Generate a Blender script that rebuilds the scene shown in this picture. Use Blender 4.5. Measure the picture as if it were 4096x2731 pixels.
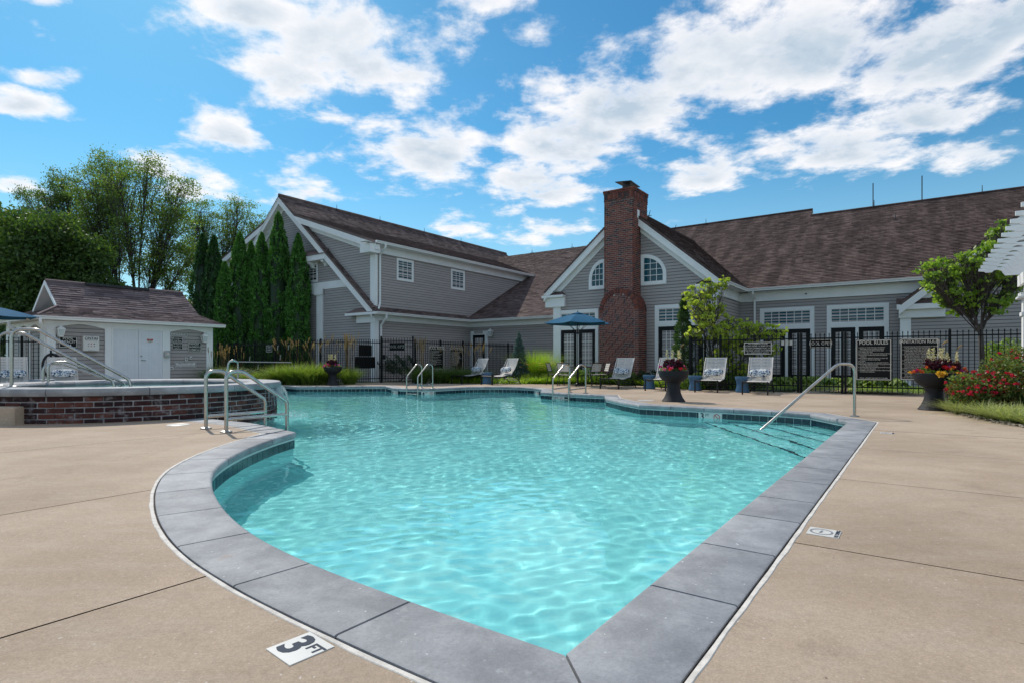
import bpy, bmesh, math, random
import numpy as np
from mathutils import Vector
random.seed(7); RNG = np.random.default_rng(7)
R = math.radians
for _o in list(bpy.data.objects): bpy.data.objects.remove(_o)
SC = bpy.context.scene
COL = SC.collection

# ------------------------------------------------------------------ camera
EYE = 0.95; FPX = 2289.0; CX = 2048.0; HY = 1442.8
cd = bpy.data.cameras.new('camera'); cam = bpy.data.objects.new('camera', cd); COL.objects.link(cam)
cam.location = (0, 0, EYE); cam.rotation_euler = (R(90), 0, 0)
cd.lens = FPX * 36 / 4096; cd.sensor_width = 36; cd.shift_y = (HY - 1365.5) / 4096
cd.clip_start = .05; cd.clip_end = 3000
SC.camera = cam

# ------------------------------------------------------------------ sky, sun, exposure
SUN_AZ = -34.0; SUN_EL = 45.0          # degrees, azimuth measured from +Y towards +X
sun_dir = Vector((math.sin(R(SUN_AZ)) * math.cos(R(SUN_EL)), math.cos(R(SUN_AZ)) * math.cos(R(SUN_EL)), math.sin(R(SUN_EL))))
w = bpy.data.worlds.new('World'); SC.world = w; w.use_nodes = True; w.cycles.sampling_method = 'MANUAL'; w.cycles.sample_map_resolution = 2048
nt = w.node_tree; nt.nodes.clear()
def N(t, **k):
    n = nt.nodes.new(t)
    for a, b in k.items(): setattr(n, a, b)
    return n
def LK(a, b): nt.links.new(a, b)
def MATH(op, a, b=None, clamp=False):
    n = N('ShaderNodeMath', operation=op, use_clamp=clamp)
    for i, v in enumerate((a, b)):
        if v is None: continue
        if isinstance(v, (int, float)): n.inputs[i].default_value = v
        else: LK(v, n.inputs[i])
    return n.outputs[0]
def VMATH(op, a, b=None):
    n = N('ShaderNodeVectorMath', operation=op)
    for i, v in enumerate((a, b)):
        if v is None: continue
        if isinstance(v, (tuple, list)): n.inputs[i].default_value = v
        else: LK(v, n.inputs[i])
    return n.outputs[0]
def NOISE(vec, scale, detail=6, rough=.55, dist=0.0):
    n = N('ShaderNodeTexNoise'); n.inputs['Scale'].default_value = scale; n.inputs['Detail'].default_value = detail
    n.inputs['Roughness'].default_value = rough; n.inputs['Distortion'].default_value = dist
    LK(vec, n.inputs['Vector']); return n.outputs['Fac']
def SMOOTH(v, a, b, c=0.0, d=1.0):
    n = N('ShaderNodeMapRange', interpolation_type='SMOOTHSTEP')
    LK(v, n.inputs['Value'])
    for k, x in zip(('From Min', 'From Max', 'To Min', 'To Max'), (a, b, c, d)): n.inputs[k].default_value = x
    return n.outputs[0]
def MIXC(f, a, b, mode='MIX'):
    n = N('ShaderNodeMix', data_type='RGBA', blend_type=mode)
    for s, v in ((n.inputs[0], f), (n.inputs[6], a), (n.inputs[7], b)):
        if isinstance(v, (int, float)): s.default_value = v
        elif isinstance(v, (tuple, list)): s.default_value = tuple(v) + (1,) * (4 - len(v))
        else: LK(v, s)
    return n.outputs[2]
sky = N('ShaderNodeTexSky', sky_type='NISHITA'); sky.sun_disc = False
sky.sun_elevation = R(SUN_EL); sky.sun_rotation = R(SUN_AZ); sky.air_density = 1.0; sky.dust_density = .35; sky.ozone_density = 2.5
SKY_STR = 0.125
tc = N('ShaderNodeTexCoord'); D = tc.outputs['Generated']
Dn = VMATH('NORMALIZE', D)
sep = N('ShaderNodeSeparateXYZ'); LK(Dn, sep.inputs[0])
zc = MATH('MAXIMUM', sep.outputs[2], 0.03)
# cloud layer coordinates: the sky direction projected on a flat layer overhead
den = MATH('ADD', zc, .16)
com = N('ShaderNodeCombineXYZ'); LK(MATH('DIVIDE', sep.outputs[0], den), com.inputs[0]); LK(MATH('DIVIDE', sep.outputs[1], den), com.inputs[1])
P2 = com.outputs[0]
def cloud_dir(px, py):
    v = Vector(((px - CX) / FPX, 1.0, (HY - py) / FPX)).normalized()
    return (v.x / (max(v.z, .03) + .16), v.y / (max(v.z, .03) + .16), 0)
CLOUDS = [  # where the photograph shows each cloud mass and how far it spreads
    (1000, 60, 260, 130, .9), (1380, 200, 400, 210, 1), (1180, 330, 270, 130, .9), (1640, 270, 200, 150, .8), (1330, 430, 150, 80, .7), (905, 545, 190, 85, .9), (1250, 615, 150, 60, .6),
    (1700, 610, 270, 160, .95), (1960, 440, 190, 90, .7), (2150, 740, 300, 130, .9), (2300, 570, 330, 160, 1), (2520, 420, 350, 190, 1), (2820, 260, 450, 230, 1), (3250, 190, 520, 240, 1), (3750, 220, 480, 270, 1), (4050, 90, 420, 220, 1),
    (2820, 690, 180, 110, .9), (3380, 600, 400, 130, .95), (3680, 470, 320, 140, .95), (3900, 605, 220, 90, .9), (1930, 5, 190, 60, .8), (2130, 130, 120, 70, .5), (230, 315, 160, 55, .85), (80, 420, 190, 75, .9), (200, 0, 130, 40, .8),
    (1830, 905, 130, 40, .7), (2240, 915, 170, 45, .75), (1180, 755, 200, 80, .75), (740, 730, 170, 110, .85), (2080, 820, 150, 50, .6), (60, 740, 170, 60, .7), (2060, 960, 200, 50, .6), (1500, 480, 120, 70, .5)]
def density(P):
    big = NOISE(P, 1.9, 3, .5)
    mid = NOISE(P, 5.2, 10, .62, .12)
    n_ = MATH('ADD', MATH('ADD', MATH('MULTIPLY', big, .30), MATH('MULTIPLY', mid, 1.25)), -.275)
    m_ = None
    for (px, py, rx, ry, amt) in CLOUDS:
        c = Vector(cloud_dir(px, py)); ex = (Vector(cloud_dir(px + rx, py)) - c).length; ey = abs(cloud_dir(px, py - ry)[1] - cloud_dir(px, py + ry)[1]) / 2
        q = VMATH('MULTIPLY', VMATH('SUBTRACT', P, tuple(c)), (1 / ex, 1 / ey, 0))
        l = N('ShaderNodeVectorMath', operation='LENGTH'); LK(q, l.inputs[0])
        v = SMOOTH(l.outputs['Value'], 0, 1.75, amt, 0)
        m_ = v if m_ is None else MATH('MAXIMUM', m_, v)
    rest = MATH('MULTIPLY', SMOOTH(NOISE(P, 1.3, 2, .5), .40, .60), SMOOTH(sep.outputs[1], .25, .60, .9, 0))      # the rest of the sky, behind and beside the view
    return MATH('ADD', n_, MATH('MULTIPLY', MATH('MAXIMUM', m_, rest), .46)), MATH('MAXIMUM', m_, rest)
dens, mass = density(P2)
off = VMATH('ADD', P2, (sun_dir.x * .10, sun_dir.y * .10, 0))
CT = 0.675
cover = SMOOTH(dens, CT - .06, CT + .24)
low = NOISE(VMATH('ADD', P2, (sun_dir.x * .06, sun_dir.y * .06, 0)), 3.4, 5, .55, .1)
thick = MATH('MULTIPLY', SMOOTH(mass, .50, 1.0), SMOOTH(dens, CT + .06, CT + .26))
fine_ = NOISE(VMATH('ADD', P2, (sun_dir.x * .03, sun_dir.y * .03, 0)), 9.0, 7, .6)
shade = MATH('MULTIPLY', MATH('ADD', MATH('ADD', MATH('MULTIPLY', thick, SMOOTH(low, .22, .80, .05, 1.05)), MATH('MULTIPLY', SMOOTH(dens, CT + .12, CT + .40), .22)), MATH('MULTIPLY', MATH('SUBTRACT', fine_, .5), .7)), 1.0, True)
cl_col = MIXC(shade, (6.5, 6.4, 6.45), (3.2, 3.9, 4.6))
hs = N('ShaderNodeHueSaturation'); hs.inputs['Saturation'].default_value = 1.12; hs.inputs['Value'].default_value = 1.0
LK(sky.outputs[0], hs.inputs['Color'])
tint = MIXC(1.0, hs.outputs[0], (.34, .71, .75), 'MULTIPLY')
fade = SMOOTH(sep.outputs[2], .0, .10)
hz_ = SMOOTH(sep.outputs[2], 0, .36, .75, 0)
tint = MIXC(hz_, tint, (3.1, 4.7, 5.6))
allc = MIXC(MATH('MULTIPLY', MATH('MULTIPLY', cover, .96), fade), tint, cl_col)
bg = N('ShaderNodeBackground'); LK(allc, bg.inputs[0]); bg.inputs[1].default_value = SKY_STR
out = N('ShaderNodeOutputWorld'); LK(bg.outputs[0], out.inputs[0])

sl = bpy.data.lights.new('sun', 'SUN'); sl.energy = 2.75; sl.angle = R(.5); sl.color = (1.0, .93, .83)
sun = bpy.data.objects.new('sun', sl); COL.objects.link(sun)
sun.rotation_euler = (-sun_dir).to_track_quat('-Z', 'Y').to_euler(); sun.location = sun_dir * 60
SC.view_settings.view_transform = 'Standard'; SC.view_settings.look = 'None'
SC.view_settings.exposure = 0.38; SC.view_settings.gamma = 1.0; SC.view_settings.use_curve_mapping = False
SC.cycles.max_bounces = 8; SC.cycles.transparent_max_bounces = 12; SC.cycles.transmission_bounces = 6; SC.cycles.glossy_bounces = 4
SC.cycles.diffuse_bounces = 3; SC.cycles.sample_clamp_indirect = 4.0; SC.cycles.use_denoising = True; SC.cycles.use_adaptive_sampling = False

# ------------------------------------------------------------------ materials
MATS = {}
def newmat(name):
    global nt
    m = bpy.data.materials.new(name); m.use_nodes = True; nt = m.node_tree; nt.nodes.clear()
    MATS[name] = m; return m
def finish(shader):
    o = N('ShaderNodeOutputMaterial'); LK(shader, o.inputs[0])
def PBSDF(col, rough=.6, metal=0, spec=.5, bump=None, bs=.2, bd=.01, rsock=None):
    p = N('ShaderNodeBsdfPrincipled')
    if isinstance(col, (tuple, list)): p.inputs['Base Color'].default_value = tuple(col) + (1,) * (4 - len(col))
    else: LK(col, p.inputs['Base Color'])
    p.inputs['Roughness'].default_value = rough; p.inputs['Metallic'].default_value = metal
    p.inputs['Specular IOR Level'].default_value = spec
    if rsock is not None: LK(rsock, p.inputs['Roughness'])
    if bump is not None:
        b = N('ShaderNodeBump'); b.inputs['Strength'].default_value = bs; b.inputs['Distance'].default_value = bd
        LK(bump, b.inputs['Height']); LK(b.outputs[0], p.inputs['Normal'])
    return p.outputs[0]
def OBJ():
    return N('ShaderNodeTexCoord').outputs['Object']
def ISL():   # one random value for each loose piece and each object
    g = N('ShaderNodeNewGeometry').outputs['Random Per Island']; o = N('ShaderNodeObjectInfo').outputs['Random']
    return MATH('FRACT', MATH('ADD', g, o))
def sc(c, f): return tuple(min(1, x * f) for x in c[:3])
def simple(name, col, rough=.6, metal=0, var=.08, scale=3.0, isl=0.0, spec=.5, bump=0.0, bscale=60, stretch=None):
    m = newmat(name); v = OBJ()
    if stretch: v = VMATH('MULTIPLY', v, stretch)
    f = NOISE(v, scale, 5, .6)
    c = MIXC(SMOOTH(f, .3, .7), sc(col, 1 - var), sc(col, 1 + var))
    if isl:
        c = MIXC(1.0, c, MIXC(ISL(), (1 - isl,) * 3, (1 + isl,) * 3), 'MULTIPLY')
    finish(PBSDF(c, rough, metal, spec, NOISE(v, bscale, 4) if bump else None, bump)); return m
def leafmat(name, a, b, trans=.35, rough=.5):
    m = newmat(name); i = ISL(); c = MIXC(i, a, b)
    d = PBSDF(c, rough, 0, .35)
    t = N('ShaderNodeBsdfTranslucent'); LK(MIXC(1.0, c, (1.25, 1.35, .55), 'MULTIPLY'), t.inputs[0])
    x = N('ShaderNodeMixShader'); x.inputs[0].default_value = trans; LK(d, x.inputs[1]); LK(t.outputs[0], x.inputs[2])
    finish(x.outputs[0]); return m

simple('siding', (.395, .358, .347), .55, var=.05, scale=1.2, isl=.05, bump=.06, bscale=40, stretch=(1, 1, 6))
simple('siding_lap_shade', (.075, .050, .046), .8, var=.1)  # dark brown backing between boards; its colour stands in for the lap shadow lines
simple('trim', (.85, .85, .85), .5, var=.03, scale=2)
simple('door_white', (.74, .76, .80), .45, var=.03)
simple('black_paint', (.008, .009, .011), .5, var=.2, spec=.2)
simple('iron', (.005, .006, .007), .5, var=.2, spec=.2)
simple('iron_dull', (.02, .02, .022), .5, var=.2)
simple('frame_dark', (.014, .014, .016), .45, var=.2, spec=.3)
simple('steel', (.47, .45, .42), .24, 1.0, var=.10, scale=9, bump=.02)
simple('steel_dull', (.42, .41, .40), .4, 1.0, var=.15, scale=9)
simple('sling', (.66, .62, .58), .6, var=.04, scale=8)
simple('blue_plastic', (.045, .125, .225), .42, var=.05)
simple('umbrella_cloth', (.030, .125, .225), .9, spec=.1, var=.08, scale=6, bump=.1, bscale=220)
simple('planter_clay', (.018, .018, .023), .65, spec=.3, var=.25, scale=2.4, bump=.05)
simple('soil', (.05, .035, .025), .95, var=.4, scale=14, bump=.6)
simple('sign_black', (.005, .005, .006), .5, var=.1, spec=.2)
simple('sign_white', (.72, .70, .66), .5, var=.03)
simple('sign_cream', (.62, .57, .50), .5, var=.03)
simple('ink_blue', (.008, .022, .05), .6, spec=.2)
simple('ink_red', (.5, .04, .03), .5)
simple('ink_grey', (.2, .2, .22), .5)
simple('tile', (.010, .030, .046), .12, var=.3, isl=.35)
simple('tile_white', (.66, .64, .60), .35, var=.05)
simple('white_line', (.52, .60, .60), .5, var=.1)
simple('caulk', (.62, .58, .53), .8, var=.16, scale=14, bump=.3)
simple('mortar', (.50, .455, .44), .9, var=.12, scale=12, bump=.3)
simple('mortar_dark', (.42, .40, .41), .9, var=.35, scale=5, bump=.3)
simple('bark', (.075, .062, .054), .9, var=.4, scale=9, bump=.6, bscale=30, stretch=(1, 1, .25))
simple('bark_light', (.11, .095, .08), .9, var=.3, scale=9, bump=.5, bscale=30)
simple('mulch', (.045, .032, .026), .95, var=.5, scale=22, bump=.9, bscale=50)
simple('rubber', (.014, .015, .018), .5)
simple('lantern_glass', (.55, .58, .58), .2, spec=.6)
simple('gold', (.85, .50, .04), .6, isl=.2)
simple('pebble', (.30, .25, .20), .8, isl=.4)
simple('lawn_soil', (.055, .075, .025), .95, var=.3, scale=6)
simple('chim_metal', (.05, .045, .045), .5, .6)
simple('curtain', (.35, .38, .40), .8)
# petals
for nme, c in (('petal_red', (.62, .012, .02)), ('petal_pink', (.62, .08, .30)), ('petal_magenta', (.42, .03, .22)), ('petal_yellow', (.78, .46, .05)), ('petal_orange', (.62, .11, .02)), ('petal_cream', (.62, .55, .40)), ('petal_rose', (.62, .02, .075)), ('petal_susan', (.80, .42, .02))):
    leafmat(nme, sc(c, .75), sc(c, 1.25), .3, .5)
leafmat('leaf_burgundy', (.035, .006, .014), (.10, .015, .035), .2)
leafmat('leaf_maple', (0.035, 0.08, 0.022), (0.12, 0.19, 0.05), 0.45)
leafmat('leaf_locust', (0.09, 0.16, 0.04), (0.23, 0.31, 0.095), 0.58)
leafmat('leaf_locust_dark', (0.07, 0.13, 0.045), (0.18, 0.25, 0.09), 0.55)
leafmat('leaf_arbor', (0.02, 0.085, 0.016), (0.14, 0.33, 0.06), 0.3)
leafmat('leaf_arbor_shaded', (0.014, 0.05, 0.018), (0.07, 0.17, 0.045), 0.25)  # shaded copy of the arborvitae leaf: the shade is put into the colour
leafmat('leaf_redbud', (0.32, 0.42, 0.05), (0.62, 0.66, 0.16), 0.55)
leafmat('leaf_oak', (0.15, 0.27, 0.04), (0.36, 0.48, 0.1), 0.58, .4)
leafmat('leaf_juniper', (0.03, 0.08, 0.025), (0.1, 0.17, 0.05), 0.25)
leafmat('leaf_spruce', (0.06, 0.12, 0.115), (0.15, 0.22, 0.21), 0.15)
leafmat('leaf_rose', (0.075, 0.13, 0.035), (0.25, 0.3, 0.1), 0.42)
leafmat('leaf_rust', (.16, .06, .02), (.24, .12, .04), .3)
leafmat('leaf_hosta', (.11, .20, .03), (.32, .42, .09), .35)
leafmat('leaf_shrub', (0.07, 0.15, 0.03), (0.2, 0.3, 0.07), 0.4)
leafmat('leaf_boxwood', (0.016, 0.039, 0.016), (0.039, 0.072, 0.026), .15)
leafmat('blade_green', (0.12, 0.2, 0.03), (0.32, 0.4, 0.1), 0.45)
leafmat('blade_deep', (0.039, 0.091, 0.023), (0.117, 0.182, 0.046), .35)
leafmat('blade_lime', (0.2, 0.34, 0.03), (0.42, 0.55, 0.09), 0.45)
leafmat('blade_varieg', (0.2, 0.27, 0.08), (0.6, 0.6, 0.34), 0.4)
leafmat('plume', (.28, .18, .095), (.46, .33, .20), .4, .8)
leafmat('plume_pale', (.42, .36, .26), (.62, .56, .44), .4, .8)
leafmat('twig', (.05, .035, .025), (.07, .05, .035), 0)

def brickmat(name, cols, stain=0.0):
    newmat(name); v = OBJ(); i = ISL()
    n = N('ShaderNodeValToRGB'); n.color_ramp.interpolation = 'CONSTANT'
    e = n.color_ramp.elements; e[0].position = 0; e[0].color = cols[0] + (1,); e[1].position = 1 / len(cols); e[1].color = cols[1] + (1,)
    for k, c in enumerate(cols[2:]): q = e.new((k + 2) / len(cols)); q.color = c + (1,)
    LK(i, n.inputs[0])
    f = NOISE(N('ShaderNodeNewGeometry').outputs['Position'], 26, 5, .65)
    c = MIXC(1.0, n.outputs[0], MIXC(f, (.62, .62, .62), (1.35, 1.35, 1.35)), 'MULTIPLY')
    if stain:
        s = SMOOTH(NOISE(N('ShaderNodeNewGeometry').outputs['Position'], 7, 6, .7), .52, .70, 0, stain)
        c = MIXC(s, c, (.34, .32, .33))
    finish(PBSDF(c, .85, 0, .3, NOISE(v, 40, 4), .4, .006))
brickmat('brick', [(.225, .074, .054), (.180, .056, .043), (.250, .092, .064), (.195, .063, .049), (.165, .053, .043), (.098, .050, .048), (.235, .078, .054), (.075, .046, .047)])
brickmat('brick_dark', [(.120, .040, .034), (.085, .026, .024), (.135, .052, .040), (.095, .032, .028), (.070, .024, .024)])
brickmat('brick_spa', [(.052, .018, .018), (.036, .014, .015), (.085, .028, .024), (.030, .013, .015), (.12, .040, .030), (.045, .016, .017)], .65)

# roofing tabs: random tone by tab plus broad weather streaks
def roofmat(name, a, b, streak, ax=(.814, -.581, 0)):
    newmat(name); pos = N('ShaderNodeNewGeometry').outputs['Position']
    uu = N('ShaderNodeVectorMath', operation='DOT_PRODUCT'); LK(pos, uu.inputs[0]); uu.inputs[1].default_value = ax
    sp = N('ShaderNodeSeparateXYZ'); LK(pos, sp.inputs[0]); cb_ = N('ShaderNodeCombineXYZ'); LK(uu.outputs['Value'], cb_.inputs[0]); LK(MATH('MULTIPLY', sp.outputs[2], .38), cb_.inputs[2])
    f = NOISE(cb_.outputs[0], 1.5, 6, .62)
    c = MIXC(ISL(), a, b)
    c = MIXC(1.0, c, MIXC(SMOOTH(f, .38, .66), (1 - streak,) * 3, (1 + streak * .6,) * 3), 'MULTIPLY')
    g = NOISE(pos, 160, 3, .7)
    c = MIXC(1.0, c, MIXC(g, (.6, .6, .6), (1.4, 1.4, 1.4)), 'MULTIPLY')
    finish(PBSDF(c, .95, 0, .2, g, .3, .004))
roofmat('shingle', (.078, .052, .048), (.152, .107, .099), .36)
roofmat('shingle_left', (.098, .068, .064), (.215, .160, .150), .22, (.9, .5, 0))
roofmat('shingle_shed', (.110, .080, .084), (.225, .175, .178), .15)
roofmat('shingle_far', (.30, .24, .18), (.40, .33, .26), .1)

# broom finished concrete deck
newmat('deck'); pos = N('ShaderNodeNewGeometry').outputs['Position']
big = NOISE(pos, .55, 6, .65); mid = NOISE(VMATH('MULTIPLY', pos, (2.2, 6, 1)), 1.1, 7, .7); fine = NOISE(pos, 130, 3, .75); agg = NOISE(pos, 420, 2, .8)
c = MIXC(SMOOTH(big, .34, .68), (.365, .277, .202), (.49, .383, .290))
c = MIXC(SMOOTH(mid, .42, .72, 0, .30), c, (.48, .41, .345))
c = MIXC(SMOOTH(NOISE(pos, 1.6, 9, .80, .3), .53, .70, 0, .55), c, (.265, .20, .147))
c = MIXC(1.0, c, MIXC(fine, (.50, .50, .50), (1.50, 1.50, 1.50)), 'MULTIPLY')
c = MIXC(1.0, c, MIXC(NOISE(pos, 38, 4, .7), (.72, .72, .72), (1.28, 1.28, 1.28)), 'MULTIPLY')
c = MIXC(SMOOTH(agg, .60, .72, 0, .65), c, (.17, .115, .07))
c = MIXC(SMOOTH(NOISE(pos, 48, 2, .5), .70, .74, 0, .9), c, (.64, .58, .52))
c = MIXC(SMOOTH(NOISE(pos, 23, 2, .5), .255, .215, 0, .8), c, (.13, .09, .06))
c = MIXC(1.0, c, MIXC(N('ShaderNodeObjectInfo').outputs['Random'], (.93, .93, .92), (1.06, 1.06, 1.06)), 'MULTIPLY')
finish(PBSDF(c, .88, 0, .3, MATH('ADD', fine, agg), .5, .003)); DECK_EDGE = None
simple('joint', (.055, .042, .034), .95, var=.3, scale=30)
# slate grey stamped coping
newmat('coping'); pos = N('ShaderNodeNewGeometry').outputs['Position']
a_ = NOISE(pos, 3.2, 8, .68, .3); b_ = NOISE(pos, 95, 3, .7); i = ISL()
c = MIXC(SMOOTH(a_, .32, .70), (.235, .240, .256), (.375, .380, .394))
c = MIXC(SMOOTH(NOISE(pos, 9, 8, .72), .56, .74, 0, .5), c, (.48, .485, .49))
c = MIXC(SMOOTH(NOISE(pos, 5, 8, .75, .5), .60, .72, 0, .45), c, (.13, .13, .15))
c = MIXC(1.0, c, MIXC(b_, (.70,) * 3, (1.30,) * 3), 'MULTIPLY')
c = MIXC(1.0, c, MIXC(i, (.86,) * 3, (1.14,) * 3), 'MULTIPLY')
c = MIXC(SMOOTH(NOISE(pos, 34, 2, .5), .73, .76, 0, .8), c, (.62, .62, .62))
c = MIXC(SMOOTH(NOISE(pos, 3.1, 3, .5), .70, .76, 0, .35), c, (.34, .22, .15))
finish(PBSDF(c, .72, 0, .4, MATH('ADD', MATH('MULTIPLY', a_, 2.2), b_), .28, .006))
# pool plaster
newmat('plaster'); pos = N('ShaderNodeNewGeometry').outputs['Position']
c = MIXC(SMOOTH(NOISE(pos, 1.4, 6, .65), .35, .68), (.56, .85, .855), (.66, .92, .92))
c = MIXC(SMOOTH(NOISE(VMATH('MULTIPLY', pos, (1, 1.0, 1)), .9, 7, .7, .4), .60, .68, 0, .30), c, (.76, .94, .93))
finish(PBSDF(c, .8, 0, .2))
simple('step_stripe', (.020, .045, .060), .5)
# pillow print: blue, navy and white triangles
newmat('pillow'); v = OBJ()
vo = N('ShaderNodeTexVoronoi', feature='F1', distance='MANHATTAN'); vo.inputs['Scale'].default_value = 32; LK(v, vo.inputs['Vector'])
s_ = N('ShaderNodeSeparateColor'); LK(vo.outputs['Color'], s_.inputs[0])
rp = N('ShaderNodeValToRGB'); rp.color_ramp.interpolation = 'CONSTANT'; e = rp.color_ramp.elements
e[0].color = (.72, .72, .70, 1); e[1].position = .34; e[1].color = (.035, .075, .14, 1)
for p_, c_ in ((.55, (.16, .25, .36, 1)), (.72, (.60, .63, .65, 1)), (.88, (.015, .03, .07, 1))): q = e.new(p_); q.color = c_
LK(s_.outputs[0], rp.inputs[0]); finish(PBSDF(rp.outputs[0], .85, 0, .2, NOISE(v, 300, 2), .15))
# window glass: dark room behind a reflecting pane
newmat('glass'); v = OBJ()
c = MIXC(NOISE(v, 1.5, 3), (.008, .065, .090), (.014, .11, .15)); finish(PBSDF(c, .05, 0, .28))
newmat('glass_dark'); c = MIXC(NOISE(OBJ(), 4, 4), (.006, .010, .012), (.016, .022, .026)); finish(PBSDF(c, .05, 0, .3))
# water: tinted refracting surface; the sun's caustics are traced through it
m = newmat('water'); pos = N('ShaderNodeNewGeometry').outputs['Position']
g = N('ShaderNodeBsdfGlass'); g.inputs['IOR'].default_value = 1.33; g.inputs['Roughness'].default_value = 0.0; g.inputs['Color'].default_value = (1, 1, 1, 1)
g.inputs['Color'].default_value = (.71, .966, .966, 1)
finish(g.outputs[0])
m = newmat('water_drop'); g = N('ShaderNodeBsdfGlass'); g.inputs['IOR'].default_value = 1.33; g.inputs['Roughness'].default_value = .15
d = N('ShaderNodeBsdfDiffuse'); d.inputs[0].default_value = (.85, .92, .95, 1); t = N('ShaderNodeBsdfTranslucent'); t.inputs[0].default_value = (.8, .9, .92, 1)
x = N('ShaderNodeMixShader'); x.inputs[0].default_value = .5; LK(d.outputs[0], x.inputs[1]); LK(t.outputs[0], x.inputs[2])
y = N('ShaderNodeMixShader'); y.inputs[0].default_value = .45; LK(g.outputs[0], y.inputs[1]); LK(x.outputs[0], y.inputs[2]); finish(y.outputs[0])

# ------------------------------------------------------------------ helpers
ANG = R(35.5); SA, CA = math.sin(ANG), math.cos(ANG)
def W2(u, v): return (u * CA + v * SA, -u * SA + v * CA)          # building grid (u along facades, v into the site) to world
def ground(px, py, z=0.0):
    t = (EYE - z) * FPX / (py - HY); return Vector(((px - CX) / FPX * t, t, z))
def onv(px, py, v):      # photograph position on the plane v: (u, z)
    tx = (px - CX) / FPX; t = v / (SA * tx + CA); return (t * (CA * tx - SA), EYE + (HY - py) / FPX * t)
def onu(px, py, u):      # photograph position on the plane u: (v, z)
    tx = (px - CX) / FPX; t = u / (CA * tx - SA); return (t * (SA * tx + CA), EYE + (HY - py) / FPX * t)
def att(px, t): return ((px - CX) / FPX * t, t)

def tag(o, label=None, cat=None, group=None, kind=None):
    if label: o['label'] = label
    if cat: o['category'] = cat
    if group: o['group'] = group
    if kind: o['kind'] = kind
    return o
def thing(name, label, cat, loc=(0, 0, 0), rz=0.0, group=None):
    o = bpy.data.objects.new(name, None); o.empty_display_size = .2; COL.objects.link(o)
    o.location = (tuple(loc) + (0,))[:3]; o.rotation_euler = (0, 0, rz); return tag(o, label, cat, group)
def mesh_np(name, V, F, mat, smooth=False):
    me = bpy.data.meshes.new(name)
    V = np.asarray(V, dtype=np.float32).reshape(-1, 3); F = np.asarray(F, dtype=np.int32)
    k = F.shape[1]; me.vertices.add(len(V)); me.vertices.foreach_set('co', V.ravel())
    me.loops.add(F.size); me.loops.foreach_set('vertex_index', F.ravel()); me.polygons.add(len(F))
    me.polygons.foreach_set('loop_start', np.arange(0, F.size, k, dtype=np.int32))
    if smooth: me.polygons.foreach_set('use_smooth', np.ones(len(F), dtype=bool))
    me.update(calc_edges=True)
    if mat: me.materials.append(MATS[mat])
    return me
def link(name, me, parent=None, loc=None, rot=None):
    o = bpy.data.objects.new(name, me); COL.objects.link(o)
    if parent: o.parent = parent
    if loc is not None: o.location = loc
    if rot is not None: o.rotation_euler = rot
    return o
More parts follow.
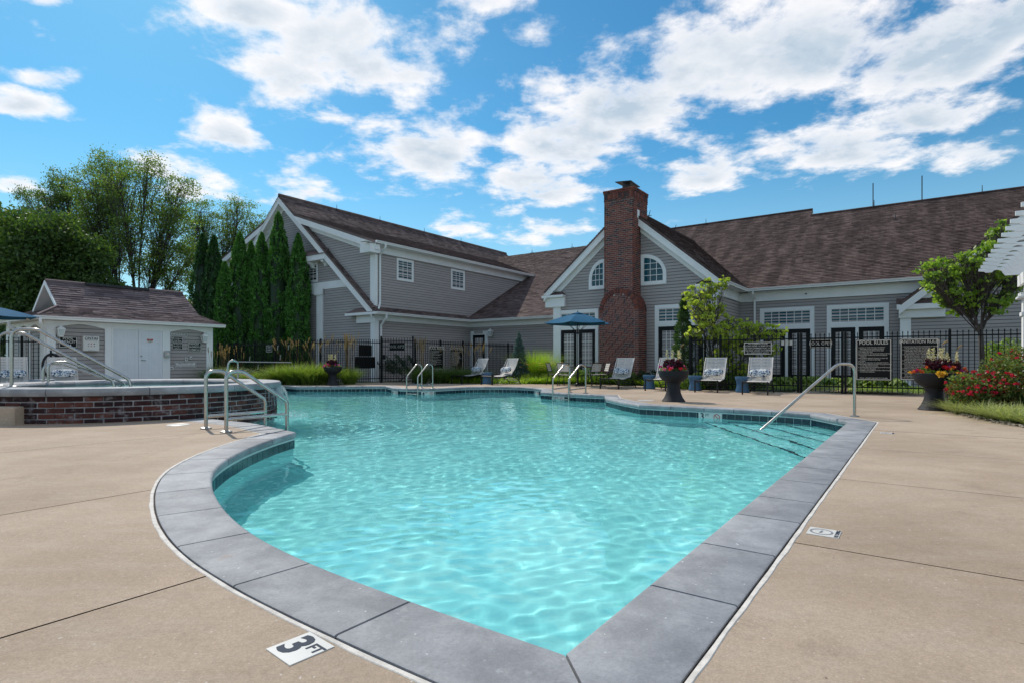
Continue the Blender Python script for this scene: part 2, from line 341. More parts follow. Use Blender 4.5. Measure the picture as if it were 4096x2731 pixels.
class MB:
    def __init__(s): s.v = []; s.f = []
    def add(s, V, F):
        b = len(s.v); s.v += [tuple(p) for p in V]; s.f += [tuple(i + b for i in f) for f in F]; return s
    def box(s, x0, x1, y0, y1, z0, z1):
        return s.add([(x0, y0, z0), (x1, y0, z0), (x1, y1, z0), (x0, y1, z0), (x0, y0, z1), (x1, y0, z1), (x1, y1, z1), (x0, y1, z1)],
                     [(3, 2, 1, 0), (4, 5, 6, 7), (0, 1, 5, 4), (1, 2, 6, 5), (2, 3, 7, 6), (3, 0, 4, 7)])
    def cbox(s, x0, x1, y0, y1, z0, z1, b=.01):      # box with chamfered vertical and top edges
        b = min(b, (x1 - x0) / 3, (y1 - y0) / 3, (z1 - z0) / 3)
        def ring(i, z): return [(x0 + b + i, y0 + i, z), (x1 - b - i, y0 + i, z), (x1 - i, y0 + b + i, z), (x1 - i, y1 - b - i, z), (x1 - b - i, y1 - i, z), (x0 + b + i, y1 - i, z), (x0 + i, y1 - b - i, z), (x0 + i, y0 + b + i, z)]
        V = ring(0, z0) + ring(0, z1 - b) + ring(b, z1); F = [tuple(range(7, -1, -1)), tuple(range(16, 24))]
        for r in (0, 8):
            for k in range(8): n = (k + 1) % 8; F.append((r + k, r + n, r + 8 + n, r + 8 + k))
        return s.add(V, F)
    def prism(s, poly, f0, f1):      # poly 2D, f0/f1 map (a, b) to the two end faces
        n = len(poly); V = [f0(*p) for p in poly] + [f1(*p) for p in poly]
        F = [tuple(range(n - 1, -1, -1)), tuple(range(n, 2 * n))] + [(k, (k + 1) % n, n + (k + 1) % n, n + k) for k in range(n)]
        return s.add(V, F)
    def tube(s, pts, r, n=8, cap=True):
        pts = [Vector(p) for p in pts]; rs = r if isinstance(r, (list, tuple)) else [r] * len(pts)
        V = []; F = []; prev = None
        for k, p in enumerate(pts):
            d = (pts[min(k + 1, len(pts) - 1)] - pts[max(k - 1, 0)]).normalized()
            if prev is None:
                a = d.cross(Vector((0, 0, 1)));
                if a.length < .01: a = d.cross(Vector((1, 0, 0)))
            else: a = prev - d * prev.dot(d)
            a.normalize(); prev = a; b = d.cross(a)
            for j in range(n): th = 2 * math.pi * (j + .5) / n; V.append(p + (a * math.cos(th) + b * math.sin(th)) * rs[k])
        for k in range(len(pts) - 1):
            for j in range(n): F.append((k * n + j, k * n + (j + 1) % n, (k + 1) * n + (j + 1) % n, (k + 1) * n + j))
        if cap: F.append(tuple(range(n - 1, -1, -1))); F.append(tuple(range((len(pts) - 1) * n, len(pts) * n)))
        return s.add(V, F)
    def lathe(s, prof, n=32, c=(0, 0, 0)):
        V = []; F = []
        for (r, z) in prof:
            for j in range(n): th = 2 * math.pi * j / n; V.append((c[0] + r * math.cos(th), c[1] + r * math.sin(th), c[2] + z))
        for k in range(len(prof) - 1):
            for j in range(n): F.append((k * n + j, k * n + (j + 1) % n, (k + 1) * n + (j + 1) % n, (k + 1) * n + j))
        F.append(tuple(range(n - 1, -1, -1))); F.append(tuple(range((len(prof) - 1) * n, len(prof) * n)))
        return s.add(V, F)
    def poly(s, pts): b = len(s.v); s.v += [tuple(p) for p in pts]; s.f.append(tuple(range(b, b + len(pts)))); return s
    def mesh(s, name, mat, smooth=False):
        me = bpy.data.meshes.new(name); me.from_pydata(s.v, [], s.f); me.update()
        if smooth:
            me.polygons.foreach_set('use_smooth', np.ones(len(me.polygons), dtype=bool))
            try: me.set_sharp_from_angle(angle=R(42))
            except Exception: pass
        me.materials.append(MATS[mat]); return me
    def build(s, name, mat, parent=None, smooth=False, loc=None, rot=None): return link(name, s.mesh(name, mat, smooth), parent, loc, rot)
def smooth_path(pts, n=8):      # rounded polyline through control points
    P = [Vector(p) for p in pts]; out = []
    for k in range(len(P) - 1):
        p0 = P[max(k - 1, 0)]; p1 = P[k]; p2 = P[k + 1]; p3 = P[min(k + 2, len(P) - 1)]
        for j in range(n):
            t = j / n; out.append(.5 * ((2 * p1) + (p2 - p0) * t + (2 * p0 - 5 * p1 + 4 * p2 - p3) * t * t + (3 * p1 - p0 - 3 * p2 + p3) * t ** 3))
    out.append(P[-1]); return out
def bend_path(pts, rad, n=7):      # polyline with circular fillets, for bent tube
    P = [Vector(p) for p in pts]; out = [P[0]]
    for k in range(1, len(P) - 1):
        a = (P[k - 1] - P[k]); b = (P[k + 1] - P[k]); r = rad[k - 1] if isinstance(rad, (list, tuple)) else rad
        la, lb = a.length, b.length; a.normalize(); b.normalize(); ang = a.angle(b)
        d = min(r / max(math.tan(ang / 2), 1e-3), la * .48, lb * .48); p0 = P[k] + a * d; p2 = P[k] + b * d
        for j in range(n + 1): t = j / n; out.append(p0 * (1 - t) ** 2 + P[k] * 2 * t * (1 - t) + p2 * t * t)
    out.append(P[-1]); return out
def copy_tree(o, parent=None):
    c = o.copy(); COL.objects.link(c); c.parent = parent
    for ch in list(o.children): copy_tree(ch, c)
    return c
def clip(poly, a, b, keep_ge, val):      # clip a 2D polygon by a*x+b*y >= / <= val
    out = []; n = len(poly)
    def s(p): q = a * p[0] + b * p[1] - val; return q if keep_ge else -q
    for k in range(n):
        p, q = poly[k], poly[(k + 1) % n]; sp, sq = s(p), s(q)
        if sp >= 0: out.append(p)
        if (sp > 0 and sq < 0) or (sp < 0 and sq > 0): t = sp / (sp - sq); out.append((p[0] + (q[0] - p[0]) * t, p[1] + (q[1] - p[1]) * t))
    return out
def area(p): return abs(sum(p[k][0] * p[(k + 1) % len(p)][1] - p[(k + 1) % len(p)][0] * p[k][1] for k in range(len(p)))) / 2
def siding(parent, poly, f3, ex=.127, mat='siding', z0=None):
    """lap boards over a wall polygon (a, z); f3(a, z, out) gives local position"""
    zs = [p[1] for p in poly]; z = min(zs) if z0 is None else z0
    while z < max(zs):
        b = clip(clip(poly, 0, 1, True, z), 0, 1, False, z + ex - .017)
        if len(b) >= 3 and area(b) > .004:
            m = MB(); V = [f3(a, zz, .022 - .010 * (zz - z) / ex) for a, zz in b]; m.poly(V)
            lo = [p for p in b if abs(p[1] - z) < 1e-5]
            if len(lo) >= 2:
                a0, a1 = min(p[0] for p in lo), max(p[0] for p in lo)
                m.poly([f3(a0, z, .022), f3(a1, z, .022), f3(a1, z, 0), f3(a0, z, 0)])
            m.build('siding_board', mat, parent)
        z += ex
    MB().poly([f3(a, zz, 0) for a, zz in poly]).build('wall_sheathing', 'siding_lap_shade', parent)  # backing sheet, coloured dark so the gaps read as shadow under each lap
def shingles(poly, f3, ex=.14, tab=.32, seed=1):
    """list of tab polygons over a roof polygon (x along eave, y up slope)"""
    rnd = random.Random(seed); ys = [p[1] for p in poly]; out = []; y = min(ys); row = 0
    while y < max(ys):
        b = clip(clip(poly, 0, 1, True, y), 0, 1, False, y + ex)
        if len(b) >= 3:
            x = min(p[0] for p in b) - tab * rnd.random(); xe = max(p[0] for p in b)
            while x < xe:
                wdt = tab * rnd.uniform(.55, 1.35); q = clip(clip(b, 1, 0, True, x), 1, 0, False, x + wdt - .004)
                if len(q) >= 3 and area(q) > .0015:
                    h = rnd.uniform(.016, .030)
                    V = [f3(px, py, h - (h - .003) * (py - y) / ex) for px, py in q]
                    lo = [p for p in q if abs(p[1] - y) < 1e-5]; lip = None
                    if len(lo) >= 2:
                        a0, a1 = min(p[0] for p in lo), max(p[0] for p in lo); lip = [f3(a0, y, h), f3(a1, y, h), f3(a1, y, -.004), f3(a0, y, -.004)]
                    out.append((V, lip))
                x += wdt
        y += ex; row += 1
    return out
def weld_tab(m, V, lip):
    b = len(m.v); m.v += V; n = len(V); m.f.append(tuple(range(b, b + n)))
    if lip:      # share the two lower corners so that tab and lip stay one loose piece
        ia = min(range(n), key=lambda k: (Vector(V[k]) - Vector(lip[0])).length); ib = min(range(n), key=lambda k: (Vector(V[k]) - Vector(lip[1])).length)
        if ia != ib: m.v += [lip[2], lip[3]]; m.f.append((b + ia, b + ib, b + n, b + n + 1))
def roof(parent, name, quad, mat='shingle', th=.12, seed=1, ex=.14, tab=.32):
    """one roof slope: quad = eave start, eave end, then the upper corners (3D, local); slab plus shingle tabs"""
    P = [Vector(p) for p in quad]; e = (P[1] - P[0]).normalized(); nrm = e.cross(P[2] - P[1]).normalized()
    if nrm.z < 0: nrm = -nrm
    s = nrm.cross(e); 
    if s.z < 0: s = -s
    f3 = lambda x, y, h: tuple(P[0] + e * x + s * y + nrm * h)
    p2 = [((p - P[0]).dot(e), (p - P[0]).dot(s)) for p in P]
    slab = MB().prism(p2, lambda x, y: f3(x, y, -th), lambda x, y: f3(x, y, -.002)).build(name, mat, parent)
    m = MB()
    for V, lip in shingles(p2, f3, ex, tab, seed): weld_tab(m, V, lip)
    tag(m.build('shingle_courses', mat, slab), kind='stuff')
    return slab, f3, p2
_tc = {}
def text_mesh(txt, size, mat, bold=.0, align='CENTER', sx=1.0):
    key = (txt, size, mat, bold, align, sx)
    if key not in _tc:
        cu = bpy.data.curves.new('lettering', 'FONT'); cu.body = txt; cu.size = size; cu.align_x = align; cu.align_y = 'CENTER'; cu.offset = bold * size; cu.extrude = .0004; cu.resolution_u = 3
        o = bpy.data.objects.new('tmp', cu); me = bpy.data.meshes.new_from_object(o)
        if sx != 1.0:
            for v in me.vertices: v.co.x *= sx
        me.materials.clear(); me.materials.append(MATS[mat]); bpy.data.objects.remove(o); _tc[key] = me
    return _tc[key]
def put_text(parent, txt, x, z, size, mat='sign_cream', y=-.012, bold=.012, align='CENTER', sx=1.0, name='lettering'):
    return link(name, text_mesh(txt, size, mat, bold, align, sx), parent, (x, y, z), (R(90), 0, 0))
def sign(name, label, wd, ht, loc, rz, lines, back='sign_black', ink='sign_cream', border=True, t=.012, group=None):
    """flat board, face towards local -y, origin at its bottom centre; lines: (text, x, z, size[, align, sx])"""
    s = thing(name, label, 'sign', loc, rz, group); MB().box(-wd / 2, wd / 2, -t / 2, t / 2, 0, ht).build('board', back, s)
    if border:
        m = MB(); b = min(.022, wd * .035); i = b * .6; y0, y1 = -t / 2 - .004, -t / 2
        m.box(-wd / 2 + i, wd / 2 - i, y0, y1, i, i + b).box(-wd / 2 + i, wd / 2 - i, y0, y1, ht - i - b, ht - i)
        m.box(-wd / 2 + i, -wd / 2 + i + b, y0, y1, i + b, ht - i - b).box(wd / 2 - i - b, wd / 2 - i, y0, y1, i + b, ht - i - b); m.build('border', ink, s)
    for l in lines: put_text(s, l[0], l[1], l[2], l[3], ink, -t / 2 - .003, .010, *(l[4:] or ()))
    return s

# ------------------------------------------------------------------ pool outline, deck, coping, water
C = 1      # a corner; others are smoothed through
POOL = [(.17, 1.86, C), (-.40, 2.27, 0), (-.95, 2.70, 0), (-1.44, 3.17, 0), (-1.91, 3.77, 0), (-2.37, 4.52, 0), (-2.66, 5.20, 0), (-2.84, 6.05, 0), (-2.90, 6.9, 0), (-2.87, 7.62, C),
        (-3.91, 8.69, 0), (-4.76, 9.26, 0), (-5.6, 9.9, C), (-6.6, 11.4, 0), (-7.3, 13.2, C), (-8.6, 15, 0), (-9.4, 18.3, 0), (-9.5, 21.0, 0), (-8.83, 22.1, C), (-8.05, 21.3, C), (-4.81, 21.7, C), (-4.14, 20.1, C), (-3.32, 19.55, 0), (-2.5, 19.9, C),
        (-1.73, 20.75, 0), (-1.14, 21.0, 0), (-.54, 21.1, 0), (.07, 20.87, 0), (.6, 20.4, 0), (.98, 19.5, 0), (.96, 18.5, 0), (.86, 17.55, C), (1.76, 16.45, 0), (2.55, 15.8, C), (2.39, 14.65, C), (2.55, 13.4, 0), (2.76, 12.4, C),
        (4.22, 11.33, 0), (4.94, 10.73, 0), (5.33, 10.25, C), (5.29, 9.0, C)]
SPA = (-7.3, 11.15); SPA_R = 2.6
def pool_runs():
    idx = [i for i, p in enumerate(POOL) if p[2]]; runs = []
    for a, b in zip(idx, idx[1:] + [idx[0] + len(POOL)]):
        pts = [POOL[k % len(POOL)][:2] for k in range(a, b + 1)]
        if len(pts) > 2: pts = [tuple(p)[:2] for p in smooth_path([(x, y, 0) for x, y in pts], 10)]
        d = [0]
        for k in range(1, len(pts)): d.append(d[-1] + math.dist(pts[k - 1], pts[k]))
        n = max(2, round(d[-1] / .115)); out = []
        for j in range(n + 1):
            s = d[-1] * j / n; k = max(i for i in range(len(d)) if d[i] <= s + 1e-9); k = min(k, len(pts) - 2); t = (s - d[k]) / max(d[k + 1] - d[k], 1e-9)
            out.append((pts[k][0] + (pts[k + 1][0] - pts[k][0]) * t, pts[k][1] + (pts[k + 1][1] - pts[k][1]) * t))
        runs.append(out)
    return runs
RUNS = pool_runs()
loop = [p for r in RUNS for p in r[:-1]]
if sum(loop[k][0] * loop[(k + 1) % len(loop)][1] - loop[(k + 1) % len(loop)][0] * loop[k][1] for k in range(len(loop))) > 0: SGN = 1
else: SGN = -1
def nrm2(a, b): d = math.dist(a, b) or 1; return ((b[1] - a[1]) / d * SGN, -(b[0] - a[0]) / d * SGN)      # outward
NL = len(loop); MIT = []
for k in range(NL):
    n1 = nrm2(loop[k - 1], loop[k]); n2 = nrm2(loop[k], loop[(k + 1) % NL]); mx, my = n1[0] + n2[0], n1[1] + n2[1]; l = math.hypot(mx, my) or 1
    mx, my = mx / l, my / l; c_ = max(.5, mx * n1[0] + my * n1[1]); MIT.append((mx / c_, my / c_))
def off(k, s): k %= NL; return (loop[k][0] + MIT[k][0] * s, loop[k][1] + MIT[k][1] * s)
def in_spa(p, r): return math.dist(p, SPA) < r
CW = .365
WZ = -.20      # water level
pool = tag(bpy.data.objects.new('pool', None), None, None, None, 'structure'); COL.objects.link(pool); pool['label'] = 'swimming pool basin with grey coping stones and dark waterline tiles'
def ring(name, mat, prof, closed=True, parent=pool, ks=None):
    ks = list(range(NL)) + [0] if ks is None else ks
    m = MB(); n = len(prof); V = []
    for k in ks:
        for (s, z) in prof: x, y = off(k, s); V.append((x, y, z))
    F = [(i * n + j, (i + 1) * n + j, (i + 1) * n + j + 1, i * n + j + 1) for i in range(len(ks) - 1) for j in range(n - 1)]
    return m.add(V, F).build(name, mat, parent)
ring('bond_beam', 'joint', [(.03, -.078), (.03, -.07), (CW - .004, -.006), (CW + .05, -.03)])
ring('white_line', 'white_line', [(.026, -.076), (.024, -.080), (.024, -.098), (.036, -.100)])
ring('tile_bed', 'white_line', [(.032, -.097), (.032, -.252), (.036, -.253)])
def floor_z(x, y):
    t = min(1, max(0, (y - 5.5) / 9.0)); return -1.12 - .62 * t
# pool wall and floor
m = MB(); V = []; F = []
for k in range(NL):
    x, y = off(k, .036); V += [(x, y, -.25), (x, y, floor_z(x, y) - .02)]
F = [(2 * k, 2 * ((k + 1) % NL), 2 * ((k + 1) % NL) + 1, 2 * k + 1) for k in range(NL)]
wall_o = m.add(V, F).build('pool_wall', 'plaster', pool)
def fill_loops(loops, z=0.0):
    bm = bmesh.new(); es = []
    for lp in loops:
        vs = [bm.verts.new((x, y, z)) for x, y in lp]
        for k in range(len(vs)): es.append(bm.edges.new((vs[k], vs[(k + 1) % len(vs)])))
    bmesh.ops.triangle_fill(bm, use_beauty=True, use_dissolve=False, edges=es, normal=(0, 0, 1))
    for f in bm.faces:
        if f.normal.z < 0: f.normal_flip()
    return bm
def bisect(bm, co, no, faces=None):
    g = list(bm.verts) + list(bm.edges) + list(bm.faces) if faces is None else list({v for f in faces for v in f.verts} | {e for f in faces for e in f.edges} | set(faces))
    bmesh.ops.bisect_plane(bm, geom=g, dist=1e-5, plane_co=co, plane_no=no)
def bm_build(bm, name, mat, parent=None, smooth=False):
    me = bpy.data.meshes.new(name); bm.to_mesh(me); bm.free(); me.materials.append(MATS[mat])
    if smooth: me.polygons.foreach_set('use_smooth', np.ones(len(me.polygons), dtype=bool))
    return link(name, me, parent)
bm = fill_loops([[off(k, .036) for k in range(NL)]])
for yy in (5.5, 8, 10, 12, 14.5): bisect(bm, (0, yy, 0), (0, 1, 0))
for v in bm.verts: v.co.z = floor_z(v.co.x, v.co.y)
floor_o = bm_build(bm, 'pool_floor', 'plaster', pool)
# entry steps at the right far corner, dark nosing stripes
def right_y(x): return 1.86 + (x - .17) / SA * CA
def far_y(x): return 12.4 - (x - 2.76) * (12.4 - 11.33) / (4.22 - 2.76)
for k, (x, z) in enumerate(((3.86, -.92), (4.24, -.74), (4.62, -.56), (4.98, -.38))):
    pl = [(x, right_y(x) + .02), (5.28, 8.98), (5.32, 10.2), (4.93, 10.7), (x, far_y(x) - .03)] if x < 4.9 else [(x, right_y(x) + .02), (5.28, 8.98), (5.32, 10.2), (x, 10.62)]
    st = MB().prism(pl, lambda a, b: (a, b, -1.6), lambda a, b, z=z: (a, b, z)).build('entry_step', 'plaster', pool); st.cycles.is_caustics_receiver = True
    MB().box(x - .004, x + .045, right_y(x) + .04, far_y(x) - .05, z, z + .004).build('nosing_stripe', 'step_stripe', st)
# coping stones
PROF = [(CW, -.06), (CW, .002), (CW - .008, .006), (.022, .006), (.008, 0), (.0, -.016), (.0, -.045), (.008, -.066), (.03, -.074)]
base = 0; joints = []
for r in RUNS:
    n = len(r) - 1; per = max(3, round(.69 / (sum(math.dist(r[i], r[i + 1]) for i in range(n)) / n))); ns = max(1, round(n / per))
    cut = [round(n * j / ns) for j in range(ns + 1)]
    for a, b in zip(cut, cut[1:]):
        mid = off(base + (a + b) // 2, .15)
        if in_spa(mid, 2.52): continue
        ks = list(range(base + a, base + b + 1)); V = []; np_ = len(PROF)
        for i, k in enumerate(ks):
            p = off(k, 0); q = off(k, 1)
            ox = oy = 0
            if i in (0, len(ks) - 1):      # open the joint by moving the end along the run
                a2 = loop[ks[1] % NL] if i == 0 else loop[ks[-2] % NL]; a1 = loop[k % NL]; l = math.dist(a1, a2); ox, oy = (a2[0] - a1[0]) / l * .0065, (a2[1] - a1[1]) / l * .0065
            for (s, z) in PROF: x, y = off(k, s); V.append((x + ox, y + oy, z))
        F = [(i * np_ + j, (i + 1) * np_ + j, (i + 1) * np_ + j + 1, i * np_ + j + 1) for i in range(len(ks) - 1) for j in range(np_ - 1)]
        F += [tuple(range(np_)), tuple((len(ks) - 1) * np_ + j for j in range(np_ - 1, -1, -1))]
        MB().add(V, F).build('coping_stone', 'coping', pool, True)
    base += n
# sealant bead between coping and deck
wob = [1 + .2 * math.sin(k * 1.7) + .25 * math.sin(k * .31 + 1) + random.uniform(-.15, .15) for k in range(NL)]
m = MB(); V = []
for k in range(NL):
    for s, z in ((CW + .006 + .003 * wob[k - 3], -.004), (CW + .009 + .003 * wob[k - 3], .002), (CW + .021 + .010 * wob[k], .0035), (CW + .024 + .010 * wob[k], .0005)): x, y = off(k, s); V.append((x, y, z))
F = [(i * 4 + j, ((i + 1) % NL) * 4 + j, ((i + 1) % NL) * 4 + j + 1, i * 4 + j + 1) for i in range(NL) for j in range(3)]
m.add(V, F).build('sealant_bead', 'caulk', pool)
# waterline tiles: each one a piece where it faces the camera
TW = .152; tme = MB().cbox(-.0725, .0725, -.0725, .0725, 0, .009, .004).mesh('waterline_tile', 'tile'); cand = []
rest = []; base = 0
MARK = []      # positions where a depth marker replaces tiles
for r in RUNS:
    L = [0]
    for i in range(1, len(r)): L.append(L[-1] + math.dist(r[i - 1], r[i]))
    nt_ = max(1, round(L[-1] / TW))
    for j in range(nt_):
        s = L[-1] * (j + .5) / nt_; k = max(i for i in range(len(L)) if L[i] <= s); k = min(k, len(r) - 2); t = (s - L[k]) / (L[k + 1] - L[k])
        n_ = nrm2(r[k], r[k + 1]); p = (r[k][0] + (r[k + 1][0] - r[k][0]) * t + n_[0] * .033, r[k][1] + (r[k + 1][1] - r[k][1]) * t + n_[1] * .033)
        if in_spa(p, 2.5): continue
        face = -n_[0] * (0 - p[0]) - n_[1] * (0 - p[1])
        (cand if face > 0 and p[0] > p[1] * -.43 else rest).append((p, n_))
    base += len(r) - 1
cand.sort(key=lambda c: c[0][1])
rest += cand[300:]; cand = cand[:300]
def tile_rot(n_): return (R(90), 0, math.atan2(-n_[1], -n_[0]) + R(90))
for p, n_ in cand: link('waterline_tile', tme, pool, (p[0], p[1], -.172), tile_rot(n_))
m = MB()
for p, n_ in rest:
    tx, ty = -n_[1], n_[0]; h = .0725
    V = [(p[0] + tx * a - n_[0] * d, p[1] + ty * a - n_[1] * d, -.172 + b) for d in (0, .009) for a, b in ((-h, -h), (h, -h), (h, h), (-h, h))]
    m.add(V, [(4, 5, 6, 7), (0, 1, 5, 4), (1, 2, 6, 5), (2, 3, 7, 6), (3, 0, 4, 7)])
tag(m.build('waterline_tiles', 'tile', pool), kind='stuff')

# water surface with real ripples
def ripples(X, Y, seed=3):
    g = np.random.default_rng(seed); Z = np.zeros_like(X)
    for lam, cnt, slope in ((2.0, 4, .005), (1.0, 6, .007), (.50, 10, .0072), (.27, 14, .0085), (.15, 16, .0105)):
        for _ in range(cnt):
            th = g.uniform(0, 2 * math.pi); l = lam * g.uniform(.75, 1.3); kx, ky = 2 * math.pi / l * math.cos(th), 2 * math.pi / l * math.sin(th)
            a = slope * l / (2 * math.pi) * g.uniform(.6, 1.3); ph = g.uniform(0, 6.28)
            mod = .55 + .45 * np.sin(X * g.uniform(-.9, .9) + Y * g.uniform(-.9, .9) + g.uniform(0, 6))
            Z += a * mod * np.sin(kx * X + ky * Y + ph + .6 * np.sin(.7 * ky * X - .6 * kx * Y + ph))
    r = np.hypot(X + 4.6, Y - 11.75); Z += .010 * np.exp(-r / 1.1) * np.sin(r * 24)      # ring waves from the spillway
    return Z
def inside(X, Y, poly):
    c = np.zeros(X.shape, bool); n = len(poly)
    for k in range(n):
        x0, y0 = poly[k]; x1, y1 = poly[(k + 1) % n]
        if y0 == y1: continue
        cond = ((y0 > Y) != (y1 > Y)); xi = (x1 - x0) * (Y - y0) / (y1 - y0) + x0; c ^= cond & (X < xi)
    return c
def water_sheet(poly, st, y0, y1):
    xs = np.arange(-9.8, 5.8, st); ys = [y0]
    while ys[-1] < y1: ys.append(ys[-1] + min(.06, .020 + .0032 * (ys[-1] - y0)))
    ys = np.array(ys); X, Y = np.meshgrid(xs, ys); Z = WZ + ripples(X, Y)
    ok = inside(X, Y, poly); idx = np.arange(X.size).reshape(X.shape)
    q = ok[:-1, :-1] | ok[1:, :-1] | ok[:-1, 1:] | ok[1:, 1:]
    F = np.stack([idx[:-1, :-1][q], idx[:-1, 1:][q], idx[1:, 1:][q], idx[1:, :-1][q]], 1)
    used = np.unique(F); mp = np.zeros(X.size, np.int32); mp[used] = np.arange(len(used))
    V = np.stack([X.ravel(), Y.ravel(), Z.ravel()], 1)[used]; return V, mp[F]
pl = [off(k, .10) for k in range(NL)]
Va, Fa = water_sheet(pl, .032, 1.6, 22.4)
water = link('water', mesh_np('water', Va, Fa, 'water', True)); tag(water, 'rippled turquoise pool water', None, None, 'structure')
water.cycles.is_caustics_caster = True; sl.cycles.is_caustics_light = True
for o in (wall_o, floor_o): o.cycles.is_caustics_receiver = True

# concrete deck slabs with sawn joints
DECK = [(-30, -7), (26, -7), (26, 3), W2(3.2, 19.05), W2(-6.9, 19.05), (5.3, 20.6), (4.9, 22.6), (3.6, 23.4), (.8, 23.6), (-3.0, 24.3), (-4.3, 25.6), (-5.9, 25.4), (-7.4, 24.2), (-10.3, 24.0), W2(-20.4, 11.8), W2(-20.5, 11.3), W2(-22.5, 11.25), W2(-22.5, 4), (-30, 14)]
hole = [off(k, CW + .017) for k in range(NL)]
deck = bm_build(fill_loops([DECK, hole], -.022), 'pool_deck', 'joint'); tag(deck, 'tan broom finished concrete pool deck', None, None, 'structure')
bm = fill_loops([DECK, hole], 0.0)
U = lambda p: p[0] * CA - p[1] * SA
Vv = lambda p: p[0] * SA + p[1] * CA
un, vn = (CA, -SA, 0), (SA, CA, 0)
UN0 = U((.17, 1.86)); VF = Vv((5.33, 10.25))
bisect(bm, W2(UN0, 0) + (0,), un); bisect(bm, (0, 9.2, 0), (0, 1, 0), [f for f in bm.faces if U(f.calc_center_median()) < UN0])
bisect(bm, W2(0, 10.9) + (0,), vn, [f for f in bm.faces if U(f.calc_center_median()) > UN0])
def sect(f):
    c_ = f.calc_center_median()
    if U(c_) > UN0: return 'R' if Vv(c_) < 10.9 else 'F'
    return 'L' if c_.y < 9.2 else 'B'
def joint(kind, reg, val, wdt=.006):
    no = un if kind == 'u' else vn
    for d in (-wdt, wdt):
        co = (W2(val + d, 0) if kind == 'u' else W2(0, val + d)) + (0,); bisect(bm, co, no, [f for f in bm.faces if sect(f) == reg])
    fn = U if kind == 'u' else Vv
    bmesh.ops.delete(bm, geom=[f for f in bm.faces if sect(f) == reg and abs(fn(f.calc_center_median()) - val) < wdt * .98], context='FACES')
for u_ in (-2.57, -4.62, -7.75, -10.2, -13.2): joint('u', 'L', u_)
for v_ in (-2, 3.3, 5.3, 7.3): joint('v', 'R', v_, .005)
joint('v', 'R', 9.3, .012); joint('u', 'F', -1.65); joint('v', 'F', 15.2, .005); joint('u', 'F', 3.4); pass
for u_ in (-12, -15): joint('u', 'B', u_)
bm.faces.ensure_lookup_table(); seen = set(); comps = []
for f in bm.faces:
    if f.index in seen: continue
    st = [f]; seen.add(f.index); comp = []
    while st:
        g_ = st.pop(); comp.append(g_)
        for e in g_.edges:
            for h in e.link_faces:
                if h.index not in seen: seen.add(h.index); st.append(h)
    comps.append(comp)
for comp in comps:
    m = MB()
    for f in comp: m.poly([tuple(v.co) for v in f.verts])
    if sum(f.calc_area() for f in comp) > .05: m.build('slab', 'deck', deck)
bm.free()
# lawn and planting ground round the deck, out to the horizon
inner = [((x - 0) * .998, (y - 5) * .998 + 5) for x, y in DECK]
gr = bm_build(fill_loops([[(-900, -300), (900, -300), (900, 1500), (-900, 1500)], inner], -.03), 'ground', 'lawn_soil'); tag(gr, 'green ground of the planting beds and lawns', None, None, 'structure')

# ------------------------------------------------------------------ spa
spa = thing('raised_spa', 'round raised brick spa with grey stone rim spilling into the pool', 'spa', SPA + (0,))
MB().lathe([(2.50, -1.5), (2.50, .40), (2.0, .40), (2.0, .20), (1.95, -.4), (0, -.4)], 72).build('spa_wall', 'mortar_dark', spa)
# rim stones
m_n = 12
for k in range(m_n):
    a0, a1 = 2 * math.pi * k / m_n + .12, 2 * math.pi * (k + 1) / m_n + .12; seg = 12; V = []
    pr = [(2.47, .40), (2.58, .42), (2.60, .46), (2.60, .50), (2.575, .53), (2.02, .53), (1.98, .52), (1.95, .485), (1.96, .38), (2.0, .36)]
    for i in range(seg + 1):
        th = a0 + .002 + (a1 - a0 - .004) * i / seg
        for r_, z in pr: V.append((r_ * math.cos(th), r_ * math.sin(th), z))
    n = len(pr); F = [(i * n + j, (i + 1) * n + j, (i + 1) * n + j + 1, i * n + j + 1) for i in range(seg) for j in range(n - 1)]
    F += [tuple(range(n)), tuple(seg * n + j for j in range(n - 1, -1, -1))]
    MB().add(V, F).build('rim_stone', 'coping', spa, True)
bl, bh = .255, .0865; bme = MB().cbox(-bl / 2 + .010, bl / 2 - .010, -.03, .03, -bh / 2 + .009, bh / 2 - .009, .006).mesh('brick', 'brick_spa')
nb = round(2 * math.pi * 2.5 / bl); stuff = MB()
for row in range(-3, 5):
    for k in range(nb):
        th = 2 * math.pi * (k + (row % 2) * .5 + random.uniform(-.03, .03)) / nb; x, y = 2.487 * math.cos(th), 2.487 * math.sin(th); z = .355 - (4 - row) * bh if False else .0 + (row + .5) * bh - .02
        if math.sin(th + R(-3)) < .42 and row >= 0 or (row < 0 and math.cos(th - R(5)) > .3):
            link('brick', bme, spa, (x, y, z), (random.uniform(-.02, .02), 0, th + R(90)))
# the rim water and the pour into the pool
V = [(1.99 * math.cos(2 * math.pi * j / 60), 1.99 * math.sin(2 * math.pi * j / 60), 0) for j in range(60)]
wv = MB(); wv.poly(V); sw = wv.build('spa_water', 'water', spa, loc=(0, 0, .455))
fall = MB(); rnd = random.Random(5)
for k in range(110):
    th = rnd.gauss(R(12), R(9)); th = max(R(-14), min(R(48), th)); r0 = 2.60; dx, dy = math.cos(th), math.sin(th)
    h = .44; th_ = rnd.random(); outw = rnd.choice([.02, .03, .06, .10, .22]) * rnd.uniform(.6, 1.3); a = rnd.random() * .4; b = min(1, a + rnd.uniform(.15, .6)); pts = []; rs = []
    for i in range(6):
        t = a + (b - a) * i / 5; pts.append((dx * (r0 + outw * t), dy * (r0 + outw * t), h - (h - WZ) * t * t)); rs.append(rnd.uniform(.0012, .0038) * (1.2 - .5 * t))
    fall.tube(pts, rs, 5)
